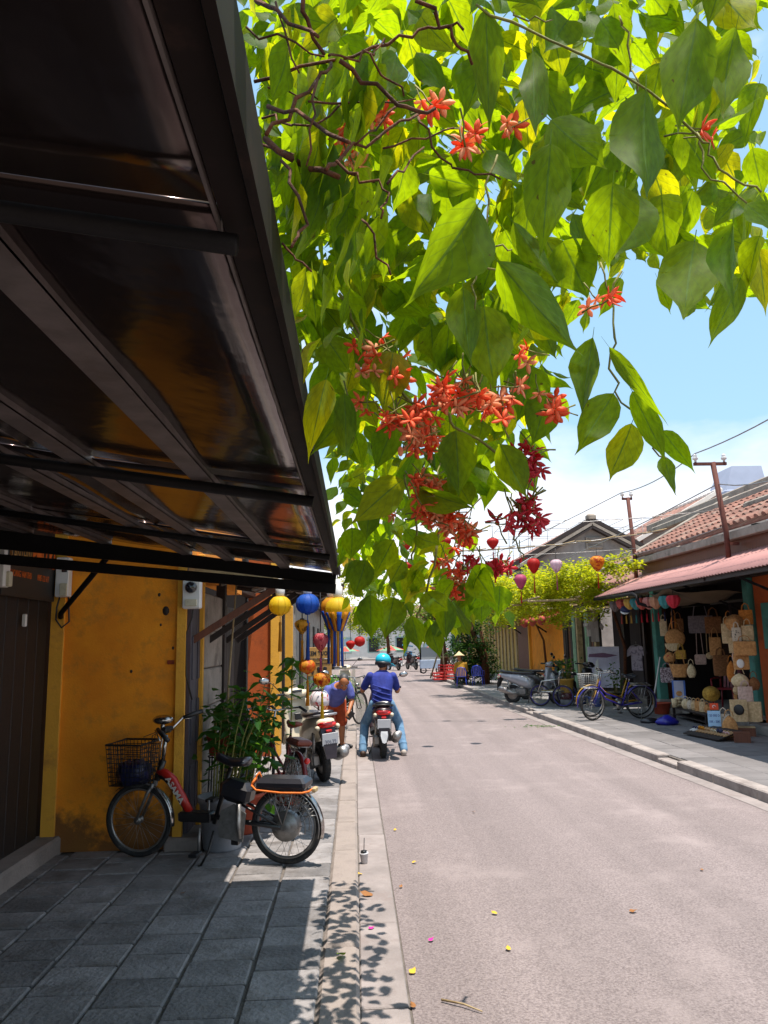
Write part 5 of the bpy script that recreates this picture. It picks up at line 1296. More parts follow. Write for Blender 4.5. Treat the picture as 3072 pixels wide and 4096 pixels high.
MB().torus((0, -.018, .06), .022, .006, (0, 1, 0), 14, 6, 0, 0, 4.2).build('mark', M['white'], oc)
for (x, y, z, sx, sy, sz, lab) in ((6.45, 12.95, .17, .3, .22, .14, 'flat brown wooden box under the large beige tote'), (6.02, 12.22, .17, .24, .2, .14, 'brown wooden box on the pavement beside the sandals'), (6.12, 13.14, .17, .2, .2, .13, 'low dark box under the price sign')):
    bx = thing('wooden_box', lab, 'box', (x, y, z), RB, 'wooden boxes')
    for s in (1, -1): MB().box((0, s * (sy / 2 - .006), 0), (sx, .012, sz), bev=.002).build('side_board', M['wood_brown'], bx); MB().box((s * (sx / 2 - .006), 0, 0), (.012, sy - .026, sz), bev=.002).build('side_board', M['wood_brown'], bx)
    MB().box((0, 0, sz / 2 + .004), (sx, sy, .012), bev=.002).build('lid', M['wood_pale'] if x > 6.3 else M['wood_brown'], bx)
# sandals on a slanted display
rk_ = thing('sandal_rack', 'slanted board carrying the sandals before the bag shop', 'rack', (5.82, 12.82, .1), radians(-82)); MB().prism([(-.5, -.22, .02), (.5, -.22, .02), (.5, .22, .14), (-.5, .22, .14)], (0, 0, .015)).build('board', M['wood_dark'], rk_)
for x in (-.45, .45): MB().box((x, .15, .06), (.03, .03, .1)).build('leg', M['wood_dark'], rk_)
M['navy'] = mat('navy_cloth', S('#23284a'), .8); M['pompom'] = mat('orange_pompom', S('#d48a1a'), .95, var=.4, vscale=60, bump=.8, bscale=120)
M['sole'] = mat('tan_sole', S('#b08a60'), .8, var=.15)
for i, (t, m_, lab) in enumerate(((-.42, M['navy'], 'navy striped sandals at the far end of the sandal rack'), (-.24, M['pompom'], 'sandals with a big orange pompom'), (-.07, M['sole'], 'tan sandals next to the orange pompom pair'), (.10, M['cream'], 'cream sandals in the middle of the rack'), (.27, M['navy'], 'tan sandals with a navy bow'), (.43, mat('pink_cloth', S('#c09a9a'), .8), 'pinkish sandals at the near end of the rack'))):
    s_ = thing('sandals', lab, 'sandals', rk_.matrix_basis @ V((t, 0, .1)), rot=(radians(15), 0, radians(-82)), group='sandals')
    for q in (-.04, .04):
        so = MB().loft([[V((q + .034 * cos(a), .115 * sin(a) , z)) for a in [2 * pi * k / 14 for k in range(14)]] for z in (0, .014)]).build('sole', M['sole'] if i else M['white'], s_)
        MB().torus((q, -.02, .012), .034, .011, (0, 1, 0), 12, 6, 0, 0, pi).build('strap', m_, s_)
        if i in (1, 4): MB().ell((q, -.02, .05), (.032, .03, .026), 10, 8).build('pompom', m_, s_)
# chair
M['chair_red'] = mat('dark_red_plastic', S('#7a1a24'), .35, var=.15)
def plastic_chair(label, loc, rz, m, s=1.0, group='plastic chairs'):
    c = thing('plastic_chair', label, 'chair', loc, rz, group); c.scale = (s, s, s)
    MB().box((0, 0, .43), (.46, .44, .03), bev=.012).build('seat', m, c)
    for x in (-.2, .2):
        for y in (-.19, .19): MB().tube([(x * .95, y * .95, .42), (x * 1.15, y * 1.15, 0)], [.022, .018], 8).build('leg', m, c)
    bk = MB(); n = 11
    bk.tube([(-.22, .2, .42), (-.235, .25, .65), (-.16, .29, .83), (0, .3, .87), (.16, .29, .83), (.235, .25, .65), (.22, .2, .42)], .02, 8)
    bk.build('back_frame', m, c)
    for k in range(5): x = -.14 + .07 * k; MB().beam((x, .2, .44), (x, .29, .84), .045, .012).build('back_slat', m, c)
    for q in (1, -1): MB().tube([(q * .235, .25, .63), (q * .25, .1, .64), (q * .24, -.17, .62), (q * .22, -.19, .43)], .018, 8).build('armrest', m, c)
    return c
plastic_chair('dark red plastic armchair inside the bag shop', (7.55, 15.75, .25), radians(-50), M['chair_red'])
M['chair_blue'] = mat('blue_plastic', S('#2a3fae'), .35, var=.15)
plastic_chair('blue plastic chair under the woman in the conical hat', (3.95, 29.15, .1), radians(170), M['chair_blue'], .78)
plastic_chair('empty blue plastic chair beside the woman in the conical hat', (4.55, 29.0, .1), radians(160), M['chair_blue'], .85)
# folded cloth lanterns under the awning edge
M['cl'] = {}
for n_, c in (('coral', '#c0584e'), ('yellow', '#c8a048'), ('teal', '#3f8a8c'), ('pink', '#c08078'), ('red', '#c02438'), ('navy', '#232848'), ('salmon', '#c08a6a'), ('grey', '#776a66')):
    M['cl'][n_] = mat('cloth_' + n_, S(c), .8, var=.25, vscale=8, bump=.3, bscale=20, trans=.25)
HATS = [(16.99, 2.47, 'grey', 'grey-brown cloth lantern, far end of the folded row under the red awning'), (16.53, 2.49, 'coral', 'coral cloth lantern next to the navy cap'), (16.06, 2.48, 'yellow', 'yellow cloth lantern between coral and teal ones'), (15.69, 2.46, 'teal', 'teal cloth lantern squeezed between yellow and coral ones'), (15.36, 2.45, 'coral', 'wide coral cloth lantern in the middle of the folded row'), (14.99, 2.44, 'pink', 'pink cloth lantern after the wide coral one'), (14.64, 2.43, 'salmon', 'salmon cloth lantern before the second teal one'), (14.19, 2.42, 'teal', 'teal cloth lantern next to the bright red one'), (13.82, 2.41, 'red', 'bright red cloth lantern at the near end of the folded row')]
for y, z, m_, lab in HATS:
    o = thing('cloth_lantern', lab, 'lantern', (5.78, y, z - .02), rnd.uniform(0, 3), 'folded cloth lanterns')
    MB().lathe([(.02, .1), (.10, .09), (.13, .03), (.10, -.07), (.04, -.13), (.02, -.14)], (0, 0, 0), 16, rib=.16, smooth=False).build('shade', M['cl'][m_], o)
    MB().tube([(0, 0, .1), (0, 0, .22)], .006, 5).build('cord', M['black'], o)
cp = thing('cap', 'navy and white cap hanging among the cloth lanterns', 'cap', (5.8, 16.42, 2.30), rot=(.4, .2, RB)); MB().lathe([(.10, 0), (.105, .04), (.08, .09), (.001, .11)], (0, 0, 0), 16).build('crown', M['navy'], cp)
MB().loft([[V((.09 * cos(a), -.05 - .12 * sin(a), .0)) for a in [pi * k / 8 for k in range(9)]], [V((.09 * cos(a), -.05 - .12 * sin(a), .012)) for a in [pi * k / 8 for k in range(9)]]]).build('visor', M['white'], cp)
for i in range(9):
    c = ['coral', 'yellow', 'yellow', 'teal', 'red', 'red', 'coral', 'red', 'navy'][i]
    o = thing('tassel', '%s silk tassel under the cloth lanterns, %s' % (('coral', 'yellow', 'second yellow', 'teal', 'red', 'second red', 'nearer coral', 'third red', 'navy')[i], ('at the far end of the row', 'next to the coral one', 'between yellow and teal', 'in the middle of the row', 'just past the teal one', 'next to the first red one', 'between two red ones', 'before the navy one', 'at the near end of the row')[i]), 'tassel', (6.3, 18.1 - .32 * i, 2.2), group='silk tassels')
    MB().lathe([(.004, .12), (.006, .04), (.02, .03), (.016, .0), (.024, -.14), (.001, -.14)], (0, 0, 0), 8).build('silk', M['cl'][c], o)
# shirts, painting, stick, bag on the ground
M['shirt_w'] = mat('white_striped_cloth', S('#b9b2b0'), .9, var=0, vscale=30, col2=S('#928a8c'), stretch=(1, 1, .05), bump=.3, bscale=9)
def shirt(label, loc, rz, w, h, m):
    s_ = thing('shirt', label, 'shirt', loc, rz, 'shirts for sale')
    out = [(-.28, 0), (.28, 0), (.27, .62), (.5, .55), (.56, .72), (.3, .97), (.12, 1.0), (.0, .95), (-.12, 1.0), (-.3, .97), (-.56, .72), (-.5, .55), (-.27, .62)]
    MB().prism([(x * w, -.02 + .012 * sin(9 * x), y * h) for x, y in out], (0, .04, 0)).build('cloth', m, s_)
    MB().tube([(-.3 * w, 0, h * .98), (0, 0, h * 1.04), (.3 * w, 0, h * .98)], .008, 5).tube([(0, 0, h * 1.04), (0, 0, h * 1.04 + .08)], .005, 5).build('hanger', M['steel'], s_)
shirt('white striped shirt hung high in the dark shop front, the farther of two', (7.0, 22.9, 1.8), -.9, .42, .5, M['shirt_w'])
shirt('white striped shirt hung high in the dark shop front, the nearer of two', (6.9, 22.1, 1.64), -.8, .48, .6, M['shirt_w'])
shirt('pale printed tee on a stand beside the big painting', (7.12, 19.55, .92), -.7, .5, .62, mat('pale_print_tee', S('#a79ea8'), .9, var=0, vscale=16, col2=S('#7c7280'), lo=.42, hi=.5))
pt = thing('painting', 'large pale painting of a white sailing boat leaning in the dark shop front', 'painting', (6.72, 21.05, .42), rot=(radians(-7), 0, -.55))
MB().box((0, 0, .55), (.86, .03, 1.1), bev=.004).build('canvas', mat('painting_canvas', S('#dcd8e8'), .8, var=0, vscale=2.5, col2=S('#b3adc4'), detail=8), pt)
MB().prism([(-.3, -.018, .15), (-.12, -.018, .2), (-.14, -.018, .78), (-.2, -.018, .7)], (0, -.006, 0)).build('painted_sail', M['white'], pt)
MB().prism([(-.4, -.018, .82), (.1, -.018, .80), (.4, -.018, .86), (.0, -.018, .93), (-.38, -.018, .9)], (0, -.006, 0)).build('painted_cloud', mat('painted_mauve', S('#7d5a78'), .8, var=.3, vscale=9), pt)
for x in (-.3, .3): MB().box((x, .02, -.16), (.04, .04, .33)).build('easel_leg', M['wood_pale'], pt)
stck = tag(MB().tube([(6.62, 17.5, .1), (6.85, 17.35, 1.3)], .016, 6).build('stick', M['white']), 'long pale stick leaning against the far teal post', 'stick')
bb = MB(); bb.loft([[V((.22 * q * cos(a), .13 * q * sin(a) * (1 + .15 * sin(3 * a)), z + .015 * sin(4 * a + z * 30))) for a in [2 * pi * k / 16 for k in range(16)]] for z, q in ((0, .85), (.05, 1.05), (.10, .8), (.15, .35), (.17, .08))], smooth=True)
o = bb.build('plastic_bag', mat('violet_blue_bag', S('#2a2a9c'), .3, var=.4, vscale=9, bump=.6, bscale=12)); o.location = (5.9, 14.85, .1); tag(o, 'crumpled violet-blue plastic bag lying on the pavement by the purse table', 'bag')
bb = MB(); bb.loft([[V((.2 * q * cos(a), .12 * q * sin(a), z)) for a in [2 * pi * k / 12 for k in range(12)]] for z, q in ((0, .9), (.04, 1), (.09, .6), (.1, .1))], smooth=True)
o = bb.build('folded_cloth', M['saddle']); o.location = (5.72, 15.25, .1); tag(o, 'black folded cloth next to the violet-blue bag', 'cloth')

# ================================================================ silk lanterns
def silk(name, c, c2=None, vs=3, lo=.35, hi=.65): return mat('silk_' + name, S(c), .6, var=.15, vscale=vs, col2=S(c2) if c2 else None, trans=.45, lo=lo, hi=hi, detail=3)
SK = {'yellow': silk('yellow', '#f2cf20'), 'amber': silk('amber', '#df9a1c'), 'blue': silk('blue', '#1c5fc4'), 'red': silk('red', '#c8231c'), 'pink': silk('pink', '#c65a80'), 'orange': silk('orange', '#de5a18', '#e09a2a', 16, .52, .56),
      'gold_floral': silk('gold_floral', '#e0a024', '#7a5a10', 14, .40, .44), 'pink_floral': silk('pink_floral', '#d06a70', '#9c1430', 22, .42, .47), 'gold_red': silk('gold_red', '#e39a1e', '#a8260e', 15, .42, .5), 'white_red': silk('white_red', '#d9c2cc', '#b82a48', 13, .36, .40)}
SHAPES = {'onion': [(.30, 1.0), (.36, .97), (.62, .9), (.88, .75), (1.0, .52), (.98, .35), (.82, .16), (.55, .04), (.30, 0)],
          'drop': [(.22, 1.0), (.5, .97), (.85, .86), (1.0, .70), (.92, .50), (.66, .26), (.40, .08), (.2, 0)],
          'flat': [(.26, 1.0), (.55, .96), (.9, .78), (1.0, .5), (.9, .22), (.55, .04), (.26, 0)]}
def lantern(label, loc, d, shape, m, tassel, neck=False, group='silk lanterns', hang=.25, tl=.22, hgt=.85):
    l = thing('silk_lantern', label, 'lantern', loc, rnd.uniform(0, 1), group)
    r = d / 2; h = d * hgt
    prof = [(r * a, h * (b - .5)) for a, b in reversed(SHAPES[shape])]
    MB().lathe(prof, (0, 0, 0), 20, rib=.045, smooth=True, caps=False).build('shade', m, l)
    for k in range(10):
        a = 2 * pi * k / 10
        MB().tube([(p * 1.01 * cos(a), p * 1.01 * sin(a), z) for p, z in prof], .0028, 4).build('rib', m, l)
    MB().lathe([(r * .27, -.012), (r * .29, 0), (r * .27, .012), (.001, .012)], (0, 0, h / 2), 14).build('top_ring', M['wood_dark'] if not neck else m, l)
    MB().lathe([(.001, -.012), (r * .24, -.012), (r * .26, 0), (r * .24, .01)], (0, 0, -h / 2), 14).build('bottom_ring', m, l)
    if neck: MB().lathe([(.035, 0), (.042, .03), (.04, .09), (.03, .10), (.028, .13), (.012, .16), (.001, .16)], (0, 0, h / 2), 12).build('lamp_holder', M['white'], l)
    MB().tube([(0, 0, h / 2 + (.15 if neck else 0)), (0, 0, h / 2 + hang)], .005, 5).build('cord', M['black'], l)
    if tassel:
        t = MB().tube([(0, 0, -h / 2), (0, 0, -h / 2 - .07)], .004, 5)
        t.lathe([(.003, -.06), (.010, -.07), (.012, -.085), (.009, -.10), (.018, -.10 - tl), (.001, -.10 - tl)], (0, 0, -h / 2), 8); t.build('tassel', tassel, l)
    return l
lantern('bright yellow round silk lantern with white lamp holder, nearest under the left awning', (-.65, 6.80, 2.09), .19, 'onion', SK['yellow'], SK['amber'], True, hang=.2)
lantern('blue silk lantern with white lamp holder under the left awning', (-.41, 6.80, 2.10), .20, 'onion', SK['blue'], SK['blue'], True, hang=.2, tl=.3)
def ribbons(l, d):
    for k in range(10):
        a = 2 * pi * k / 10; m_ = SK['blue'] if k % 2 else SK['amber']
        MB().sheet((d * .5 * cos(a - .2), d * .5 * sin(a - .2), -.04), (d * .5 * cos(a + .2), d * .5 * sin(a + .2), -.04), (d * .2 * cos(a + .3), d * .2 * sin(a + .3), -.20), (d * .2 * cos(a - .3), d * .2 * sin(a - .3), -.20), 2, 3, .003).build('ribbon', m_, l)
    for k in range(6):
        a = 2 * pi * k / 6; MB().tube([(d * .16 * cos(a), d * .16 * sin(a), -.2), (d * .18 * cos(a), d * .18 * sin(a), -.5)], .012, 5).build('tassel', SK['blue'] if k % 2 else SK['amber'], l)
ribbons(lantern('yellow silk lantern with blue and yellow ribbons, by the awning corner', (-.145, 6.78, 2.055), .22, 'onion', SK['yellow'], None, True, hang=.2), .22)
ribbons(lantern('amber silk lantern with ribbons half hidden behind the yellow one', (-.205, 6.93, 2.075), .20, 'onion', SK['amber'], None, True, hang=.2), .20)
lantern('drop-shaped gold floral lantern below the blue one', (-.46, 6.83, 1.905), .13, 'drop', SK['gold_floral'], SK['amber'], tl=.2, hang=.36)
lantern('pink drop-shaped lantern with red flowers over the ice cream sign', (-.30, 6.83, 1.767), .132, 'drop', SK['pink_floral'], SK['pink'], tl=.19, hang=.45, hgt=1.1)
lantern('orange round lantern with gold blossoms above the beige scooter', (-.415, 6.83, 1.56), .147, 'flat', SK['orange'], SK['amber'], tl=.18, hang=.25, hgt=.75)
lantern('gold and red patterned lantern hanging lowest over the scooter', (-.29, 6.83, 1.447), .152, 'flat', SK['gold_red'], SK['yellow'], tl=.18, hang=.25, hgt=.7)
lantern('red drop-shaped lantern far down the left side by the trees', (-.08, 14.0, 1.72), .17, 'drop', SK['red'], None, hang=.7)
lantern('round red lantern just past the red drop-shaped one', (.09, 15.0, 1.78), .21, 'flat', SK['red'], None, hang=.7)
# over the street
RG = 'lanterns strung over the street'
lantern('red drop lantern with white spots on the street cable', (4.01, 17.0, 3.37), .29, 'drop', SK['red'], SK['red'], group=RG, hgt=1.15, tl=.35)
lantern('white and pink lantern on the street cable', (4.52, 17.0, 3.36), .28, 'drop', SK['white_red'], SK['pink'], group=RG, hgt=1.0, tl=.3)
lantern('orange ring-patterned lantern on the street cable above the vine', (5.45, 17.0, 3.40), .33, 'drop', SK['gold_red'], SK['red'], group=RG, hgt=1.0, tl=.3)
lantern('plain pink ribbed lantern hanging lower over the vine', (3.70, 17.0, 3.02), .28, 'drop', SK['pink'], SK['red'], group=RG, hgt=1.15, hang=.6)
for k, (x, y) in enumerate(((1.2, 17.0), (2.35, 17.0), (3.1, 16.8), (.9, 13.2), (1.55, 12.9), (2.4, 13.1))):
    lantern('red silk lantern behind the creeper, ' + ('on the far cable nearest the left', 'on the far cable in the middle of its three', 'on the far cable next to the spotted red one', 'on the near cable over the rider', 'on the near cable in the middle of its three', 'on the near cable toward the right kerb')[k], (x, y, 3.4), .21, 'drop', SK['red'], SK['red'], group='lanterns hidden behind the creeper')
wire('cable carrying the row of lanterns from the creeper to the far pole', [(.2, 17.0, 3.7), (6.5, 17.2, 3.75)], .1, .006)
wire('cable with small lanterns crossing the street behind the creeper leaves', [(.2, 13.4, 3.75), (6.4, 12.9, 3.9)], .1, .006)
for k in range(5):
    o = thing('cloth_lantern', 'coral cloth lantern before the yellow house, %s of the row of five' % ('farthest', 'second farthest', 'middle one', 'second nearest', 'nearest')[k], 'lantern', (5.55 + .19 * k, 25.2 - .35 * k, 2.28 + .03 * k), rnd.uniform(0, 3), 'coral lanterns before the yellow house')
    MB().lathe([(.03, .14), (.12, .11), (.14, .02), (.10, -.1), (.04, -.15)], (0, 0, 0), 14, rib=.1).build('shade', M['cl']['coral'], o)
    MB().tube([(0, 0, .13), (0, 0, .3)], .006, 5).build('cord', M['black'], o)
# ice cream sign
ks = thing('ice_cream_sign', 'brown board sign reading KEM TUOI with drawn ice cream cones', 'sign', (-.66, 14.0, 1.5), radians(4))
bd = mat('sign_board_brown', S('#b08446'), .8, var=.25, vscale=8)
MB().box((0, 0, .09), (.44, .02, .2), bev=.004).build('board', bd, ks); MB().box((.02, .01, -.17), (.44, .02, .30), bev=.03).build('board', bd, ks)
text('lettering', 'KEM TUOI', .10, (0, -.0125, .08), axes((1, 0, 0), (0, 0, 1)), M['hair'], ks, sx=.82, bold=.003)
for k in range(3):
    c = MB().ell((-.1 + .11 * k, -.008, -.19), (.036, .006, .04), 10, 8).prism([(-.13 + .11 * k, -.004, -.21), (-.07 + .11 * k, -.004, -.21), (-.1 + .11 * k, -.004, -.30)], (0, -.006, 0)); c.build('drawn_cone', M['hair'], ks)
MB().box((.02, -.004, -.09), (.4, .006, .012)).build('line', M['hair'], ks)
MB().tube([(0, .03, .2), (0, .03, -1.4)], .02, 6).build('post', M['wood_brown'], ks)

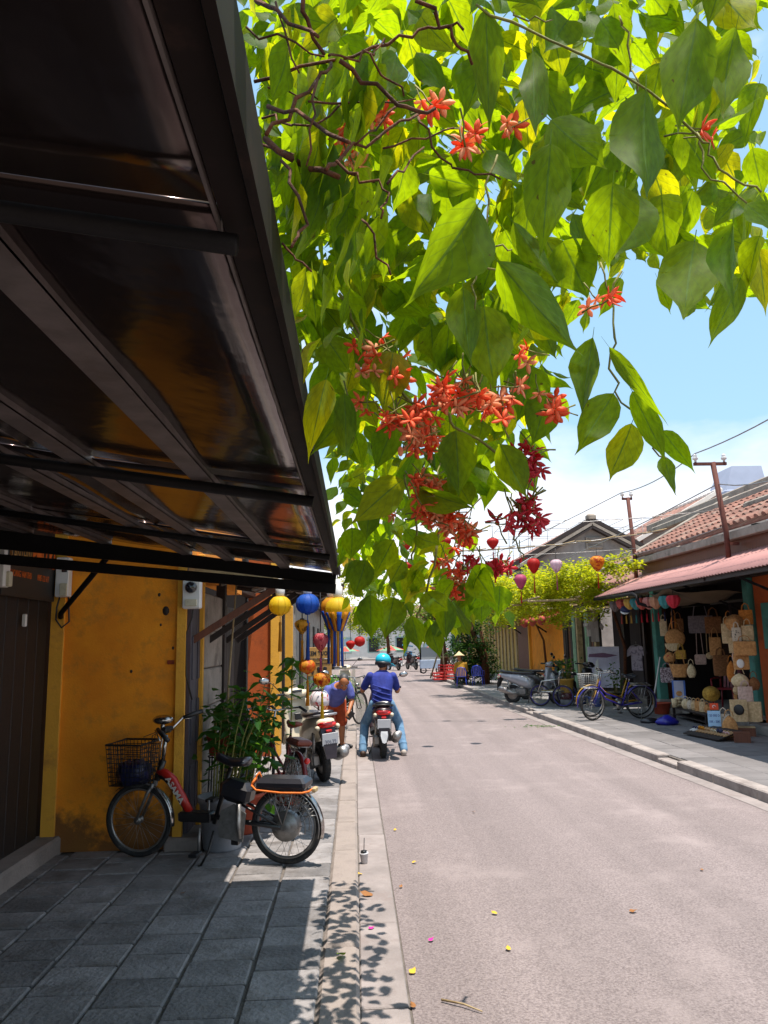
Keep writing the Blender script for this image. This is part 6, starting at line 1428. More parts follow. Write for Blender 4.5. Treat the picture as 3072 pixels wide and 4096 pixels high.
# ================================================================ creeper: leaf bases (mm), directions and normals, in the street's own coordinates
LEAVES = [325,737,2337,-9,2,-59,-6,60,3,150,67,416,788,2473,-13,3,-58,17,57,-1,156,65,396,1039,2421,-6,11,-59,-24,-54,-8,125,86,470,1182,2501,-8,-7,-59,37,46,-11,165,98,141,774,2222,-29,-5,-52,36,-45,-16,140,69,161,774,2156,37,1,-48,18,56,14,140,51,225,1213,2306,5,14,-58,-2,58,14,148,87,163,1035,2254,3,10,-59,-2,59,10,121,54,177,848,2538,1,8,-59,3,-59,-8,161,45,253,919,2540,-3,-8,-59,19,56,-9,171,38,327,1105,2574,37,-4,-47,7,60,1,131,80,218,743,2276,-6,8,-59,7,59,7,127,53,270,1157,2426,32,8,-50,3,59,12,126,42,414,1371,2512,27,16,-51,-14,-53,-24,128,99,468,950,2278,-16,-2,-58,10,59,-5,139,79,488,884,2267,-9,8,-59,-5,59,9,132,42,563,1249,2534,0,4,-60,-36,-48,-3,130,83,380,1132,2215,-13,3,-59,-2,60,4,136,50,497,1385,2207,-32,10,-50,11,59,4,144,69,634,1664,2228,-20,11,-55,34,50,-2,144,76,402,1043,2097,28,16,-51,-29,-43,-30,121,36,859,2034,2241,3,-9,-59,-8,59,-9,128,56,778,1843,2260,38,11,-45,14,53,25,135,53,328,917,2114,33,0,-50,29,49,18,125,19,932,1555,2750,-32,-7,-50,-47,-20,32,175,53,878,1501,2563,-5,-8,-59,-34,-48,9,159,58,552,940,2598,-18,12,-56,-18,55,18,148,49,720,1282,2847,-24,-7,-54,2,-60,7,205,57,0,1596,2250,-39,7,-45,9,-57,-17,137,62,-84,2596,3121,10,-1,-59,15,-58,4,155,101,-14,2283,3068,14,-2,-58,-19,-57,-3,150,58,65,2237,2963,15,9,-57,8,-59,-7,121,74,-72,1698,2554,4,11,-59,-33,49,7,130,80,-40,1909,2461,-38,8,-46,5,-58,-14,123,74,-38,1116,2144,-13,-13,-57,-2,-58,14,135,46,-13,1432,2227,1,-1,-60,13,-59,1,138,48,85,1467,2325,-10,-1,-59,7,-60,0,128,85,101,1800,2267,-23,-10,-55,-1,-59,11,133,72,98,1470,2064,-47,14,-35,0,55,23,135,69,192,1370,2133,2,5,-60,-4,-60,-5,127,72,471,2446,2386,-45,0,-39,3,-60,-3,122,81,308,1550,2153,23,-4,-55,21,56,4,133,69,483,2166,2257,24,-16,-53,-15,-57,10,108,72,407,1636,2356,-15,5,-58,0,-60,-5,133,100,481,2214,2440,-34,-7,-49,-14,-56,17,148,88,440,1636,2291,-21,-6,-56,-9,-59,9,131,83,411,2228,2230,-16,11,-57,-37,-47,2,107,74,228,2687,1992,-34,-12,-48,2,-59,13,111,92,342,2295,1919,-25,4,-55,3,-60,-6,97,64,135,1826,1811,12,11,-58,-14,-57,-14,92,47,206,2106,1794,10,18,-56,-28,52,12,96,47,123,2421,1889,-12,11,-58,12,58,9,137,97,41,1997,1872,0,10,-59,-5,-59,-10,126,73,224,1914,1858,0,-4,-60,13,58,-4,114,53,457,2402,1918,-3,10,-59,1,-59,-10,102,85,342,2374,1882,-8,-10,-58,-10,-58,12,90,58,807,2159,3012,4,2,-60,-7,-60,-2,121,84,283,2263,3301,10,-7,-59,-10,-59,5,144,113,224,2630,3571,18,-8,-57,-34,-49,-4,133,117,678,1993,3543,-19,-1,-57,-4,60,0,167,88,920,2282,3804,-21,-8,-56,30,49,-18,196,114,145,1913,3405,56,-9,18,-4,-57,-18,138,117,-43,2236,3699,57,-4,-17,-16,-38,-44,142,87,203,1836,2543,3,-8,-59,12,58,-7,131,86,487,2213,2705,5,5,-60,-14,58,4,131,110,475,1791,2522,18,3,-57,4,60,4,100,59,793,1432,2465,-28,-7,-53,3,-60,7,161,56,859,2254,2876,-32,11,-49,-31,-50,9,138,75,948,2185,2842,13,-4,-58,-55,-21,-11,129,54,683,3400,1875,2,-10,-59,-38,46,-9,86,75,436,3400,1860,4,-2,-60,6,60,-1,101,83,422,2552,1891,-1,9,-59,-12,58,9,92,71,-5,2390,2107,3,11,-59,23,54,12,102,87,41,1802,2074,-8,4,-59,-4,60,5,89,60,125,2379,2059,-37,-10,-46,-15,58,-1,96,79,324,3400,2232,-24,0,-55,-1,60,0,113,113,172,2684,2033,-30,-1,-52,-3,60,0,102,82,324,2717,2100,-11,11,-58,30,52,4,101,83,32,2038,
1967,-15,-16,-56,23,-54,10,107,68,519,1406,2757,-34,4,-49,-12,-59,4,144,62,585,1717,3121,17,14,-56,-13,-56,-17,130,67,1055,2211,3285,9,6,-59,41,43,10,156,98,1208,2213,3287,11,-9,-58,-48,-35,-4,168,86,919,1931,3384,-11,-5,-59,32,50,-10,178,96,1042,1699,3125,-22,3,-56,-35,-48,11,162,66,383,1154,2803,-26,-25,-48,20,-54,18,138,70,-39,950,2443,0,0,-60,60,0,0,110,60,36,950,2540,0,0,-60,60,0,0,110,60,625,1065,2835,-22,-3,-56,-10,-59,7,123,69,10,951,2383,0,0,-60,60,0,0,110,60,48,951,2573,0,0,-60,60,0,0,110,60,23,951,2512,0,0,-60,60,0,0,110,60,23,951,2501,0,0,-60,60,0,0,110,60,-71,952,2407,0,0,-60,60,0,0,110,60,-67,952,2419,0,0,-60,60,0,0,110,60,2,955,2537,0,0,-60,60,0,0,110,60,-2,957,2328,0,0,-60,60,0,0,110,60,-73,957,2369,0,0,-60,60,0,0,110,60,-82,958,2588,0,0,-60,60,0,0,110,60,12,959,2560,0,0,-60,60,0,0,110,60,-26,961,2447,0,0,-60,60,0,0,110,60,231,1037,2783,29,-19,-49,-45,-37,-12,118,54,485,1205,2885,11,27,-52,-56,-12,-18,137,80,-45,973,2495,0,0,-60,60,0,0,110,60,-80,979,2653,0,0,-60,60,0,0,110,60,-73,981,2661,0,0,-60,60,0,0,110,60,-36,983,2507,0,0,-60,60,0,0,110,60,633,1126,2841,20,-17,-54,-18,-56,10,126,75,45,983,2424,0,0,-60,60,0,0,110,60,250,1204,2781,-22,6,-56,-29,-52,6,133,69,-36,993,2405,0,0,-60,60,0,0,110,60,-64,997,2431,0,0,-60,60,0,0,110,60,-21,1006,2456,0,0,-60,60,0,0,110,60,-27,1015,2630,0,0,-60,60,0,0,110,60,-43,1019,2459,0,0,-60,60,0,0,110,60,12,1032,2552,0,0,-60,60,0,0,110,60,1,1042,2353,0,0,-60,60,0,0,110,60,-19,1049,2445,0,0,-60,60,0,0,110,60,-80,1053,2475,0,0,-60,60,0,0,110,60,625,1282,2688,29,3,-52,-25,-52,-17,134,71,-15,1055,2455,0,0,-60,60,0,0,110,60,343,1214,2748,24,4,-55,3,-60,-3,127,73,3,1059,2667,0,0,-60,60,0,0,110,60,-63,1064,2405,0,0,-60,60,0,0,110,60,667,1265,2876,24,-9,-54,-51,-26,-18,130,77,694,1143,2922,-30,18,-49,2,-56,-22,118,57,-50,1071,2467,0,0,-60,60,0,0,110,60,30,1151,2935,-21,19,-53,3,-56,-21,118,69,-79,1074,2480,0,0,-60,60,0,0,110,60,-68,1079,2561,0,0,-60,60,0,0,110,60,652,1096,2903,-7,22,-55,-43,-41,-11,111,54,548,1380,2568,32,-12,-49,-50,-16,-29,139,73,589,1085,2731,-18,17,-55,18,-53,-22,109,62,-79,1098,2649,0,0,-60,60,0,0,110,60,46,1098,2404,0,0,-60,60,0,0,110,60,42,1101,2415,0,0,-60,60,0,0,110,60,259,1084,2817,-19,-18,-54,-57,8,18,108,55,704,1216,3004,-31,8,-50,-22,-56,5,120,70,10,1115,2675,0,0,-60,60,0,0,110,60,-63,1118,2695,0,0,-60,60,0,0,110,60,523,1396,3132,55,-4,-25,12,-47,35,137,66,399,1298,2950,12,26,-53,-33,-42,-28,127,63,33,1341,2702,-17,22,-53,55,22,-8,131,72,46,1134,2706,0,0,-60,60,0,0,110,60,123,1104,2762,18,-18,-54,-54,-24,-10,107,52,602,1156,2682,7,28,-53,37,-44,-18,112,56,-69,1149,2594,0,0,-60,60,0,0,110,60,242,1382,2670,-19,29,-49,-8,-52,-28,132,61,645,1408,3104,44,18,-36,22,34,44,134,63,31,1154,2697,0,0,-60,60,0,0,110,60,-7,1458,3143,25,-24,-49,-53,4,-29,138,79,699,1447,3160,9,33,-49,41,-39,-19,135,65,723,1454,2673,-15,31,-49,-16,-51,-27,135,66,430,1347,2554,26,24,-49,39,-46,-2,124,74,228,1340,2889,16,22,-54,-15,-52,-26,123,65,483,1414,2817,20,10,-56,-40,44,-7,130,69,379,1522,2734,19,12,-56,-19,-54,-18,140,65,362,1389,2624,-5,28,-53,-7,-53,-27,127,61,497,1526,3029,-56,14,-18,-15,13,57,140,67,31,1202,
2725,0,0,-60,60,0,0,110,60,175,1301,2598,17,17,-55,-49,-25,-23,118,63,561,1268,2594,19,12,-56,-29,-49,-20,115,65,516,1540,2621,-18,-13,-56,23,-55,5,140,73,496,1335,2936,19,-20,-53,-57,-9,-17,121,69,378,1204,2652,-27,16,-51,-35,-49,3,108,54,313,1310,3029,30,-14,-50,-52,-12,-28,118,66,210,1400,3082,35,34,-35,25,25,49,126,75,12,1226,2484,0,0,-60,60,0,0,110,60,510,1321,2683,-26,7,-54,23,-53,-17,118,67,163,1559,2915,-3,26,-54,-58,-14,-4,140,64,297,1516,2932,26,13,-52,-12,-55,-20,136,63,823,1562,2563,-16,-23,-53,40,-44,7,140,66,-29,1233,2733,0,0,-60,60,0,0,110,60,607,1488,2878,10,29,-52,-21,-47,-30,133,70,-80,1235,2815,0,0,-60,60,0,0,110,60,21,1242,2743,0,0,-60,60,0,0,110,60,560,1343,3118,-18,23,-52,57,3,-18,119,56,120,1558,2987,-7,-48,-36,34,-33,37,138,82,703,1570,2998,-26,-34,-42,-24,-34,43,138,74,430,1552,3095,19,-20,-53,-7,-57,19,136,70,12,1260,2465,0,0,-60,60,0,0,110,60,36,1392,3038,48,33,-14,23,-12,54,122,65,-76,1261,2405,0,0,-60,60,0,0,110,60,-53,1602,3140,-51,-27,-14,-25,22,50,140,77,705,1585,2896,30,-12,-51,-19,-57,2,138,69,378,1531,2895,-12,-19,-56,40,-44,6,133,66,597,1539,3170,48,28,-22,28,-8,52,134,69,-104,1588,3129,-17,45,-36,-55,-2,24,138,69,390,1544,3166,3,39,-46,57,13,15,134,76,744,1507,2932,10,30,-51,-37,-37,-30,130,76,894,1598,3150,-10,57,-16,-1,16,58,137,69,198,1521,2562,6,-30,-52,-47,-34,14,130,62,-56,1283,2797,0,0,-60,60,0,0,110,60,-48,1283,2399,0,0,-60,60,0,0,110,60,97,1348,2901,-4,-22,-56,37,-45,15,115,61,501,1433,3078,1,-42,-43,29,-37,37,123,59,525,1508,3095,55,-21,-13,3,-25,54,128,73,123,1454,2681,24,17,-52,-30,-44,-28,123,70,419,1519,3191,50,21,-25,6,40,44,129,61,565,1630,3132,29,19,-49,-52,8,-28,137,72,13,1525,3253,-39,39,-25,-36,-6,47,128,64,160,1246,2913,-30,-18,-49,3,56,-22,105,53,5,1332,2753,18,-15,-55,-40,-45,-1,112,66,-92,1169,2682,1,23,-55,31,-47,-19,98,58,252,1498,3218,9,37,-47,12,45,38,126,67,-35,1558,3078,-1,-29,-53,20,-50,27,130,77,625,1385,2865,-13,-20,-55,14,-56,17,116,56,25,1318,2630,0,0,-60,60,0,0,110,60,10,1501,2688,-20,-14,-55,36,-48,0,125,75,175,1668,3153,25,49,-23,19,15,55,138,75,132,1623,2940,-21,48,-29,22,35,43,135,74,479,1629,3383,15,41,-41,42,21,38,135,71,472,1237,2880,10,-21,-55,-40,-44,9,102,56,679,1167,2787,-3,-25,-55,-57,18,-5,97,47,917,1484,3232,-52,5,-30,-30,-8,51,123,69,14,1377,2511,6,25,-54,-24,-49,-25,114,58,696,1452,2979,0,-32,-51,-50,29,-18,120,59,329,1584,2606,-23,13,-54,-36,-48,4,131,69,339,1426,2532,21,-7,-56,13,-57,12,118,62,220,1190,2911,6,-26,-54,41,-37,23,97,50,981,1677,3397,26,44,-31,2,34,49,137,72,576,1231,2787,-15,18,-55,-46,-38,0,100,57,476,1720,2715,23,-7,-55,-9,-59,4,140,77,3,1623,2542,2,-25,-55,52,-27,14,132,72,-46,1625,3092,-31,38,-35,-27,23,49,132,70,-33,1358,2638,0,0,-60,60,0,0,110,60,842,1671,2941,3,22,-56,-54,-23,-12,135,77,462,1699,3119,-24,-24,-49,28,-52,12,137,69,409,1614,3152,-53,1,-28,-23,-37,42,130,63,503,1470,3067,-43,-41,-10,-10,-4,59,119,58,-77,1367,2798,0,0,-60,60,0,0,110,60,-59,1370,2753,0,0,-60,60,0,0,110,60,856,1455,2570,-18,16,-55,-49,-34,6,117,65,561,1362,2637,-33,-13,-49,47,-27,-25,109,56,809,1628,2661,16,-25,-52,-58,-3,-16,130,64,66,1380,2553,-1,30,-52,-18,-50,-29,110,54,254,1349,3088,-43,10,-40,-40,
-23,38,107,56,238,1755,2509,-1,24,-55,33,46,19,140,75,37,1385,2924,0,0,-60,60,0,0,110,60,-24,1386,2590,0,0,-60,60,0,0,110,60,-147,1525,3043,51,-12,-30,32,19,47,121,64,721,1566,2830,-22,-3,-56,-36,-45,16,124,64,-26,1693,3405,57,16,-8,7,6,59,134,68,305,1386,2544,29,19,-49,-45,-21,-34,109,65,-71,1473,2490,29,-17,-49,-48,-32,-17,116,68,203,1635,3035,-30,-23,-47,-8,-51,30,129,65,332,1288,2755,13,25,-53,6,-54,-25,101,52,428,1465,2698,24,-26,-49,-42,-43,3,115,57,356,1480,3227,43,-6,-41,36,36,32,116,56,247,1608,3112,-41,-12,-42,-30,-33,40,126,61,746,1265,2998,-35,-6,-49,32,-48,-17,99,56,815,1377,2718,15,16,-56,-50,-27,-21,108,62,1052,1667,3399,-1,55,-24,43,18,38,130,78,78,1649,3046,-3,-43,-41,-10,-41,43,129,60,28,1411,2619,0,0,-60,60,0,0,110,60,208,1696,2911,17,-31,-48,-50,-32,3,132,76,373,1205,2964,10,-19,-56,40,44,-8,94,46,617,1564,3295,39,-10,-45,9,-56,20,122,56,0,1416,2458,0,0,-60,60,0,0,110,60,751,1770,3158,-44,38,-15,-2,20,57,137,70,-53,1418,2543,0,0,-60,60,0,0,110,60,262,1651,2397,31,10,-51,-40,-32,-31,128,74,562,1773,3260,-55,-22,-12,-16,6,58,137,74,76,1498,3154,20,12,-55,-22,-52,-20,116,69,272,1607,2437,2,32,-51,-47,-31,-21,124,62,778,1585,2870,-6,-31,-51,-47,-29,23,123,61,525,1524,2756,12,-34,-48,-25,-47,27,118,56,435,1615,2786,11,21,-55,-2,-56,-22,124,65,555,1722,3399,-32,-29,-41,-29,-30,44,133,79,241,1459,3091,-42,-25,-35,-29,-20,49,112,52,538,1666,2655,-32,-11,-50,7,-59,8,128,64,920,1773,3367,-30,-29,-43,-34,-27,42,136,72,65,1651,3099,-19,47,-32,-41,12,42,127,63,383,1589,2948,39,20,-41,21,39,40,122,60,585,1663,2870,19,-13,-56,-25,-54,4,127,60,736,1540,2814,-27,10,-53,-25,-55,3,118,67,219,1792,3463,20,-32,-46,35,-32,37,137,69,-17,1387,2532,1,31,-51,34,-43,-25,106,53,632,1522,2821,-17,-25,-51,57,-7,-16,116,67,710,1515,2610,22,-23,-51,-56,-13,-18,115,66,531,1312,2883,0,25,-54,-20,-51,-24,100,50,863,1683,3229,55,20,-12,20,-27,49,128,66,636,1576,3297,30,30,-42,11,44,39,119,64,607,1506,2751,-5,30,-52,5,-52,-30,114,55,24,1456,2414,0,0,-60,60,0,0,110,60,282,1412,2733,35,0,-49,-2,60,-1,107,62,356,1558,3227,10,-40,-44,-7,-45,39,118,68,424,1772,2408,6,-35,-48,-11,-49,33,133,73,157,1360,2604,-6,-31,-51,-26,-45,30,102,53,-154,1759,3081,25,53,-12,13,7,58,132,69,-67,1676,3330,2,-45,-40,-1,-40,45,126,73,418,1571,2575,11,-34,-49,-55,-24,5,118,63,127,1864,2791,-2,37,-47,-44,31,26,140,66,505,1456,3116,36,19,-44,32,-51,4,109,56,388,1672,2852,-17,36,-45,-57,-18,7,125,58,291,1589,2321,-26,-5,-54,-18,-55,14,119,71,730,1561,3089,21,41,-39,48,9,35,117,62,889,1806,3395,33,37,-34,49,-15,32,135,76,726,1409,2950,-5,23,-55,-30,-49,-18,105,52,499,1375,3021,-4,-22,-56,-17,-53,22,103,55]
MASS = [65,332,509,1,-3,295,609,1,41,322,575,1,15,349,640,2,201,324,658,2,29,317,584,2,209,355,608,1,191,373,659,2,10,368,548,2,31,376,525,1,44,373,432,1,10,329,680,2,-12,297,472,2,90,308,639,2,30,364,400,1,110,279,591,1,107,377,592,1,-18,323,660,2,100,284,587,1,88,283,555,1,55,373,433,1,-21,358,626,2,142,343,595,1,-7,300,478,2,118,325,565,1,107,329,681,2,-28,300,565,2,31,349,420,1,7,367,607,2,-5,301,496,2,145,254,589,1,85,295,638,1,68,381,557,1,-5,301,607,2,30,363,545,1,128,312,594,2,123,383,694,2,101,342,602,1,108,322,583,2,125,359,580,1,83,334,571,1,78,361,578,1,4,303,547,2,31,326,542,1,-42,304,619,2,193,375,687,2,43,244,602,1,167,352,664,2,39,339,646,2,-27,305,599,2,108,303,616,2,228,371,592,2,22,269,533,1,135,366,599,1,15,306,629,2,-35,306,616,2,75,335,650,2,184,341,588,2,207,367,696,2,-24,308,574,2,162,344,619,2,30,260,521,1,10,392,529,2,-12,331,562,2,-7,309,541,2,13,309,652,2,50,358,489,1,36,368,549,2,46,337,644,2,-32,310,559,2,60,324,509,1,-33,310,578,2,158,324,610,1,-20,310,538,2,37,302,639,1,61,321,605,1,51,301,478,1,43,342,451,1,215,364,700,2,4,311,616,2,51,350,492,1,4,312,555,2,18,312,570,2,6,312,514,2,101,392,708,2,147,281,621,2,-31,312,593,2,75,392,590,1,-21,313,524,2,-44,313,638,2,24,394,657,2,205,379,558,2,198,387,598,2,53,292,604,1,-19,313,510,2,5,313,466,1,9,314,643,2,-39,314,613,2,118,258,569,1,100,341,664,2,175,313,543,1,170,384,576,2,154,321,621,2,33,297,509,1,29,283,592,1,6,341,660,2,1,316,533,2,149,333,661,2,114,359,658,2,128,304,602,2,60,347,593,2,-19,344,558,1,-35,319,637,2,28,356,461,1,162,295,636,2,93,384,551,1,-30,319,612,2,157,274,518,1,18,320,611,2,-30,320,546,2,192,320,599,1,-7,320,485,2,-35,321,645,2,29,380,528,1,-32,321,633,2,86,391,521,2,-23,321,526,2,52,397,522,2,17,398,548,1,190,367,558,1,140,348,618,1,104,264,600,1,-4,282,607,2,139,377,595,1,-34,322,603,2,-15,288,498,1,9,322,514,1,35,322,507,2,-10,296,613,2,-29,323,550,2,-25,323,597,2,49,367,463,1,15,323,531,2,-7,324,617,2,202,349,687,2,179,389,534,2,43,309,598,1,57,332,668,2,49,375,501,1,142,348,571,1,214,381,667,2,-15,332,674,2,147,291,645,1,61,308,642,2,-28,327,562,2,-25,381,565,2,-14,327,527,1,62,400,387,1,92,343,528,1,60,304,606,2,-11,328,520,2,50,333,582,1,-29,329,588,2,-38,329,614,2,102,290,595,1,-48,329,661,2,-10,379,569,1,-48,330,675,2,-24,330,498,2,94,398,737,2,-38,331,607,2,12,331,510,2,78,408,517,1,-26,331,532,2,140,275,572,1,48,353,425,1,-34,331,573,2,-43,331,624,2,16,336,573,2,31,388,568,1,25,332,674,2,-21,332,497,2,73,393,533,1,200,357,588,1,-19,332,612,2,-41,383,634,2,173,376,722,2,29,332,655,2,-40,333,664,2,18,333,666,2,-5,333,506,1,37,376,644,2,187,328,663,2,7,333,658,2,-8,333,506,2,-42,333,628,2,38,333,536,2,18,310,604,2,62,338,637,2,168,358,649,2,183,305,613,1,87,421,692,2,127,331,651,2,14,324,662,2,175,322,606,2,45,396,647,2,-17,335,507,2,19,421,776,2,3,336,551,1,149,290,626,2,52,261,550,1,-38,336,630,2,168,424,589,2,8,336,487,2,121,311,637,2,48,337,634,2,194,345,617,1,95,262,605,1,17,391,659,2,63,271,577,1,242,365,718,2,154,424,748,2,62,428,663,2,62,412,716,2,32,383,708,2,0,339,560,2,-15,400,722,2,198,329,557,1,118,421,651,2,
-23,433,568,2,76,359,686,2,-35,341,671,2,-21,345,616,2,-24,425,665,2,-26,275,602,1,-9,342,589,2,19,387,689,2,6,342,618,2,132,292,619,1,-20,343,648,2,196,328,534,1,195,419,735,2,-27,343,569,2,-36,344,570,2,44,346,427,1,-7,344,666,2,-11,344,555,1,15,344,562,2,-42,344,683,2,-9,342,692,2,-32,345,629,2,32,345,572,2,68,410,669,2,152,338,662,2,126,366,631,2,17,346,556,2,89,328,585,2,131,305,583,1,-46,439,716,2,13,420,710,2,-39,346,592,2,200,410,613,2,139,316,651,2,74,379,691,2,135,329,619,2,-42,347,648,2,105,359,673,2,184,433,706,2,4,395,632,2,-32,405,569,2,39,297,533,1,64,387,508,2,77,319,493,1,232,441,622,2,-11,349,493,2,175,397,642,2,83,354,526,1,191,440,673,2,-25,350,584,2,-41,350,603,2,-38,350,600,2,13,351,630,2,-15,351,548,2,76,409,530,1,176,324,598,2,73,273,543,1,-15,351,505,2,47,393,619,2,101,382,555,2,116,439,522,2,9,377,698,2,70,391,565,1,-6,352,588,2,46,273,563,1,-3,353,579,1,3,286,631,2,59,369,433,1,40,354,646,2,22,354,568,2,100,359,592,2,-20,354,512,2,39,374,446,1,76,429,476,1,65,389,389,1,193,365,651,2,18,376,713,2,69,412,449,1,-42,356,647,2,57,353,568,1,53,392,551,1,36,414,574,2,-25,358,494,2,113,286,577,1,71,405,706,2,-34,358,667,2,-24,358,529,2,-40,358,647,2,134,399,665,2,-12,359,656,2,42,429,637,2,47,420,611,2,116,372,542,2,129,427,583,2,101,392,663,2,22,359,611,2,10,393,716,2,69,390,721,2,-15,360,582,2,-28,361,664,2,24,403,548,1,-5,361,529,2,117,429,633,2,10,284,624,2,221,415,564,2,199,418,747,2,71,385,551,1,151,365,673,2,72,406,450,1,86,460,551,2,249,449,634,2,12,418,523,2,13,308,622,2,119,382,608,2,42,363,700,2,37,377,560,2,6,364,672,2,126,295,609,2,45,315,545,1,145,330,655,2,49,450,496,2,-10,443,559,2,221,430,711,2,-12,311,631,2,69,456,609,2,7,365,582,2,224,379,657,2,108,381,679,2,147,392,668,2,34,365,668,2,-1,370,664,2,114,294,636,2,67,308,498,1,-34,366,629,2,47,455,686,2,57,370,567,2,132,352,597,2,31,367,664,2,27,421,743,2,-23,332,608,2,-37,368,606,2,14,325,667,2,-19,352,689,2,34,368,549,2,208,378,589,2,86,293,623,1,76,350,665,2,12,455,766,2,150,349,602,1,30,369,611,2,29,333,619,2,42,422,666,2,-25,370,587,2,9,370,545,2,201,378,633,2,70,440,447,1,78,298,520,1,-39,371,608,2,-20,371,705,2,3,470,775,2,78,423,639,2,8,395,565,2,-34,371,619,2,-24,371,597,2,18,466,756,2,104,456,530,2,115,452,517,2,1,397,554,2,39,459,634,2,20,438,553,2,93,358,520,1,159,387,731,2,-10,371,585,2,-28,372,502,2,-30,373,577,2,34,385,731,2,59,459,648,2,64,323,500,1,-15,373,578,2,162,459,681,2,-4,373,660,2,36,373,534,2,0,467,663,2,17,333,512,1,-28,374,526,2,70,329,620,2,-11,311,539,1,135,422,547,1,73,337,497,1,-43,375,675,2,-29,375,514,2,2,376,540,2,146,327,589,2,-19,406,634,2,251,411,683,2,230,478,765,2,183,348,578,2,96,348,511,1,29,343,620,2,32,478,632,2,33,413,585,2,-14,399,611,2,3,336,592,2,93,335,581,1,54,468,759,2,-8,371,543,1,148,392,663,2,-9,348,559,2,214,417,658,2,52,469,564,2,62,385,660,2,-38,381,671,2,-39,382,718,2,97,423,596,2,-31,447,631,2,-27,383,609,2,52,463,460,1,21,355,477,1,30,383,554,2,76,369,659,2,71,328,582,2,57,478,587,2,3,385,566,2,89,311,610,2,16,441,529,2,48,401,641,2,32,386,559,2,17,386,517,2,-6,386,721,2,102,456,561,
2,42,320,612,1,-18,387,558,2,-28,387,618,2,226,412,697,2,88,419,575,2,9,388,609,2,139,382,634,2,34,420,487,1,81,469,738,2,243,465,611,2,53,385,631,2,128,437,581,2,-13,390,662,2,198,366,623,2,191,304,560,1,87,351,619,1,65,411,506,1,18,391,541,2,14,391,653,2,-27,391,600,2,-22,391,690,2,18,391,543,2,143,358,552,1,-32,378,600,2,149,308,604,2,54,416,382,1,90,448,750,2,-1,311,646,2,41,349,530,1,4,392,549,2,-17,482,744,2,-22,403,518,2,48,392,718,2,166,369,661,2,25,422,431,1,7,393,478,1,167,358,613,2,19,394,735,2,-41,394,633,2,15,395,630,2,136,486,732,2,18,341,542,1,3,489,518,2,-13,396,557,2,15,425,583,2,135,422,765,2,32,392,473,1,-25,459,534,2,-24,396,525,2,23,487,508,1,-2,396,551,2,-4,397,725,2,-2,397,562,2,55,308,573,1,1,397,497,2,156,465,783,2,3,397,560,2,-14,397,510,1,-7,397,537,2,-36,397,574,2,-41,398,702,2,256,487,618,2,277,453,706,2,70,418,729,2,16,495,643,2,45,399,638,2,144,373,610,2,14,411,602,2,-14,350,576,2,110,310,521,1,-32,399,693,2,13,400,718,2,-4,400,512,2,12,400,627,2,36,431,573,2,107,367,665,2,0,398,581,2,52,402,526,2,45,402,573,2,224,435,711,2,91,493,611,2,162,370,551,2,86,395,709,2,-36,403,668,2,-38,403,688,2,-33,403,657,2,50,403,724,2,-37,403,689,2,-22,403,556,2,0,404,692,2,-19,404,561,2,158,397,583,2,102,494,735,2,29,408,515,2,23,438,562,2,115,410,683,2,-45,405,651,2,-4,405,486,2,63,419,484,2,8,405,614,1,-1,405,520,2,29,326,614,2,-36,406,583,2,59,504,633,2,196,448,781,2,-37,406,678,2,15,513,668,2,1,406,626,2,10,454,512,2,-36,353,615,2,14,505,491,1,6,407,563,2,158,367,601,2,-34,407,536,2,266,513,753,2,-8,408,609,2,44,340,528,1,96,341,645,2,310,482,772,2,243,441,650,2,-56,409,715,2,2,498,488,2,-4,409,598,2,226,491,595,2,66,360,680,2,9,410,670,2,-59,410,730,2,160,326,583,2,32,498,716,2,225,433,560,2,-25,412,748,2,201,429,601,2,-37,412,567,2,36,364,505,1,23,415,645,2,85,340,668,2,-22,413,529,2,-12,413,695,2,75,498,453,1,83,431,491,2,36,413,633,2,53,504,745,2,13,355,559,2,164,445,668,2,91,348,480,1,135,345,633,2,78,365,562,1,-39,414,664,2,-38,415,686,2,10,415,639,2,8,415,588,2,2,517,681,2,-28,415,582,2,-33,415,592,2,-6,387,709,2,102,472,637,2,16,416,640,2,-51,416,687,2,119,364,580,2,32,416,535,2,10,386,642,2,-1,416,540,2,242,391,681,2,1,395,554,2,189,500,731,2,59,466,439,1,-29,417,717,2,-7,378,614,2,-5,434,527,2,46,398,597,2,-21,417,734,2,-16,417,531,2,79,346,580,1,62,437,581,2,100,378,647,2,-33,438,776,2,-13,472,659,2,11,418,696,2,-12,384,671,2,-24,364,704,2,70,459,497,2,93,414,540,1,-19,389,553,2,36,467,673,2,77,377,530,1,-45,478,615,2,163,345,608,1,44,410,430,1,-25,375,554,2,-25,419,596,2,15,446,573,2,41,408,367,1,213,450,595,2,82,470,560,2,-32,421,614,2,-14,421,527,2,42,366,645,2,53,421,578,2,-57,421,722,2,42,354,473,1,33,477,503,2,-24,422,560,2,23,422,568,2,90,342,503,1,145,344,601,2,245,486,667,2,-39,422,700,2,-31,423,560,2,87,366,652,2,253,516,685,2,19,351,493,1,60,405,526,2,60,539,682,2,29,449,647,2,23,392,678,2,-32,536,673,2,187,361,569,1,119,495,552,2,50,442,524,2,134,468,613,2,-37,427,582,2,-51,427,750,2,-7,470,543,1,32,427,663,2,213,340,670,2,1,489,525,1,86,415,531,1,120,425,755,2,313,537,707,2,65,436,
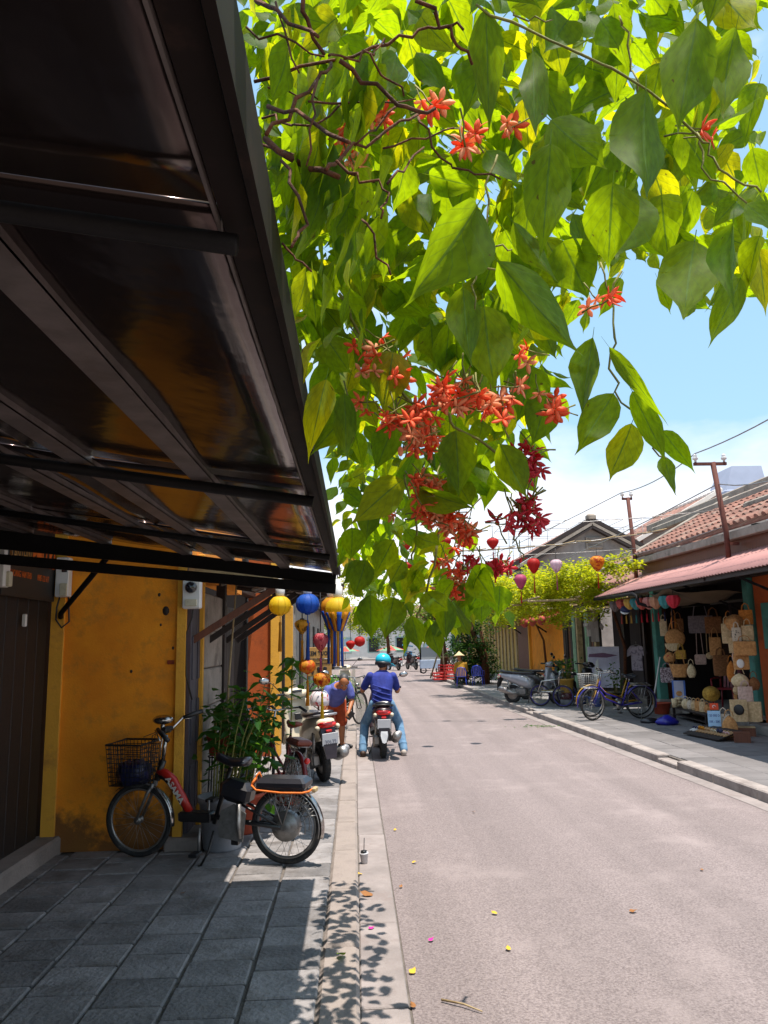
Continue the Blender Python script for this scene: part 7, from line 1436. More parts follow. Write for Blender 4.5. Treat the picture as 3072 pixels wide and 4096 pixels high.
461,2,37,428,660,2,-21,385,582,1,-2,428,580,1,51,334,575,2,132,405,580,2,-46,429,718,2,30,456,722,2,52,398,549,1,209,529,729,2,102,430,536,1,142,437,664,2,44,369,430,1,11,431,671,2,87,357,570,2,162,430,589,2,42,429,509,2,219,408,698,2,-27,432,751,2,223,403,652,2,233,444,722,2,51,459,418,1,8,434,711,2,-29,433,603,2,-39,433,724,2,14,433,653,2,15,471,658,2,13,499,526,2,163,416,590,2,252,440,759,2,-25,434,572,2,-13,452,751,2,46,530,700,2,38,451,452,2,31,483,534,2,3,435,530,2,70,379,436,1,47,417,619,2,19,387,691,2,0,436,491,2,188,338,590,2,-28,457,651,2,93,394,562,2,103,442,502,1,6,442,730,2,89,437,491,2,166,342,691,2,48,484,399,2,88,423,659,2,-10,431,752,2,6,411,518,1,53,439,620,2,-9,439,675,2,213,414,739,2,65,431,474,2,42,378,444,1,88,546,526,2,29,440,675,2,185,374,534,2,-45,440,695,2,188,471,730,2,-17,405,563,1,4,440,613,1,-3,342,550,1,-19,441,537,2,229,351,685,2,256,429,679,2,-52,441,710,2,49,467,454,1,-14,511,629,2,98,561,658,2,-9,442,520,1,230,444,631,2,-43,471,739,2,123,374,663,2,28,524,643,2,-26,443,598,2,-6,367,561,1,-10,443,482,2,-46,483,678,2,-11,444,771,2,21,399,403,1,282,476,768,2,29,520,439,2,-19,452,640,2,90,522,392,1,172,474,605,2,80,424,697,2,-33,446,554,2,27,493,450,2,-33,483,730,2,52,526,494,2,16,528,483,2,222,471,737,2,86,539,668,2,113,358,555,2,141,477,733,2,242,410,609,2,74,362,564,2,180,462,596,2,-17,450,532,2,-26,450,567,2,89,443,784,2,2,407,564,1,64,455,549,2,161,499,726,2,81,432,476,1,226,413,647,2,71,541,507,2,143,432,739,2,10,452,673,2,-6,528,562,2,55,523,486,2,-15,442,544,1,272,502,680,2,330,514,720,2,-57,454,731,2,130,444,664,2,253,525,642,2,102,463,623,2,-7,412,540,2,85,503,644,2,-43,455,710,2,-41,455,576,2,13,455,745,2,174,499,702,2,-28,438,698,2,100,522,704,2,12,523,544,2,98,478,610,2,28,371,671,2,-30,457,552,2,274,470,608,2,25,468,681,2,-38,457,611,2,71,565,394,2,-40,457,700,2,-40,457,635,2,46,448,453,2,50,458,721,2,31,458,618,2,47,500,365,2,89,409,644,2,-20,458,567,2,-40,458,668,2,-25,568,640,2,47,415,477,1,-39,459,710,2,63,459,742,2,-41,459,725,2,8,401,673,2,4,460,795,2,147,383,673,2,-29,460,617,2,68,480,716,2,164,479,643,2,63,451,511,1,104,452,477,1,-46,461,710,2,-46,461,720,2,-39,461,631,2,-3,437,589,2,34,362,629,2,-31,405,688,2,25,462,535,2,52,435,662,2,52,462,738,2,-12,513,542,2,-21,373,548,2,61,527,703,2,-34,462,581,2,-66,462,771,2,86,463,576,2,12,546,600,2,36,435,458,2,138,486,659,2,264,444,716,2,-54,463,741,2,55,463,555,2,-46,463,770,2,-47,464,668,2,72,483,733,2,-7,465,499,2,217,579,665,2,-24,465,560,2,-38,466,565,2,18,488,665,2,47,466,690,2,47,466,687,2,13,467,565,2,48,467,584,2,-41,467,649,2,-45,467,730,2,-50,467,697,2,-11,387,575,2,-45,468,768,2,82,590,567,2,-8,438,781,2,-27,469,575,2,66,487,626,2,128,394,644,2,57,515,581,2,-5,470,482,1,116,443,657,2,62,470,591,2,11,470,698,2,261,434,605,2,145,464,757,2,208,447,739,2,104,584,552,2,88,426,576,2,8,472,485,1,180,556,667,2,6,492,513,2,2,375,602,2,56,473,589,2,-54,473,756,2,157,528,600,2,-46,473,770,2,-22,589,553,1,-43,474,640,2,-9,474,516,1,23,514,498,1,4,575,508,1,-47,474,624,2,262,421,620,2,-51,474,678,2,48,406,367,1,58,387,492,1,13,412,
569,2,-38,475,784,2,66,460,510,1,5,563,471,2,218,373,579,1,19,476,564,2,30,476,591,2,37,476,748,2,-41,476,673,2,211,514,755,2,-27,477,620,2,57,551,544,2,61,439,432,2,38,543,559,2,-2,478,759,2,9,538,664,2,-44,478,744,2,35,377,374,1,2,550,497,1,169,605,546,2,-6,591,545,2,-53,452,769,2,-57,479,712,2,91,434,541,2,209,382,548,2,51,531,400,2,12,480,642,2,39,480,704,2,193,429,665,2,46,499,385,2,29,448,676,2,18,379,715,2,-18,480,816,2,57,566,363,2,19,481,766,2,-41,481,603,2,-41,414,720,2,19,481,693,2,6,389,598,2,-21,422,668,2,15,482,667,2,297,492,742,2,3,482,549,2,-56,482,720,2,8,430,543,1,-48,484,770,2,-50,484,736,2,139,388,725,2,-4,484,552,2,-11,442,556,2,-18,476,623,2,17,485,676,2,83,579,571,2,-46,485,664,2,-25,485,714,2,122,462,761,2,-19,485,801,2,-16,485,755,2,-34,485,653,2,115,610,522,2,217,407,595,2,127,544,532,2,129,384,587,2,-13,486,732,2,206,384,631,2,-37,488,648,2,-3,598,577,1,6,509,530,2,38,488,773,2,5,489,707,2,40,592,411,2,-46,489,712,2,-6,489,539,2,5,489,693,2,-15,489,565,2,91,560,517,2,-39,490,616,2,-23,490,558,2,-15,490,634,2,-58,490,700,2,5,455,664,2,-55,491,759,2,286,513,682,2,66,383,600,2,-47,492,807,2,-36,492,640,2,11,542,568,2,-32,493,644,2,184,524,691,2,153,458,561,2,-13,403,604,2,94,609,540,2,124,540,710,2,55,409,677,2,318,526,734,2,9,495,700,2,-37,495,565,2,16,584,545,2,229,409,607,2,51,530,445,2,233,556,649,2,-64,496,813,2,-44,497,604,2,28,497,782,2,144,472,692,2,231,400,646,2,-44,498,793,2,75,418,522,1,60,398,657,2,122,538,548,2,109,537,524,2,8,499,732,2,79,473,649,2,51,499,564,2,43,544,521,2,-73,499,824,2,76,534,599,2,55,499,548,2,4,500,736,2,3,500,485,2,-3,581,531,2,-2,568,543,2,-41,500,732,2,307,526,623,2,67,531,400,2,237,400,699,2,-26,502,560,2,66,502,835,2,-43,502,595,2,222,417,557,1,-17,503,586,2,-60,503,832,2,-31,503,632,2,39,484,490,2,293,522,729,2,4,399,583,2,-62,504,759,2,-41,504,684,2,79,527,398,2,119,472,675,2,49,442,779,2,-54,506,761,2,146,433,656,2,125,399,551,2,42,591,420,2,3,478,493,2,-52,507,836,2,-47,507,769,2,1,512,666,2,10,508,807,2,47,552,645,2,60,513,380,1,49,473,554,2,46,574,471,2,138,504,662,2,227,393,720,2,50,540,540,2,151,422,655,2,-45,431,734,2,-59,511,826,2,222,420,731,2,-4,512,729,2,253,488,765,2,-35,512,557,2,-60,513,724,2,-59,513,801,2,107,542,502,2,-1,513,493,1,34,594,501,1,71,649,576,2,-75,514,826,2,8,476,657,2,-55,515,781,2,-8,515,612,2,-14,649,483,2,252,547,624,2,-31,516,658,2,-14,516,591,2,260,573,673,2,-58,517,709,2,114,585,519,2,-52,518,698,2,91,478,597,2,166,577,640,2,-6,549,504,2,-9,479,740,2,250,420,583,2,-29,527,603,2,68,428,543,1,34,526,477,1,33,618,404,2,197,546,723,2,71,531,716,2,-17,497,750,2,-15,469,728,2,8,496,528,2,81,405,602,2,25,513,561,2,275,436,690,2,302,500,713,2,-32,464,618,2,213,415,752,2,39,413,694,2,263,509,732,2,177,420,594,2,48,595,466,2,150,505,703,2,51,611,588,2,17,485,726,2,34,472,542,2,37,479,694,2,82,434,695,2,151,427,593,2,8,529,492,2,138,592,640,2,138,611,545,2,63,545,466,2,109,411,568,2,-46,524,703,2,185,532,638,2,-14,532,562,2,39,433,534,1,146,595,582,2,163,530,603,2,43,446,585,2,28,511,735,2,88,428,693,2,104,422,660,2,21,620,474,2,-9,536,
549,2,98,451,683,2,170,499,741,2,146,464,568,2,-20,484,508,1,302,506,747,2,166,590,653,2,-16,677,514,2,22,660,452,1,41,480,468,2,78,430,446,1,20,643,409,2,4,540,521,2,212,572,657,2,55,468,432,1,36,533,491,2,-5,524,658,2,97,419,512,1,-21,647,559,1,197,441,715,2,156,501,665,2,19,455,505,2,35,471,524,2,-10,545,603,1,334,580,665,2,55,497,400,1,108,460,682,2,-7,539,485,2,145,437,601,2,188,449,700,2,166,476,725,2,246,513,698,2,259,492,734,2,2,638,489,2,43,503,394,2,201,496,647,2,269,561,639,2,95,459,610,2,89,548,470,2,42,437,645,2,82,499,567,2,152,521,597,2,-14,693,544,2,93,437,644,2,250,515,596,2,92,518,521,2,131,539,663,2,50,440,688,2,10,628,445,1,-14,559,552,1,3,560,533,1,173,514,715,2,60,690,498,2,61,654,439,2,67,536,492,2,88,547,581,2,237,440,701,2,126,492,560,2,152,557,695,2,-6,480,531,2,0,589,473,2,81,556,574,2,158,456,602,2,66,467,717,2,25,648,478,2,56,440,372,1,50,576,495,2,81,597,480,2,14,488,589,2,131,519,572,2,127,457,605,2,38,649,479,2,7,568,493,2,184,529,715,2,188,503,660,2,-22,610,554,2,103,456,525,2,145,588,611,2,85,577,383,2,44,538,449,2,-8,570,588,1,79,692,518,2,9,590,482,1,86,443,477,2,-26,493,536,1,28,669,404,2,25,657,439,2,106,463,633,2,3,560,496,2,72,506,424,2,-9,572,569,2,79,524,553,2,157,489,700,2,24,453,563,2,14,555,636,2,8,580,471,1,185,454,758,2,-28,536,594,2,38,489,394,1,53,506,649,2,77,457,384,1,-3,583,469,2,121,571,477,2,0,576,399,2,275,547,639,2,1,584,523,1,74,611,580,2,50,611,394,2,5,585,506,2,3,586,490,2,169,618,604,2,301,521,652,2,31,573,466,2,276,464,770,2,48,507,420,2,70,494,487,2,-6,478,532,2,-6,514,524,2,4,592,618,2,120,463,540,2,0,594,560,1,128,597,607,2,5,594,591,1,10,596,528,2,67,616,627,2,32,711,463,2,147,686,513,2,25,686,500,2,145,603,567,2,234,522,675,2,55,484,636,2,26,503,498,1,36,468,564,2,127,472,647,2,4,634,451,2,20,581,440,2,64,498,502,2,-23,504,532,1,0,501,562,2,103,683,415,2,38,651,430,2,39,494,577,2,71,515,377,1,-34,523,590,2,67,547,432,2,139,512,526,2,13,607,483,2,7,710,409,2,-19,515,554,1,36,601,559,2,272,523,636,2,61,720,543,2,34,679,405,1,-1,713,546,2,60,573,465,2,250,487,640,2,22,698,469,1,56,678,428,2,7,621,539,2,-31,610,530,2,-3,581,478,2,8,623,536,2,152,576,594,2,86,755,367,2,4,719,538,2,30,613,476,2,141,523,561,2,320,541,677,2,25,551,487,1,33,628,452,2,128,600,604,2,17,602,528,2,44,719,442,2,-8,633,549,1,32,747,477,2,10,634,421,2,9,637,520,2,88,515,571,2,130,540,707,2,133,549,677,2,128,685,387,2,107,559,494,2,-6,559,462,1,10,690,438,2,53,506,547,2,-4,641,515,1,10,560,528,2,9,641,570,2,209,526,673,2,36,689,521,2,24,642,477,2,-4,645,591,2,4,645,524,2,103,545,711,2,267,504,719,2,119,662,545,2,20,670,464,2,23,804,400,2,16,685,540,2,-10,653,618,2,81,519,686,2,246,559,685,2,29,548,432,2,38,626,490,2,95,578,383,2,96,578,528,2,272,575,632,2,-5,660,489,2,52,562,365,2,51,765,416,2,279,572,666,2,61,751,396,2,-1,664,584,2,45,695,385,2,22,736,470,2,136,591,543,2,-14,669,590,1,24,585,513,2,303,557,638,2,116,617,570,2,34,828,381,2,0,670,485,1,54,594,630,2,37,519,468,2,47,791,539,2,85,598,509,2,50,684,475,2,-4,675,474,2,66,570,671,2,-7,659,530,2,43,629,442,2,35,628,501,2,-14,595,
660,2,2,679,595,2,31,798,425,2,75,587,372,2,223,546,687,2,45,538,583,2,-4,544,506,1,160,650,540,2,44,725,517,2,36,777,439,2,19,805,404,1,12,542,623,2,-15,620,545,1,34,581,470,1,116,551,711,2,28,578,533,1,52,587,492,2,32,741,445,2,65,620,532,2,4,698,498,2,-10,700,528,2,59,604,456,2,106,569,696,2,5,701,471,1,26,764,523,2,77,573,630,2,-2,726,525,1,15,840,465,2,39,722,423,2,15,674,494,2,144,557,569,2,23,761,399,2,59,564,660,2,2,752,525,2,19,720,531,2,16,683,381,2,290,563,643,2,160,601,602,2,32,675,453,2,-11,720,485,2,7,578,661,2,53,639,360,2,-19,573,630,2,11,596,410,2,18,862,470,1,-4,615,480,2,39,789,425,2,-15,566,488,1,-14,820,454,2,53,709,474,2,-10,731,537,1,12,921,439,1,55,707,407,2,132,587,614,2,-3,733,606,2,182,600,597,2,8,735,524,2,25,681,481,2,19,774,486,1,-16,740,539,2,7,742,536,1,8,742,601,1,11,863,457,2,23,780,495,1,-7,824,398,2,61,818,527,2,59,829,465,2,2,796,525,2,102,660,553,2,57,678,448,2,-10,750,457,1,104,617,495,2,-6,755,520,2,-39,611,623,2,46,848,516,2,64,653,508,2,24,880,450,2,139,635,586,2,63,868,402,2,43,690,407,2,-2,768,611,2,5,832,491,2,14,895,447,1,9,834,524,2,27,642,525,2,55,805,498,2,9,705,517,1,-9,778,591,1,65,810,518,2,-11,783,536,2,32,783,427,2,51,862,434,2,-1,790,570,2,16,660,555,2,14,671,528,2,-11,797,589,2,4,800,535,2,30,734,449,2,45,937,470,2,20,695,513,2,38,645,455,2,66,823,418,2,24,790,397,2,-3,943,419,2,-8,815,618,2,-13,816,594,2,7,819,538,1,20,796,421,2,48,655,533,2,-1,860,454,2,21,690,406,2,65,730,467,2,36,666,507,2,17,780,503,2,-7,749,453,2,82,663,373,2,67,777,513,2,102,663,520,2,25,702,452,1,58,816,396,2,47,695,475,2,2,749,424,2,26,826,475,2,1,893,525,2,142,761,382,2,47,983,372,1,27,931,526,2,21,818,401,2,95,674,483,2,15,716,437,2,44,744,479,2,15,738,383,1,-5,799,534,2,22,721,523,2,11,1034,431,2,65,775,405,2,23,1012,530,2,64,1015,463,2,0,838,493,2,-4,830,491,2,60,711,371,2,46,752,466,2,47,864,531,2,67,939,451,2,20,739,456,2,56,980,486,2,36,1043,462,2,-3,806,481,2,-7,907,451,2,-7,973,482,2,36,892,417,2,57,1097,506,2,35,760,448,1,22,829,525,2,38,922,479,2,-3,898,442,1,59,896,420,2,64,812,433,2,39,1055,491,2,54,1097,472,2,57,1117,513,2,-6,849,448,2,-3,1000,507,2,19,846,431,2,49,1064,477,2,36,1053,457,2,34,991,398,2,17,869,520,2,15,1006,392,2,-7,1114,428,2,25,1078,448,2,17,962,411,2,37,1077,389,2,46,1051,483,2,9,1068,445,2,32,922,519,2,-5,881,418,2,45,849,508,2,-6,846,433,2,38,855,468,2,43,1030,465,2,-7,1009,418,2,8,893,414,2,12,1015,432,2,4,998,498,2,11,959,394,2,45,993,488,2,33,934,514,2,50,1103,464,2,31,1091,383,2,-3,928,481,2,15,995,489,2,23,941,399,1,26,988,433,2,4,991,447,2,18,923,419,2,50,947,463,2,-7,1108,412,2,55,1101,518,2,38,1006,500,2,25,1059,463,2,60,1098,441,2,23,1024,393,2,58,1027,462,2,62,1090,423,2,37,1072,426,2,3,1071,472,2,47,433,551,3,26,826,585,3,-3,728,515,3,-11,695,551,3,78,352,547,3,73,568,536,3,-15,592,539,3,14,958,533,3,10,912,547,3,15,545,539,3,26,427,557,3,10,811,535,3,9,449,593,3,68,213,552,3,-16,1003,561,3,34,636,594,3,76,1001,523,3,74,445,558,3,33,780,560,3,66,769,551,3,3,233,595,3,40,1011,543,3,42,465,562,3,-11,550,543,3,18,766,571,3,68,459,572,3,77,
331,556,3,20,990,586,3,35,948,573,3,51,810,541,3,61,988,561,3,7,826,519,3,13,1008,523,3,48,948,514,3,-13,533,595,3,9,282,581,3,0,694,547,3,44,525,521,3,45,602,574,3,45,719,541,3,61,481,546,3,42,747,589,3,42,291,543,3,-2,735,559,3,-1,483,577,3,41,512,573,3,69,301,571,3,-18,550,525,3,42,532,574,3,25,521,577,3,71,829,578,3,44,463,563,3,79,591,593,3,63,659,517,3,67,381,599,3,79,874,582,3,-14,220,596,3,16,1020,536,3,22,741,568,3,62,375,595,3,69,299,602,3,69,823,538,3,39,993,524,3,11,1025,520,3,6,1006,537,3,43,388,537,3,23,593,524,3,46,379,595,3,-17,894,524,3,70,537,550,3,16,571,534,3,-5,492,545,3,80,610,562,3,45,1025,574,3,52,851,588,3,24,901,509,3,10,933,583,3,75,956,565,3,32,544,593,3,63,1021,572,3,78,597,584,3,82,322,530,3,-16,569,561,3,64,313,602,3,62,401,534,3,-12,874,572,3,81,783,555,3,-2,439,547,3,19,619,553,3,83,1032,512,3,18,428,560,3,19,422,549,3,63,919,552,3,25,708,531,3,-2,861,517,3,37,710,530,3,50,361,593,3,11,545,558,3,27,357,577,3,2,510,524,3,7,937,588,3,34,719,557,3,69,437,575,3,-5,684,526,3,-6,758,539,3,75,447,527,3,79,663,557,3,43,909,552,3,10,517,596,3,24,660,557,3,54,854,541,3,61,870,555,3,16,1031,512,3,48,720,592,3,45,802,528,3,-2,613,546,3,57,401,599,3,10,1013,567,3,52,763,530,3,2,809,562,3,55,599,546,3,7,914,560,3,26,437,591,3,67,494,537,3,-11,358,543,3,-20,628,542,3,58,491,557,3,57,797,552,3,39,690,519,3,79,587,564,3,-10,621,530,3,10,735,558,3,74,346,592,3,3,328,552,3,2,999,557,3,74,951,524,3,52,952,527,3,77,780,523,3,81,350,600,3,62,355,576,3,83,883,542,3,81,605,525,3,59,680,537,3,57,412,588,3,60,295,592,3,46,857,510,3,30,769,531,3,-2,238,559,3,20,917,558,3,35,858,513,3,35,434,584,3,61,357,594,3,26,698,575,3,-15,521,556,3,17,434,524,3,38,943,508,3,67,676,533,3,-15,271,551,3,0,907,552,3,74,231,577,3,5,599,563,3,11,373,540,3,38,732,577,3,63,452,568,3,67,234,573,3,11,1039,537,3,41,1013,550,3,-16,1015,512,3,-2,512,551,3,74,962,520,3,66,350,610,3,4,49,567,3,20,391,608,3,-2,260,566,3,41,281,616,3,0,108,567,3,21,103,575,3,29,122,552,3,27,351,620,3,141,369,567,3,20,322,641,3,59,316,585,3,27,280,568,3,21,146,603,3,80,330,559,3,136,261,637,3,1,225,583,3,29,382,571,3,49,200,637,3,103,201,577,3,51,230,643,3,42,310,574,3,13,91,575,3,0,123,625,3,10,29,551,3,107,378,606,3,47,280,565,3,66,210,583,3,37,369,641,3,66,73,625,3,42,227,618,3,27,237,621,3,19,233,585,3,-3,171,581,3,58,360,618,3,49,146,623,3,36,103,589,3,48,151,629,3,52,68,628,3,25,84,615,3,92,122,617,3,7,165,562,3,6,98,608,3,35,353,645,3,23,273,630,3,52,126,602,3,30,226,622,3,1,350,624,3,17,49,579,3,8,276,634,3,9,223,582,3,26,298,616,3,-1,156,598,3,45,340,594,3,68,311,624,3,-4,253,631,3,105,218,643,3,18,308,643,3,142,337,574,3,18,211,578,3,106,87,630,3,56,48,587,3,14,160,582,3,102,181,595,3,47,399,633,3,98,347,559,3,25,32,616,3,29,298,554,3,40,57,603,3,39,341,629,3,126,23,650,3,1,162,600,3,85,182,636,3,36,363,553,3,99,211,576,3,91,384,616,3,127,84,578,3,42,269,623,3,11,268,595,3,10,350,594,3,58,145,643,3,54,362,570,3,33,321,560,3,31,312,588,3,-9,163,619,3]
STEMS = [([[-132,966,2653],[-35,840,2489]],2.9,0),([[-60,882,2580],[-30,924,2535]],2.7,0),([[-133,924,2575],[-29,882,2497]],1.5,0),([[-27,840,2462],[27,882,2500],[51,924,2554]],1.3,0),([[-107,882,2381],[-39,924,2498],[-22,966,2558]],2.5,0),([[-7,840,2457],[62,861,2410],[113,882,2424]],2.8,0),([[-103,924,2462],[2,798,2315]],2.6,0),([[-29,840,2303],[4,882,2370],[98,924,2449]],2.3,0),([[-115,966,2433],[-12,924,2354]],4.3,0),([[-9,840,2312],[42,840,2286],[38,840,2245]],1.6,0),([[-80,882,2358],[-54,861,2253],[-68,840,2209]],2.0,0),([[93,798,2499],[128,819,2470],[155,840,2452]],2.2,0),([[27,882,2500],[76,924,2474]],1.5,0),([[46,924,2397],[142,924,2427]],1.0,0),([[-36,840,2432],[-50,840,2314]],1.2,0),([[-97,924,2619],[-61,882,2473]],1.4,0),([[-59,924,2458],[100,1008,2535]],1.0,0),([[-40,924,2433],[35,1008,2566]],0.9,0),([[83,840,2374],[119,840,2319],[183,840,2297]],0.9,0),([[43,840,2292],[101,924,2398]],1.0,0),([[-85,924,2262],[-49,924,2221]],1.4,0),([[18,840,2249],[48,840,2174]],1.4,0),([[-125,1050,2487],[37,1008,2401]],2.0,0),([[-135,1008,2559],[40,994,2604],[120,980,2634],[168,966,2613]],2.3,0),([[64,882,2426],[8,882,2370]],1.3,0),([[-132,1092,2563],[-53,1008,2490]],1.8,0),([[-118,1008,2549],[-43,1008,2533]],1.1,0),([[164,850,2545],[274,850,2488],[382,850,2429],[433,850,2368],[462,850,2320],[508,850,2287]],1.6,1),([[372,900,2581],[380,900,2522],[385,900,2464]],1.0,1),([[200,950,2407],[184,950,2320],[172,950,2249],[164,950,2181]],1.3,1),([[166,920,2233],[189,920,2221]],1.0,1),([[245,1000,2677],[309,1000,2663]],1.4,1),([[484,950,2441],[492,950,2387],[546,950,2334]],0.9,1),([[192,1000,2293],[229,1000,2293]],1.4,1),([[423,1100,2307],[398,1100,2209],[398,1100,2113],[443,1100,2048],[468,1100,2012]],1.7,1),([[-22,1600,2507],[43,1600,2377],[131,1600,2250],[167,1600,2127]],3.4,1),([[181,1600,2260],[230,1600,2208],[337,1600,2135]],3.4,1),([[257,2200,2267],[265,2200,2102],[204,2200,1875],[176,2200,1810]],4.0,1),([[419,1900,2098],[402,1900,2004],[423,1900,1945]],2.3,1),([[284,1500,2247],[179,1500,2219]],2.3,1),([[147,2200,2255],[183,2200,2062],[167,2200,1982]],3.3,1)]
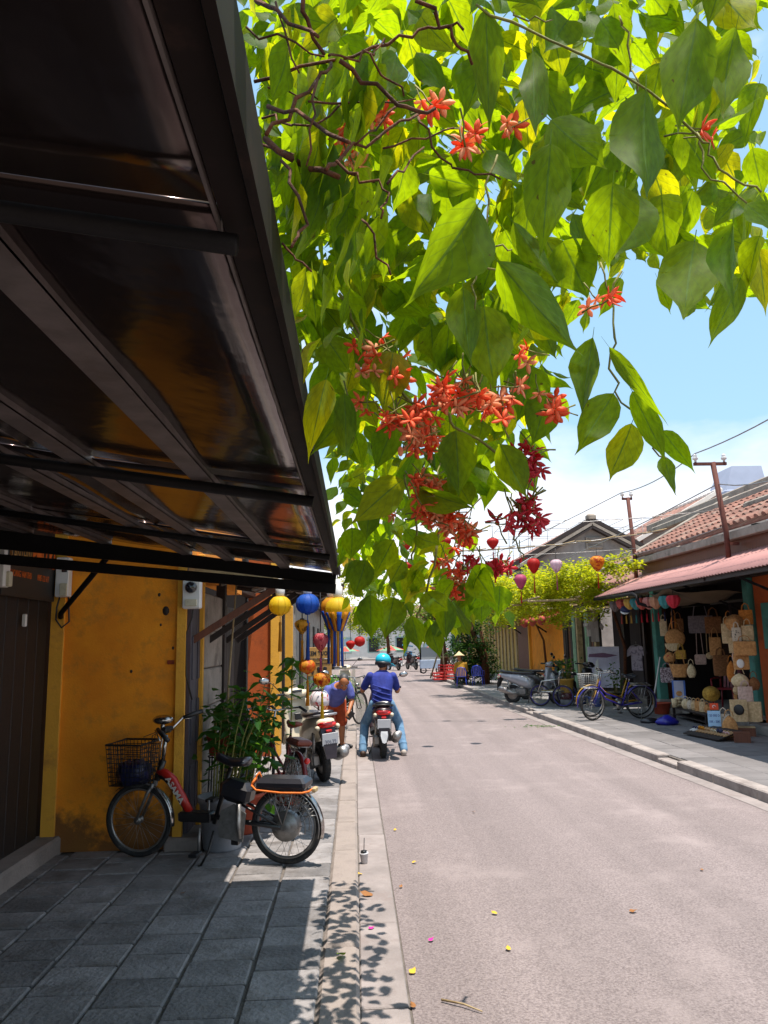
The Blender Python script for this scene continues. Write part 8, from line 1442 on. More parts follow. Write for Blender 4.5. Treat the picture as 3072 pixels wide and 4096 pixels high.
FLOWERS = [136,1009,2528,-5,-58,-16,1,124,989,2508,34,-10,-48,0,116,1000,2507,29,-45,-27,0,113,1043,2557,19,-15,-55,1,168,978,2441,32,-34,-38,1,171,1040,2494,-26,-46,-28,1,194,1044,2508,57,-12,-14,0,161,953,2419,8,42,-42,1,158,965,2430,2,-17,-58,0,177,959,2444,-19,-57,2,0,224,966,2466,-1,-48,-36,1,228,981,2467,-56,17,-13,1,252,1040,2514,-16,-45,-36,0,370,1016,2233,15,-4,-58,0,363,1054,2243,25,-22,-50,1,346,1046,2226,-15,-41,-41,1,345,950,2194,40,-43,9,0,554,1040,2498,54,-22,-12,0,507,974,2464,60,4,-3,0,502,969,2457,47,-35,-13,0,31,1556,2362,33,12,-48,0,64,1530,2377,49,-12,-33,0,48,1500,2345,-39,45,7,1,6,1555,2373,-8,-43,-41,0,50,1452,2311,-40,-32,-31,0,21,1499,2296,13,-58,-9,1,43,1494,2309,16,-37,-44,0,46,1454,2280,-11,-35,-48,1,94,1567,2325,25,-47,-28,0,93,1540,2317,22,-40,-39,0,103,1495,2320,44,-21,-35,0,100,1494,2288,-15,-28,-51,0,108,1495,2303,23,4,-55,0,98,1594,2334,35,-49,0,1,104,1480,2272,10,-56,-18,0,105,1508,2296,38,-39,-26,0,85,1458,2271,28,-53,-7,0,86,1537,2320,18,16,-55,0,183,1415,2250,46,-25,-29,0,174,1422,2203,-5,-53,-28,0,174,1389,2209,-37,-47,5,0,169,1422,2217,-31,-42,-30,0,169,1359,2183,40,-45,2,1,183,1350,2185,-50,34,1,0,166,1406,2225,-37,-47,-2,0,171,1423,2240,-40,19,-40,0,169,1348,2209,-3,-60,6,0,195,1428,2232,-22,-24,-51,0,220,1437,2256,-28,36,-39,0,219,1374,2202,19,5,-57,0,203,1382,2202,51,-10,-31,0,210,1368,2228,3,-15,-58,1,193,1350,2172,29,-49,-18,1,201,1365,2181,-29,-32,-41,0,216,1386,2190,-13,2,-59,1,197,1358,2201,-20,-38,-42,0,211,1395,2187,31,-16,-49,0,248,1373,2170,50,-29,-16,0,239,1396,2220,-25,14,-53,0,303,1439,2206,-7,-26,-54,0,241,1421,2200,38,-16,-43,0,217,1383,2196,4,23,-55,0,237,1352,2195,8,-31,-51,1,233,1350,2192,9,-34,-49,0,232,1452,2238,37,28,-38,0,267,1406,2213,3,-9,-59,0,275,1344,2146,-16,-51,28,0,255,1398,2190,7,-53,27,0,257,1380,2177,32,28,-43,0,302,1384,2198,-4,50,-33,0,283,1407,2189,2,-22,-56,0,280,1373,2195,-8,-45,38,1,255,1353,2179,8,-44,-40,1,267,1410,2182,-53,5,27,0,80,1538,2187,40,-21,-40,0,75,1514,2191,-31,-3,-51,0,88,1494,2202,-3,-13,-58,0,68,1462,2192,-52,-13,-26,0,97,1544,2201,-17,-48,-32,0,66,1518,2204,34,10,-48,1,89,1472,2192,17,1,-58,1,115,1455,2179,-7,-55,23,0,139,1548,2182,48,18,-30,0,125,1515,2178,0,-14,-58,0,117,1512,2190,49,6,-34,0,138,1482,2151,-46,-34,-19,1,115,1515,2171,0,-47,-37,1,122,1483,2154,17,-46,35,1,109,1531,2182,48,-23,-27,0,149,1453,2198,-8,-59,9,0,132,1528,2225,-44,-36,-18,0,111,1528,2212,48,35,6,0,132,1503,2227,41,-36,-24,0,144,1508,2204,-24,-37,-41,0,168,1494,2196,-9,-23,-55,0,145,1521,2217,-13,-57,-13,0,138,1651,2166,-3,-45,-39,0,167,1647,2194,25,-32,-44,1,126,1607,2191,16,-55,19,1,132,1562,2156,-6,-54,-26,0,167,1660,2175,27,-43,-31,0,169,1572,2148,-57,-17,5,0,167,1550,2172,8,-3,-59,0,131,1579,2166,-22,-54,13,1,142,1588,2177,51,-5,-32,0,154,1551,2172,14,-58,2,0,163,1652,2220,2,-52,-31,1,182,1603,2176,4,-30,-52,1,164,1620,2204,-48,-29,-21,0,159,1560,2191,23,-33,-44,1,157,1775,2102,-53,25,-12,1,172,1757,2116,37,1,-47,1,144,1748,2124,-5,-53,-28,0,153,1792,2129,-44,-30,27,0,170,1831,2151,-7,-45,-38,1,160,1790,2130,-34,-2,-49,0,150,1755,2114,31,-37,-36,0,198,1843,2120,-8,-55,-22,0,182,1855,2125,33,-49,-12,0,187,1857,2135,-40,-31,-31,1,192,
1768,2103,37,-39,-26,1,193,1748,2111,-34,-45,-20,1,197,1773,2118,-11,-35,-48,0,180,1742,2097,-20,-57,-4,0,194,1829,2106,38,-13,-45,0,150,1765,2083,-40,44,11,0,169,1769,2098,16,-47,-34,0,174,1815,2089,39,-16,-43,1,187,1750,2067,14,-5,-58,0,165,1804,2097,-33,-23,-45,1,159,1742,2060,28,19,-50,0,218,1861,2070,-9,-38,-45,0,211,1869,2038,0,-25,-54,1,238,1919,2071,-59,7,5,1,195,1940,2083,-9,20,-56,1,233,1960,2068,45,-36,-15,0,186,1849,2042,-44,33,24,0,220,1898,2068,-42,-30,-31,0,233,1939,2089,-2,-60,-3,1,201,1847,2055,20,-51,-25,1,214,1886,2060,-35,-10,-48,0,238,1862,2057,1,-23,-56,0,221,1919,2052,35,-44,-21,0,257,1951,2080,47,-7,-37,0,253,1901,2047,-1,-51,-31,1,245,1857,2048,-50,-33,2,0,239,1900,2033,-11,-59,3,1,283,1938,2057,-42,-24,35,0,235,1864,2046,24,-45,-31,0,157,1888,2068,28,-53,0,0,210,1954,2085,16,-57,-7,0,174,1869,2062,7,-33,-50,0,185,1846,2032,-45,-22,-33,0,200,1928,2081,54,-5,-27,0,196,1872,2052,55,-23,4,0,302,2049,2044,31,-3,-52,1,305,2054,2045,23,-37,-42,1,298,1963,2014,-50,-25,-23,0,293,2016,2076,-45,3,-39,1,306,2052,2047,49,-24,-25,0,306,1958,2029,18,-57,5,1,283,2032,2053,-28,-35,-39,1,302,1995,2054,-21,12,-55,0,298,1970,2024,-58,15,-2,1,246,1953,2032,13,58,4,1,251,1976,2035,-26,-28,-46,0,291,1960,2026,0,-45,-40,0,307,2015,2025,-16,-51,-28,0,280,2013,2044,-16,-57,7,0,420,1551,2233,25,-53,12,1,386,1512,2249,4,-24,-55,1,399,1441,2195,17,-57,-10,0,418,1512,2205,-12,-59,1,0,433,1545,2233,48,6,-36,0,420,1547,2215,-53,-19,-20,0,433,1556,2233,-54,-12,23,1,433,1558,2256,-12,-50,-31,0,436,1802,2181,-13,-36,-46,2,440,1801,2189,-42,-39,-17,2,409,1785,2170,9,-52,28,2,424,1832,2220,-10,-54,-25,2,414,1743,2190,-58,-17,3,2,437,1776,2196,33,-16,-47,2,390,1770,2193,-41,-21,-39,2,427,1762,2163,19,-48,-30,2,409,1771,2144,-57,14,13,2,443,1846,2168,-6,-42,-43,2,407,1740,2134,34,-36,34,2,429,1764,2144,26,-53,7,2,420,1793,2145,16,-22,-54,2,442,1741,2139,13,-42,-41,2,409,1781,2128,59,12,0,2,412,1802,2143,11,-58,11,2,418,1812,2158,2,-60,7,2,433,1841,2146,16,-55,-19,2,421,1810,2141,-18,-50,29,2,398,1844,2169,-2,-55,25,2,410,1786,2052,26,-45,-30,2,412,1809,2079,-39,45,-8,2,444,1842,2067,23,-50,-24,2,414,1815,2072,-22,-15,-54,2,419,1766,2048,-24,-21,-51,2,422,1856,2076,-33,37,-34,2,434,1822,2086,-42,-33,-28,2,442,1850,2094,-17,1,-58,2,379,1803,2051,14,-26,-53,2,419,1842,2070,0,-60,0,2,444,1829,2026,-3,-59,-8,2,421,1844,2072,-45,-5,-39,2,396,1801,2033,25,-20,-51,2,371,1757,2040,2,-17,-58,2,405,1797,2031,16,-11,-57,2,418,1830,2023,29,22,-47,2,438,1841,2027,22,-49,-27,2,436,1754,2027,34,-40,-29,2,413,1797,2021,14,-21,-55,2,416,1808,2014,-47,-31,-20,2,442,1852,2015,42,29,-31,2,410,1789,2011,36,-19,44,2,350,1844,2038,-19,-31,47,2,368,1765,2028,51,-29,-11,2,355,1746,2014,48,-36,-5,2,373,1793,2014,3,-60,-7,2,391,2254,1975,25,-33,-44,2,400,2183,1947,-37,-47,6,2,416,2206,1959,-6,-25,-54,2,401,2161,1949,-25,-54,-3,2,420,2231,1955,4,-58,15,2,378,2254,1964,6,-25,-54,2,431,2191,1956,-28,-29,-44,2,493,2240,1986,7,-14,-58,2,433,2258,1979,-10,-57,-17,2,434,2245,1967,37,-45,-13,2,448,2234,1978,59,5,-6,2,437,2144,1950,14,-54,-22,2,283,2305,1902,2,41,-44,1,279,2343,1923,41,-44,4,0,260,2280,1905,-32,-5,-51,1,296,2260,1893,-28,-48,-23,0,244,2240,
1899,-9,-48,-35,1,327,2352,1920,42,-31,-29,0,279,2282,1911,-2,-60,-5,0,316,2302,1903,-21,-46,-32,0,332,2325,1919,-49,-16,-30,0,296,2267,1874,39,-26,37,0,309,2356,1877,13,10,-58,0,300,2253,1930,-43,-38,-18,1,322,2337,1914,-53,-17,-22,1,314,2323,1915,-19,24,-52,0,286,2240,1950,-28,-23,-48,0,308,2243,1947,-34,-40,-29,0,323,2343,1957,-5,-60,-2,1,341,2242,1931,50,-14,29,0,116,2238,2120,-42,-37,-23,1,95,2180,2126,-42,-33,-28,1,98,2161,2119,-12,-20,-55,0,95,2201,2134,44,-33,23,0,-1,1663,2268,19,-7,-56,1,33,1675,2264,-4,-14,-58,0,20,1730,2305,-37,43,19,0,-35,1414,2796,39,6,-45,0,-5,1371,2757,-15,-57,-12,0,-3,1441,2802,-57,-15,13,1,-2,1387,2761,21,36,-43,0,-18,1395,2751,35,-39,-28,1,0,1387,2770,-4,-43,-42,0,-15,1542,2796,46,-14,36,1,-7,1527,2811,-12,-36,-47,0,26,1542,2785,44,-38,13,1,4,1541,2795,40,-44,-8,1,-8,1459,2780,-18,3,57,0,-21,1534,2848,-42,-14,-40,0,-16,1508,2809,-12,-29,-51,1,-41,1549,2878,-56,-17,12,1,47,1379,2797,-14,-33,-48,0,74,1414,2801,35,-43,-24,0,46,1381,2783,31,-47,-22,1,71,1378,2791,8,-58,-11,0,316,1304,2240,14,-37,-45,1,293,1266,2238,36,-42,-23,0,329,1355,2283,-55,-20,12,0,310,1346,2209,49,-34,-7,1,328,1445,2242,6,-40,-45,1,319,1399,2230,25,-50,-22,0,359,2319,2041,9,-12,-58,0,321,2302,2036,-20,-13,-55,1,316,2308,2057,-38,-2,-47,0,329,2341,2060,-43,-21,-36,0,338,2273,2039,-15,-38,-44,0,301,2282,2026,-9,-20,-56,0,333,2244,1959,44,-26,-31,2,370,2309,1977,4,-55,-24,2,345,2276,1997,-27,-36,-39,2,355,2344,1989,-42,-38,-19,2,322,2260,1957,-8,3,-59,2,358,2360,1997,7,-57,-17,2,299,2458,2002,-35,-45,-18,0,293,2393,1999,24,-10,-54,1,262,2394,1990,-37,-41,-24,0,273,2344,1989,31,-38,-34,1]
def leaf_mesh(name, seed, m, nv=10):
    r = random.Random(seed); mb = MB()
    prof = [(0, .03), (.04, .36), (.12, .72), (.24, .95), (.36, 1.0), (.50, .92), (.62, .72), (.73, .46), (.82, .22), (.89, .09), (.95, .035), (1.0, .006)]
    us = (-1, -.5, 0, .5, 1); vs = []; uv = []
    droop, fold, tw = r.uniform(.04, .30), r.uniform(-.06, .20), r.uniform(-.4, .4); ph = r.uniform(0, 6)
    for t, w in prof:
        for u in us:
            x = u * w * .5 * (1 + .04 * sin(t * 16 + ph + (2 if u > 0 else 0)) * (abs(u) > .9))
            z = -droop * t * t + fold * abs(u) * w * (1 if w > .1 else 0) + .055 * sin(t * 8 + ph + 1.5 * u) * abs(u) * w + tw * x * t + (.05 * sin((t - .8) * 12) if t > .8 else 0)
            if t > .86: x += .05 * sin(ph) * (t - .86) / .14
            vs.append((x, t, z)); uv.append((u * .5 + .5, t))
    n = 5; fs = []
    for j in range(len(prof) - 1):
        for i in range(4): fs.append((j * n + i, j * n + i + 1, (j + 1) * n + i + 1, (j + 1) * n + i))
    vs += [(-.008, -.14, .02), (.008, -.14, .02), (.012, .01, 0), (-.012, .01, 0)]; b = len(vs) - 4; uv += [(.5, 0)] * 4
    fs.append((b, b + 1, b + 2, b + 3))
    mb.add(vs, fs, 0, True)
    me = mb.mesh(name, m); ul = me.uv_layers.new(name='uv')
    for lp in me.loops: ul.data[lp.index].uv = uv[lp.vertex_index]
    return me, vs, fs, uv
def leaf_material(name, refl, refl2, tr, tr2, fac, veins=True, gloss=.42):
    m = bpy.data.materials.new(name); m.use_nodes = True
    n, l = m.node_tree.nodes, m.node_tree.links; b = n['Principled BSDF']
    oi = n.new('ShaderNodeObjectInfo'); ge = n.new('ShaderNodeNewGeometry')
    ad = n.new('ShaderNodeMath'); ad.operation = 'ADD'; fr = n.new('ShaderNodeMath'); fr.operation = 'FRACT'
    l.new(oi.outputs['Random'], ad.inputs[0]); l.new(ge.outputs['Random Per Island'], ad.inputs[1]); l.new(ad.outputs[0], fr.inputs[0])
    def ramp(a, c, bb):
        r = n.new('ShaderNodeValToRGB'); r.color_ramp.elements[0].color = (*a, 1); r.color_ramp.elements[1].color = (*c, 1)
        e = r.color_ramp.elements.new(.72); e.color = (*[x * .9 for x in a], 1) if bb else (*a, 1)
        l.new(fr.outputs[0], r.inputs['Fac']); return r.outputs['Color']
    c1, c2 = ramp(refl, refl2, False), ramp(tr, tr2, True)
    if veins:
        uvn = n.new('ShaderNodeUVMap'); sp = n.new('ShaderNodeSeparateXYZ'); l.new(uvn.outputs['UV'], sp.inputs[0])
        def mth(op, a, bv=None):
            q = n.new('ShaderNodeMath'); q.operation = op
            for i, x in enumerate((a, bv)):
                if x is None: continue
                if isinstance(x, (int, float)): q.inputs[i].default_value = x
                else: l.new(x, q.inputs[i])
            return q.outputs[0]
        au = mth('ABSOLUTE', mth('SUBTRACT', sp.outputs['X'], .5))
        k = mth('SUBTRACT', mth('MULTIPLY', sp.outputs['Y'], 6.5), mth('MULTIPLY', mth('POWER', au, .8), 4.2))
        sv = mth('LESS_THAN', mth('ABSOLUTE', mth('SUBTRACT', mth('FRACT', k), .5)), .045)
        mid = mth('LESS_THAN', au, .022)
        ve = mth('MAXIMUM', mth('MULTIPLY', sv, .5), mid)
        ns = n.new('ShaderNodeTexNoise'); ns.inputs['Scale'].default_value = 9; ns.inputs['Detail'].default_value = 6; l.new(uvn.outputs['UV'], ns.inputs['Vector'])
        bl = n.new('ShaderNodeMapRange'); bl.inputs['From Min'].default_value = .3; bl.inputs['From Max'].default_value = .7; bl.inputs['To Min'].default_value = .72; bl.inputs['To Max'].default_value = 1.12
        l.new(ns.outputs['Fac'], bl.inputs['Value'])
        # scorched spots, more of them towards the margins
        va = n.new('ShaderNodeVectorMath'); va.operation = 'ADD'; cb = n.new('ShaderNodeCombineXYZ'); k17 = mth('MULTIPLY', fr.outputs[0], 31.0)
        l.new(k17, cb.inputs[0]); l.new(k17, cb.inputs[1]); l.new(uvn.outputs['UV'], va.inputs[0]); l.new(cb.outputs[0], va.inputs[1])
        n3 = n.new('ShaderNodeTexNoise'); n3.inputs['Scale'].default_value = 5.5; n3.inputs['Detail'].default_value = 6; l.new(va.outputs[0], n3.inputs['Vector'])
        spot = mth('GREATER_THAN', mth('ADD', n3.outputs['Fac'], mth('MULTIPLY', au, .14)), .735)
        for nm, c in (('r', c1), ('t', c2)):
            mx = n.new('ShaderNodeMixRGB'); l.new(mth('MULTIPLY', ve, .8), mx.inputs['Fac']); l.new(c, mx.inputs['Color1']); mx.inputs['Color2'].default_value = ((.13, .24, .045, 1) if nm == 'r' else (.10, .20, .02, 1))
            hv = n.new('ShaderNodeVectorMath'); hv.operation = 'SCALE'; l.new(mx.outputs['Color'], hv.inputs[0]); l.new(bl.outputs['Result'], hv.inputs['Scale'])
            sm = n.new('ShaderNodeMixRGB'); l.new(mth('MULTIPLY', spot, .8), sm.inputs['Fac']); l.new(hv.outputs[0], sm.inputs['Color1']); sm.inputs['Color2'].default_value = (.10, .055, .015, 1)
            if nm == 'r': c1 = sm.outputs['Color']
            else: c2 = sm.outputs['Color']
        bp = n.new('ShaderNodeBump'); bp.inputs['Strength'].default_value = .5; bp.inputs['Distance'].default_value = .004; l.new(mth('SUBTRACT', 1.0, ve), bp.inputs['Height']); l.new(bp.outputs['Normal'], b.inputs['Normal'])
    l.new(c1, b.inputs['Base Color']); b.inputs['Roughness'].default_value = gloss; b.inputs['Specular IOR Level'].default_value = .13
    t = n.new('ShaderNodeBsdfTranslucent'); l.new(c2, t.inputs['Color'])
    ms = n.new('ShaderNodeMixShader'); ms.inputs['Fac'].default_value = fac
    l.new(b.outputs['BSDF'], ms.inputs[1]); l.new(t.outputs['BSDF'], ms.inputs[2]); l.new(ms.outputs['Shader'], n['Material Output'].inputs['Surface'])
    return m
M['leaf'] = leaf_material('creeper_leaf', (.014, .070, .008), (.055, .14, .010), (.42, .60, .004), (.95, .86, .006), .62, gloss=.55)
M['leaf_old'] = leaf_material('yellowed_leaf', (.5, .32, .02), (.45, .25, .02), (.6, .4, .02), (.5, .3, .02), .4)
M['bark'] = mat('creeper_bark', S('#6a3a1c'), .9, var=.5, vscale=30, col2=S('#38200f'), bump=.5, bscale=80)
M['green_stem'] = mat('green_stem', S('#7d7a34'), .7, var=.4, vscale=20, bump=.2)
M['petal'] = mat('coral_petal', S('#ff8a5c'), .6, var=.2, vscale=60, col2=S('#f6683e'), trans=.5)
M['petal_pale'] = mat('pale_petal', S('#ffb488'), .6, var=.2, vscale=60, trans=.5)
M['petal_crimson'] = mat('crimson_petal', S('#e23a4c'), .6, var=.2, vscale=60, trans=.5)
cr = thing('flowering_creeper', 'large-leaved creeper with coral star flowers hanging over the awning edge', 'creeper', (.1, 1.5, 2.4))
OFF = V((.1, 1.5, 2.4))
lm = [leaf_mesh('leaf', 20 + k, M['leaf']) for k in range(12)]
mass_v, mass_f, mass_uv = [], [], []
for i in range(len(LEAVES) // 11):
    q = LEAVES[i * 11:i * 11 + 11]
    p = V(q[:3]) / 1000 - OFF; d = V(q[3:6]).normalized(); nn = V(q[6:9]); s = d.cross(nn).normalized(); nn = s.cross(d); L, W = q[9] / 1000, q[10] / 1000
    mtx = Matrix(((s.x * W, d.x * L, nn.x * L, p.x), (s.y * W, d.y * L, nn.y * L, p.y), (s.z * W, d.z * L, nn.z * L, p.z), (0, 0, 0, 1)))
    o = link('leaf', lm[i % len(lm)][0], cr); o.matrix_local = mtx
lq = random.Random(77)
for i in range(len(MASS) // 4):
    q = MASS[i * 4:i * 4 + 4]; p = V(q[:3]) / 200 - OFF; k = q[3]; a = lq.uniform(0, 2 * pi)
    if k == 1: d = V((cos(a) * .8, sin(a) * .8, -lq.uniform(.4, 1.1))); up = V((lq.gauss(0, .6), -.9 + lq.gauss(0, .6), lq.gauss(-.3, .6)))
    elif k == 2: d = V((cos(a) * .7, sin(a) * .7, lq.uniform(-1.1, -.15))); up = V((lq.gauss(.1, .42), lq.gauss(-.25, .42), 1))
    else: d = V((cos(a), sin(a), -lq.uniform(0, .6))); up = V((lq.gauss(0, .35), lq.gauss(0, .35), 1))  # overhead leaves added as sun blockers, to keep the lower ones in shade
    d.normalize(); s = d.cross(up).normalized(); nn = s.cross(d); L = lq.uniform(.085, .14); W = L * lq.uniform(.45, .6)
    mtx = Matrix(((s.x * W, d.x * L, nn.x * L, p.x), (s.y * W, d.y * L, nn.y * L, p.y), (s.z * W, d.z * L, nn.z * L, p.z), (0, 0, 0, 1)))
    me, vs_, fs_, uv_ = lm[i % len(lm)]
    b0 = len(mass_v); mass_v += [tuple(mtx @ V(v)) for v in vs_]; mass_f += [[x + b0 for x in f] for f in fs_]; mass_uv += uv_
mm = MB(); mm.add(mass_v, mass_f, 0, True); me = mm.mesh('leaf_mass', M['leaf']); ul = me.uv_layers.new(name='uv')
for lp in me.loops: ul.data[lp.index].uv = mass_uv[lp.vertex_index]
tag(link('leaf_mass', me, cr), kind='stuff')
for pts, r, g in STEMS:
    P = [V(p) / 1000 - OFF for p in pts]; Q = []
    for a, b in zip(P[:-1], P[1:]):
        for k in range(5):
            t = k / 5; Q.append(a.lerp(b, t) + V((rnd.gauss(0, .0035), rnd.gauss(0, .0035), rnd.gauss(0, .0035))))
    Q.append(P[-1]); r = max(.0014, r / 1000)
    MB().tube(Q, [r * (1.12 - .3 * k / len(Q)) * rnd.uniform(.88, 1.12) for k in range(len(Q))], 7).build('stem', M['green_stem' if g else 'bark'], cr)
def flower_mesh(seed, m):
    r = random.Random(seed); mb = MB()
    for k in range(5):
        a = 2 * pi * k / 5 + r.uniform(-.15, .15); ca, sa = cos(a), sin(a); el = r.uniform(-.5, .9); rings = []
        for t, w in ((.05, .0016), (.3, .0036), (.6, .0046), (.85, .0028), (1.0, .0005)):
            rad = .0215 * t; c = V((rad * ca * (1 - .18 * abs(el) * t), rad * sa * (1 - .18 * abs(el) * t), .006 * t + el * .016 * t * t)); sd = V((-sa, ca, 0)) * w; u = V((0, 0, w * .35))
            rings.append([c - sd, c + u, c + sd, c - u])
        mb.loft(rings, smooth=True)
    mb.tube([(0, 0, 0), (.002, 0, -.015), (.0, .003, -.03), (.004, .004, -.05)], [.0018, .0013, .0013, .0016], 5, m=1)
    return mb.mesh('flower', [m, M['green_stem']])
fm = [[flower_mesh(50 + k, M[p]) for k in range(3)] for p in ('petal', 'petal_pale', 'petal_crimson')]
for i in range(len(FLOWERS) // 7):
    q = FLOWERS[i * 7:i * 7 + 7]; d = V(q[3:6])
    o = link('flower', fm[int(q[6])][i % 3], cr); o.location = V(q[:3]) / 1000 - OFF; o.rotation_euler = d.to_track_quat('Z', 'Y').to_euler(); s = rnd.uniform(.85, 1.3) * min(1.15, .35 + .5 * q[1] / 1000); o.scale = (s, s, s)
# buds and one yellowed leaf
for x, y, z in ((.275, 1.4, 2.20), (.30, 1.42, 2.17), (.10, 1.55, 2.14)):
    MB().ell((0, 0, 0), (.006, .006, .011), 8, 6).build('bud', M['petal_pale'], cr).location = V((x, y, z)) - OFF
yl = link('leaf', lm[2][0].copy(), cr); yl.data.materials.clear(); yl.data.materials.append(M['leaf_old']); yl.matrix_local = Matrix.Translation(V((-.02, 4.6, 2.28)) - OFF) @ Euler((radians(-95), radians(10), .3)).to_matrix().to_4x4() @ Matrix.Diagonal((.085, .15, .15, 1)); yl['label'] = 'yellowed leaf'

# ================================================================ plants
M['plant_leaf'] = leaf_material('pot_plant_leaf', (.022, .075, .016), (.045, .11, .02), (.10, .26, .015), (.2, .36, .02), .4, veins=False, gloss=.45)
M['vine_leaf'] = leaf_material('bright_vine_leaf', (.20, .26, .012), (.30, .28, .014), (.62, .66, .015), (.78, .66, .02), .5, veins=False, gloss=.55)
M['dark_leaf'] = leaf_material('dark_ivy_leaf', (.020, .055, .014), (.035, .08, .018), (.07, .16, .01), (.14, .24, .02), .35, veins=False, gloss=.5)
M['tree_leaf'] = leaf_material('street_tree_leaf', (.07, .13, .02), (.12, .16, .025), (.26, .38, .03), (.42, .46, .05), .45, veins=False, gloss=.5)
M['pot_grey'] = mat('grey_pot', S('#8d8f95'), .7, var=.2, vscale=5, dirt=S('#5f5f60'), dscale=4)
M['pot_red'] = mat('terracotta_pot', S('#a8452a'), .75, var=.25, vscale=7, dirt=S('#6d3020'), dscale=6)
M['pot_yellow'] = mat('yellow_pot', S('#b08a3a'), .6, var=.25, vscale=6)
M['soil'] = mat('pot_soil', (.03, .02, .015), .95)
pl_small = [leaf_mesh('leaf', 90 + k, M['plant_leaf']) for k in range(4)]
def pot_mb(parent, r, h, m, z=0, name='pot'):
    MB().lathe([(r * .72, 0), (r * .76, .02), (r * .95, h * .88), (r * 1.04, h * .9), (r * 1.05, h), (r * .93, h), (r * .9, h * .86), (.001, h * .86)], (0, 0, z), 22).build(name, m, parent)
    MB().lathe([(r * .9, h * .87), (.001, h * .89)], (0, 0, z), 14).build('soil', M['soil'], parent)
def place_leaf(parent, me, p, d, L, W, nup=V((0, 0, 1))):
    d = d.normalized(); s = d.cross(nup); s = s.normalized() if s.length > .01 else V((1, 0, 0)); nn = s.cross(d)
    o = link('leaf', me, parent); o.matrix_local = Matrix(((s.x * W, d.x * L, nn.x * L, p.x), (s.y * W, d.y * L, nn.y * L, p.y), (s.z * W, d.z * L, nn.z * L, p.z), (0, 0, 0, 1))); return o
def potted(label, loc, r, h, m, n, cen, rad, L, W, stems=7, z0=0, seed=1, droop=.6, meshes=None):
    q = random.Random(seed); p = thing('potted_plant', label, 'plant', loc, group='potted plants')
    pot_mb(p, r, h, m, z0)
    tips = []
    for k in range(stems):
        a = 2 * pi * k / stems + q.uniform(-.4, .4); t = V((cen[0] + rad[0] * .75 * cos(a), cen[1] + rad[1] * .75 * sin(a), cen[2] + rad[2] * q.uniform(-.3, .8)))
        b = V((r * .4 * cos(a), r * .4 * sin(a), z0 + h * .85)); mid = b.lerp(t, .5) + V((0, 0, .12))
        MB().tube([b, mid, t], [.008, .006, .003], 5).build('stem', M['green_stem'], p); tips.append((b, mid, t))
    for i in range(n):
        b, mid, t = tips[q.randrange(stems)]; u = q.uniform(.25, 1.05); c = b.lerp(mid, u * 2) if u < .5 else mid.lerp(t, u * 2 - 1)
        c = c + V((q.gauss(0, rad[0] * .3), q.gauss(0, rad[1] * .3), q.gauss(0, rad[2] * .25)))
        a = q.uniform(0, 2 * pi); d = V((cos(a), sin(a), q.uniform(-1.3, .5) * droop)); k = q.uniform(.7, 1.2)
        place_leaf(p, (meshes or pl_small)[i % 4][0], c, d, L * k, W * k, V((q.gauss(0, .3), q.gauss(0, .3), 1)))
    return p
potted('tall bushy plant in a pale grey pot with narrow drooping leaves, beside the stone pier', (-1.12, 6.78, .1), .205, .42, M['pot_grey'], 130, (.08, .3, .95), (.26, .3, .38), .17, .055, 10, seed=3)
bp_ = potted('widest bushy green plant behind the rack seat, tied to a bamboo stake', (-1.05, 7.35, .1), .22, .34, M['pot_red'], 280, (.08, .0, .98), (.34, .34, .42), .15, .07, 13, seed=5)
MB().tube([(-.13, -.05, .3), (-.12, -.05, 1.3), (-.05, -.05, 2.31)], [.011, .010, .007], 7).build('bamboo_stake', M['wood_pale'], bp_)
potted('small plant in an orange pot on a thin wire stand before the stone pier', (-1.25, 7.25, .1), .10, .17, M['pot_red'], 22, (0, 0, 1.08), (.12, .12, .10), .13, .045, 5, z0=.68, seed=8)
st_ = thing('plant_stand', 'thin black wire stand carrying the small orange pot', 'stand', (-1.25, 7.25, .1)); 
q = MB()
for k in range(4): a = pi / 4 + pi / 2 * k; q.tube([(.11 * cos(a), .11 * sin(a), 0), (.085 * cos(a), .085 * sin(a), .675)], .006, 5)
q.torus((0, 0, .672), .085, .006, (0, 0, 1), 16, 5).torus((0, 0, .3), .10, .005, (0, 0, 1), 16, 5); q.build('wire_frame', M['blacksteel'], st_)
fp = thing('potted_plant', 'slender plant with a few large drooping glossy leaves above the bushy plant', 'plant', (-.72, 8.5, .1), group='potted plants'); pot_mb(fp, .16, .3, M['pot_red'])
MB().tube([(0, 0, .26), (.03, 0, .9), (.04, 0, 1.52)], [.012, .010, .007], 6).build('stem', M['green_stem'], fp)
for k in range(9): a = 2 * pi * k / 9 + .3; place_leaf(fp, pl_small[k % 4][0], V((.04, 0, 1.50 - .06 * (k % 3))), V((cos(a), sin(a), -.5 + .3 * (k % 2))), .27, .095)
def strap_plant(label, loc, n, h, m=None, rim=.2):
    p = thing('potted_plant', label, 'plant', loc, group='potted plants'); pot_mb(p, rim, .32, M['pot_red'])
    for k in range(n):
        a = rnd.uniform(0, 2 * pi); L = h * rnd.uniform(.55, 1.0); z0 = .3 + rnd.uniform(0, .5) * h * .5; out = L * rnd.uniform(.5, .95)
        c, s = cos(a), sin(a); rings = []
        for t in (0, .3, .6, .85, 1):
            w = .018 * sin(pi * (.15 + .85 * t)) + .001; x = out * t; z = z0 + L * (1.1 * t - 1.0 * t * t)
            rings.append([V((c * x - s * w, s * x + c * w, z)), V((c * x, s * x, z + .004)), V((c * x + s * w, s * x - c * w, z))])
        MB().loft(rings, closed=False, smooth=True).build('leaf', m or M['plant_leaf'], p)
    MB().tube([(0, 0, .28), (0, 0, .3 + h * .3)], .03, 7).build('stem', M['bark'], p)
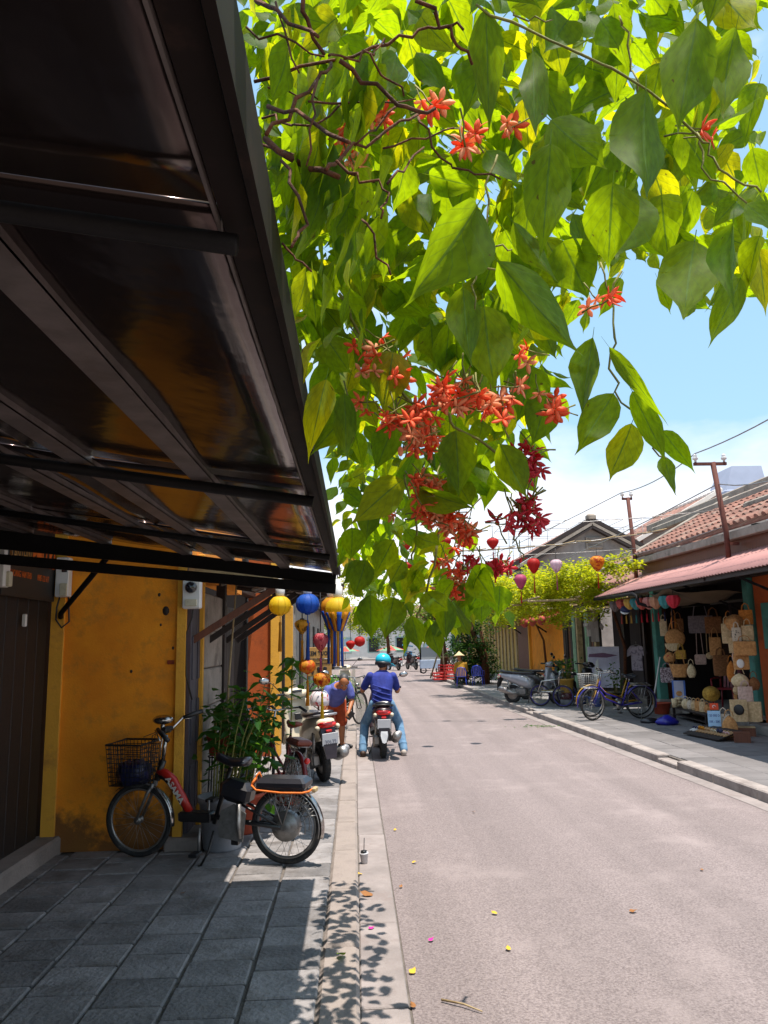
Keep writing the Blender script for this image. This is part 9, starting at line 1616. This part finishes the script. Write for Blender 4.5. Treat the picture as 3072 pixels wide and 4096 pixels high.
strap_plant('spiky palm-like plant beside the ice cream sign', (-.52, 15.6, .1), 46, 1.15)
strap_plant('second spiky plant farther along the left pavement, past the sign', (-.62, 18.2, .1), 40, 1.3)
potted('yellow pot with dark feathery foliage standing by the tricycle', (5.27, 19.5, .1), .19, .34, M['pot_yellow'], 90, (0, 0, .95), (.28, .28, .3), .13, .04, 9, z0=.32, seed=12)
sp2 = thing('pot', 'upturned grey and dark red pot under the yellow pot', 'pot', (5.27, 19.5, .1)); MB().lathe([(.17, 0), (.18, .15), (.15, .16), (.001, .16)], (0, 0, 0), 18).build('lower_pot', M['pot_grey'], sp2); MB().lathe([(.16, .162), (.15, .31), (.12, .318), (.001, .318)], (0, 0, 0), 18).build('upper_pot', mat('dark_red_glaze', S('#5a2630'), .4), sp2)
potted('bright green shrub in a dark pot beside the large painting', (6.45, 19.2, .1), .17, .3, M['blacksteel'], 70, (0, 0, .78), (.2, .2, .36), .11, .055, 7, seed=15)
bwl = thing('pot', 'wide terracotta bowl by the foot of the far teal post', 'pot', (6.62, 16.9, .1)); pot_mb(bwl, .2, .24, M['pot_red']); MB().box((0, 0, -.001), (.01, .01, .001)).build('foot', M['pot_red'], bwl)
for i, (x, y, z, r, c, lab) in enumerate(((5.95, 20.6, .1, .11, M['white'], 'white pail on the pavement before the dark shop step'), (5.9, 19.2, .1, .2, mat('blue_tub', S('#4a6fc4'), .5), 'pale blue plastic tub behind the violet bicycle'), (5.75, 20.0, .1, .16, _mats['blue_tub'], 'smaller blue tub near the white pail'))):
    t = thing('tub', lab, 'tub', (x, y, z), group='tubs by the shop'); MB().lathe([(r * .8, 0), (r, r * 1.1), (r * 1.05, r * 1.12), (r * .96, r * 1.1), (r * .76, .01), (.001, .01)], (0, 0, 0), 20).build('body', c, t); MB().torus((0, 0, r * 1.11), r * 1.0, .008, (0, 0, 1), 20, 5).build('rim', c, t)

def clump_mass(parent, clumps, n, L, m, name, seed, off, flat=.55):
    q = random.Random(seed); vs, fs = [], []
    tot = sum(c[3] ** 2 for c in clumps)
    for cx, cy, cz, r in clumps:
        k = int(n * r * r / tot)
        subs = [(q.gauss(0, .5), q.gauss(0, .5), q.gauss(0, .45)) for _ in range(9)]
        for _ in range(k):
            s = subs[q.randrange(9)]
            p = V((cx + r * (s[0] + q.gauss(0, .25)), cy + r * (s[1] + q.gauss(0, .25)), cz + r * flat * 1.4 * (s[2] + q.gauss(0, .25)))) - off
            a = q.uniform(0, 2 * pi); d = V((cos(a), sin(a), q.uniform(-.9, .4))).normalized(); nn = V((q.gauss(0, .5), q.gauss(0, .5), 1)); sd = d.cross(nn).normalized() * L * .28 * q.uniform(.8, 1.2); l_ = L * q.uniform(.7, 1.25)
            b = len(vs); vs += [tuple(p), tuple(p + d * l_ * .45 + sd), tuple(p + d * l_), tuple(p + d * l_ * .45 - sd)]; fs.append((b, b + 1, b + 2, b + 3))
    mb = MB(); mb.add(vs, fs, 0, False); return tag(mb.build(name, m, parent), kind='stuff')
def O(*a): return V(a)
vn = thing('climbing_vine', 'bright yellow-green climbing vine covering a trellis over the right pavement', 'vine', (5.9, 19.4, .1), group='climbing vines')
clump_mass(vn, [(6.14, 17.8, 3.35, .38), (5.8, 18.2, 3.01, .5), (5.42, 18.8, 3.07, .6), (5.02, 19.5, 3.06, .62), (4.64, 20.5, 3.01, .65), (4.44, 22, 3.09, .7), (4.4, 24, 3.07, .75), (5.53, 18.5, 2.64, .42), (5.11, 19.5, 2.62, .45), (5.22, 20, 2.28, .26), (6.29, 17, 3.37, .2), (6.09, 17.2, 3.57, .16), (4.83, 22, 2.71, .45), (5.94, 18, 2.69, .3), (5.6, 20.5, 3.0, .7), (5.4, 23, 3.0, .8), (4.3, 25.5, 3.2, .8), (4.2, 23, 3.3, .6), (4.9, 21, 3.35, .5), (3.9, 24.5, 3.2, .7), (5.1, 18.6, 3.3, .5), (4.55, 19.6, 3.1, .45), (5.6, 18.0, 3.2, .4)], 24000, .10, M['vine_leaf'], 'crown', 21, V((5.9, 19.4, .1)))
MB().tube([(.9, .3, 0), (.95, .2, 1.4), (.6, 0, 2.5), (0, .2, 2.8)], [.05, .045, .035, .02], 7).build('trunk', M['bark'], vn)
for k in range(5): MB().tube([(.6, 0, 2.45), (.2 - .3 * k, .4 * k, 2.75), (-.3 - .3 * k, 1.0 * k - .5, 2.85)], [.02, .014, .008], 5).build('branch', M['bark'], vn)
tr_ = thing('trellis', 'weathered timber trellis carrying the bright vine', 'trellis', (0, 0, 0))
for y in (18.6, 20.6, 22.6, 24.6):
    MB().tube([(7.1, y, 2.72), (4.2, y, 2.66)], .03, 6).build('rafter', M['wood_pale'], tr_)
for x in (4.4, 5.4, 6.4): MB().tube([(x, 18.3, 2.74), (x, 25.2, 2.74)], .025, 6).build('rail', M['wood_pale'], tr_)
for x, y in ((6.95, 18.5), (6.95, 25.3), (7.0, 22.0)): MB().tube([(x, y, .1), (x, y, 2.75)], .04, 7).build('post', M['wood_dark'], tr_)
vd = thing('climbing_vine', 'darker green vine with pale blossoms on the eave of the yellow house', 'vine', (6.6, 28, .1), group='climbing vines')
clump_mass(vd, [(4.77, 27, 2.72, .5), (4.79, 29, 3.18, .7), (4.97, 26, 2.43, .3), (4.73, 31, 2.92, .6), (5.28, 25.5, 2.68, .3), (5.6, 27.5, 3.0, .7), (6.2, 29, 3.1, .8)], 6000, .11, M['tree_leaf'], 'crown', 22, V((6.6, 28, .1)))
MB().tube([(.4, .4, 0), (.3, .3, 1.6), (-.2, 0, 2.6)], [.05, .04, .02], 7).build('trunk', M['bark'], vd)
dt_ = thing('ivy_tree', 'dark ivy-clad leaning tree behind the woman in the conical hat', 'tree', (4.6, 30, .1))
clump_mass(dt_, [(4.16, 30, 1.47, .55), (4.69, 30, 1.37, .6), (4.31, 30, .95, .55), (5.01, 30.5, .8, .55), (4.56, 30, .6, .5), (4.03, 31, 1.65, .4), (4.4, 30.4, 2.2, .6), (4.9, 30.6, 2.3, .6), (4.3, 30.5, .45, .5), (5.2, 30.6, .4, .4)], 7000, .12, M['dark_leaf'], 'crown', 23, V((4.6, 30, .1)), .75)
MB().tube([(.4, .0, 0), (.3, 0, .9), (.0, .1, 1.9), (-.2, .2, 3.0)], [.14, .12, .1, .07], 8).tube([(.5, .1, 0), (.45, 0, 1.0), (.3, .0, 2.0)], [.08, .06, .05], 7).build('trunk', M['bark'], dt_)

# ================================================================ far end of the street
M['crate'] = mat('red_crate', S('#c4201c'), .5, var=.25, vscale=9)
def crate_proto(label, loc, rz):
    c = thing('crate', label, 'crate', loc, rz, 'red crates')
    for z in (.02, .15, .28):
        for s in (1, -1):
            MB().box((0, s * .19, z), (.46, .016, .06), bev=.004).build('slat', M['crate'], c); MB().box((s * .222, 0, z), (.016, .36, .06), bev=.004).build('slat', M['crate'], c)
    for x in (-.215, .215):
        for y in (-.18, .18): MB().box((x, y, .155), (.03, .03, .31)).build('corner_post', M['crate'], c)
    MB().box((0, 0, .012), (.44, .37, .016)).build('base', M['crate'], c)
    return c
c0 = crate_proto('red plastic crate at the street end of the lower row by the propped tree', (3.62, 34.2, .1), .1)
for (x, y, z, a, lab) in ((4.14, 34.1, .1, -.1, 'red crate in the middle of the lower row by the propped tree'), (4.66, 34.2, .1, .2, 'red crate at the wall end of the lower row by the propped tree'), (4.12, 34.15, .42, .2, 'red crate on top of the middle one by the propped tree'), (3.9, 34.9, .1, .3, 'red crate behind the lower row by the propped tree'), (3.95, 34.9, .42, .1, 'red crate stacked behind, topmost of the back pair')):
    dup(c0, lab, (x, y, z), a)
def tree(label, loc, h, clumps, n, L, m, r=.14, stakes=0, name='street_tree'):
    t = thing(name, label, 'tree', loc, group='street trees'); off = V(loc)
    MB().tube([(0, 0, 0), (.06, 0, h * .35), (-.04, .05, h * .7), (.05, 0, h)], [r * 1.2, r, r * .8, r * .45], 9).build('trunk', M['bark'], t)
    for k in range(5):
        a = 2 * pi * k / 5 + .4; MB().tube([(0, 0, h * .62), (.5 * cos(a), .5 * sin(a), h * .85), (1.3 * cos(a), 1.3 * sin(a), h * 1.08)], [r * .5, r * .35, r * .12], 6).build('branch', M['bark'], t)
    for k in range(stakes):
        a = 2 * pi * k / stakes + .5; MB().tube([(.65 * cos(a), .65 * sin(a), 0), (.08 * cos(a), .08 * sin(a), 1.55)], .035, 6).build('stake', M['wood_pale'], t)
    if stakes: MB().torus((0, 0, .95), .27, .03, (0, 0, 1), 4, 5).build('brace', M['wood_pale'], t)
    clump_mass(t, [(loc[0] + a, loc[1] + b, loc[2] + c, d) for a, b, c, d in clumps], n, L, m, 'crown', 30 + int(loc[1]), off, .7); return t
tree('young tree held by three pale stakes beside the red crates', (3.95, 35.2, .1), 2.9, [(0, 0, 3.3, 1.0), (.6, .3, 3.0, .7), (-.6, 0, 3.1, .7), (0, .5, 4.0, .8)], 3500, .14, M['tree_leaf'], .16, 3)
tree('leafy yellow-green tree over the far left end of the street', (-1.6, 54, .0), 3.6, [(0, 0, 4.2, 1.6), (1.4, 0, 3.7, 1.1), (-1.4, 0, 4, 1.2), (.4, .5, 5.3, 1.3), (1.9, .5, 2.9, .6)], 5000, .2, M['vine_leaf'])
tree('tree with hanging branches in the middle distance, right of the yellow-green one', (2.6, 62, .0), 3.6, [(0, 0, 4.2, 1.8), (1.6, 0, 3.8, 1.2), (-1.7, 0, 3.7, 1.3), (-2.2, 0, 2.9, .6), (1.0, 0, 3.0, .6), (0, 0, 5.4, 1.3)], 5000, .22, M['tree_leaf'])
tree('tree by the far pale house at the right end of the street', (6.4, 58, .0), 3.6, [(0, 0, 4.2, 1.8), (1.6, 0, 4, 1.2), (-1.7, 0, 3.9, 1.3), (0, 0, 5.4, 1.3)], 4000, .24, M['tree_leaf'])
tree('dense tree before the white building far left', (-5.5, 66, .0), 3.8, [(0, 0, 4.4, 2.2), (2, 0, 4, 1.5), (-2, 0, 4, 1.6), (0, 0, 6, 1.5)], 4500, .26, M['tree_leaf'])
wb = thing('white_building', 'long low white building closing the far end of the street', 'building', (0, 84, 0))
MB().box((0, 3, 2.0), (44, 6, 4.0)).build('wall', M['white_roof'], wb)
MB().loft([[V((-22.6, -.6, 4.0)), V((22.6, -.6, 4.0)), V((22.6, 6.6, 4.0)), V((-22.6, 6.6, 4.0))], [V((-21.5, 3, 5.8)), V((21.5, 3, 5.8)), V((21.5, 3.1, 5.8)), V((-21.5, 3.1, 5.8))]]).build('roof', M['roof_tile'], wb)
for k in range(14):
    x = -19 + k * 3
    w_ = MB().box((x, -.03, 1.5), (1.3, .1, 1.7), bev=.03).build('window', mat('far_window_frame', S('#8fa8a4'), .6), wb); MB().box((x, -.09, 1.5), (1.05, .04, 1.45)).build('pane', M['glass'] if k % 3 else mat('far_pane', S('#9fb3bb'), .3), w_)
fk_ = struct('far_kerb', MB().box((0, 78, .04), (40, .3, .2)), M['kerb'])
struct('far_pavement', MB().box((0, 81, .02), (40, 5.6, .16)), M['paving_far'])
M['paras_r'] = mat('red_canvas', S('#c4584a'), .8, trans=.3); M['paras_g'] = mat('green_canvas', S('#7fae8c'), .8, trans=.3)
for i, (x, lab) in enumerate(((-1.0, 'low red and green parasol at the far kerb, the one at the left house'), (3.6, 'low red and green parasol at the far kerb, near the blue rickshaw'), (8.0, 'low red and green parasol at the far kerb, behind the tree props'))):
    p = thing('parasol', lab, 'parasol', (x, 78.6, .1), group='far parasols')
    for k in range(10):
        a, b = 2 * pi * k / 10, 2 * pi * (k + 1) / 10
        MB().add([(0, 0, 1.35), (1.5 * cos(a), 1.5 * sin(a), .85), (1.5 * cos(b), 1.5 * sin(b), .85)], [(0, 1, 2)]).build('panel', M['paras_r'] if k % 2 else M['paras_g'], p)
    MB().tube([(0, 0, 0), (0, 0, 1.35)], .03, 6).build('pole', M['wood_pale'], p)
rk2 = thing('rickshaw', 'blue cycle rickshaw parked at the far kerb', 'rickshaw', (5.6, 77.0, 0)); M['rick'] = mat('rickshaw_blue', S('#2a7fa8'), .5)
for x, y in ((-.5, .5), (-.5, -.5), (.8, 0)): wheel(rk2, x, .33, .025, M['alu'], 12, y=y)
MB().box((-.4, 0, .6), (.8, .8, .5), bev=.08).tube([(-.1, 0, .5), (.8, 0, .33)], .03, 6).build('body', M['rick'], rk2)
MB().sheet((-.9, -.5, 1.5), (-.9, .5, 1.5), (.1, .5, 1.35), (.1, -.5, 1.35), 6, 2, .03, lambda u, v: .1 * sin(pi * u)).build('hood', M['rick'], rk2)
ph_ = thing('pale_house', 'pale ochre house far down the right side beyond the pale wall', 'house', (0, 0, 0))
MB().box((9.2, 50, 2.0), (3.6, 12, 4.0)).build('wall', M['pale_wall'], ph_); MB().sheet((7.0, 43.6, 3.9), (7.0, 56.4, 3.9), (10, 56.4, 5.6), (10, 43.6, 5.6), 1, 1, .12).build('roof', M['roof_tile'], ph_)
for k in range(3):
    w_ = MB().box((7.37, 46 + k * 4, 1.5), (.08, 1.2, 1.8), bev=.02).build('window', M['wood_brown'], ph_); MB().box((7.32, 46 + k * 4, 1.5), (.03, 1.0, 1.6)).build('pane', M['glass'], w_)
lh = thing('pale_house', 'pale house at the far end of the left side', 'house', (0, 0, 0)); MB().box((-4.0, 45, 2.0), (4, 12, 4.0)).build('wall', M['stone_wall'], lh); MB().sheet((-1.6, 38.6, 3.9), (-1.6, 51.4, 3.9), (-4.6, 51.4, 5.4), (-4.6, 38.6, 5.4), 1, 1, .12).build('roof', M['roof_tile'], lh)
# vendor cart
vc = thing('food_cart', 'glass-sided food cart with a pale roof at the corner past the crates', 'cart', (3.95, 40.5, .1))
MB().box((0, 0, .5), (1.2, .6, .45), bev=.02).build('cabinet', mat('cart_pale_blue', S('#9fb0c8'), .5), vc)
for x in (-.57, .57):
    for y in (-.27, .27): MB().box((x, y, .8), (.04, .04, 1.5)).build('post', M['blacksteel'], vc)
for s in (1, -1): MB().box((0, s * .28, 1.05), (1.1, .012, .6)).build('pane', mat('cart_glass', (.35, .38, .4), .08, var=.05, spec=.8), vc)
MB().box((0, 0, 1.58), (1.4, .8, .05), bev=.01).build('roof', M['white_roof'], vc)
for x in (-.4, .4): wheel(vc, x, .17, .025, M['alu'], 10, y=.32)
# parked two-wheelers far off
for i, (x, y, a, s, lab) in enumerate(((3.6, 46.5, 1.9, rs, 'dark scooter first in the far row past the food cart'), (4.5, 47.5, 1.8, rs, 'dark scooter second in the far row past the food cart'), (5.4, 48.2, 1.7, cs, 'beige scooter third in the far row past the food cart'), (2.7, 49, 2.0, rs, 'dark scooter standing alone at the far kerb before the rickshaw'), (6.2, 49, 1.8, rs, 'dark scooter last in the far row past the food cart'), (-.55, 20.5, 1.3, cs, 'beige scooter farther up the left pavement past the spiky plant'))):
    c = dup(s, lab, (x, y, .1 if x > 3.5 or x < 0 else 0), a); c['group'] = 'far scooters'
    for ch in list(c.children):
        if ch.name.startswith('lettering'): bpy.data.objects.remove(ch)
bicycle('pale bicycle leaning by the food cart', (5.1, 41.5, .1), 1.2, M['silver'], lean=.05)
bicycle('bicycle beside the red crates and the staked tree', (5.0, 34.9, .1), 1.9, M['silver'], lean=-.05)
# litter
M['leaf_yellow'] = mat('fallen_yellow_leaf', S('#c9a02a'), .8, var=.2, vscale=9)
M['leaf_brown'] = mat('fallen_brown_leaf', S('#8a5a2a'), .8, var=.2, vscale=9)
M['petal_magenta'] = mat('magenta_petal', S('#c0208a'), .7)
fl_me = {}
for k_, m_ in (('y', 'leaf_yellow'), ('b', 'leaf_brown'), ('g', 'leaf'), ('m', 'petal_magenta')):
    fl_me[k_] = leaf_mesh('fallen_leaf', 200, M[m_])[0]
LIT = [(.27, 4.44, 'y', .06, 'fallen_leaf', 'yellow fallen leaf where the gutter meets the road, near the dry twig'), (1.74, 5.25, 'b', .06, 'fallen_leaf', 'brown fallen leaf alone in the middle of the near road'), (.06, 5.11, 'm', .05, 'petal', 'magenta petal on the gutter among the leaf shadows'), (.41, 4.88, 'm', .045, 'petal', 'magenta petal on the road edge beside the gutter'), (-.09, 4.46, 'g', .08, 'fallen_leaf', 'fresh green leaf lying on the kerb edge in front'), (.89, 5.29, 'y', .05, 'fallen_leaf', 'small yellow leaf on the road between gutter and lone brown leaf'), (.43, 6.53, 'y', .05, 'fallen_leaf', 'yellow leaf on the road level with the white cup'), (.85, 4.7, 'y', .05, 'fallen_leaf', 'yellow leaf on the road nearest the picture foot'), (.03, 6.25, 'y', .06, 'fallen_leaf', 'yellow leaf against the kerb just before the white cup'), (.1, 5.75, 'b', .10, 'fallen_leaf', 'large curled brown leaf in the gutter before the cup'), (.35, 7.6, 'y', .05, 'fallen_leaf', 'yellow leaf on the road beyond the cup'), (.3, 5.9, 'b', .04, 'fallen_leaf', 'tiny brown leaf at the joint of gutter and road'), (.26, 4.05, 'b', .05, 'fallen_leaf', 'brown leaf at the gutter joint nearest the camera'), (2.6, 6.1, 'b', .045, 'fallen_leaf', 'brown leaf far out on the near road'), (1.2, 8.3, 'b', .05, 'fallen_leaf', 'brown leaf on the road in front of the scooter rider'), (-1.2, 5.6, 'b', .05, 'fallen_leaf', 'brown leaf on the shaded paving before the bicycle')]
for x, y, k, s, nm, lab in LIT:
    z = .118 if (-.2 < x < 0) else (.108 if x <= -.2 else .012)
    o = link(nm, fl_me[k]); tag(o, lab, nm.replace('_', ' '), 'fallen leaves and petals'); o.location = (x, y, z); a = rnd.uniform(0, 6.28); o.rotation_euler = (rnd.uniform(.05, .3), rnd.uniform(-.3, .3), a); o.scale = (s * .6, s, s)
tag(MB().tube([(.40, 4.12, .012), (.5, 4.05, .018), (.58, 3.98, .012)], [.006, .005, .003], 5).build('twig', M['wood_pale']), 'short dry yellow twig lying on the near road', 'twig')
q = MB()
for k in range(40): a = rnd.uniform(0, 6.28); b = V((rnd.gauss(0, .28), rnd.gauss(0, .12), .005)); q.add([b, b + V((.05 * cos(a), .05 * sin(a), .02)), b + V((.09 * cos(a + .4), .09 * sin(a + .4), .01))], [(0, 1, 2)])
o = q.build('leafy_scrap', M['plant_leaf']); o.location = (3.75, 15.9, 0.005); tag(o, 'torn green leafy scrap on the road by the right kerb', 'leaf scrap')
cu_ = thing('paper_cup', 'crushed pale paper cup with dark straw standing in the gutter at the kerb', 'cup', (.05, 6.58, .004), rot=(.05, -.06, .4)); cu_.scale = (.8, .8, .8)
MB().lathe([(.032, 0), (.042, .09), (.046, .092), (.046, .098), (.001, .099)], (0, 0, 0), 16).build('cup_body', mat('cup_grey', S('#c4c2c4'), .6, var=.2), cu_)
MB().tube([(.0, 0, .09), (.012, 0, .24)], .004, 6).build('straw', M['black'], cu_); MB().lathe([(.02, .099), (.035, .115), (.001, .12)], (0, 0, 0), 10).build('lid', M['black'], cu_)
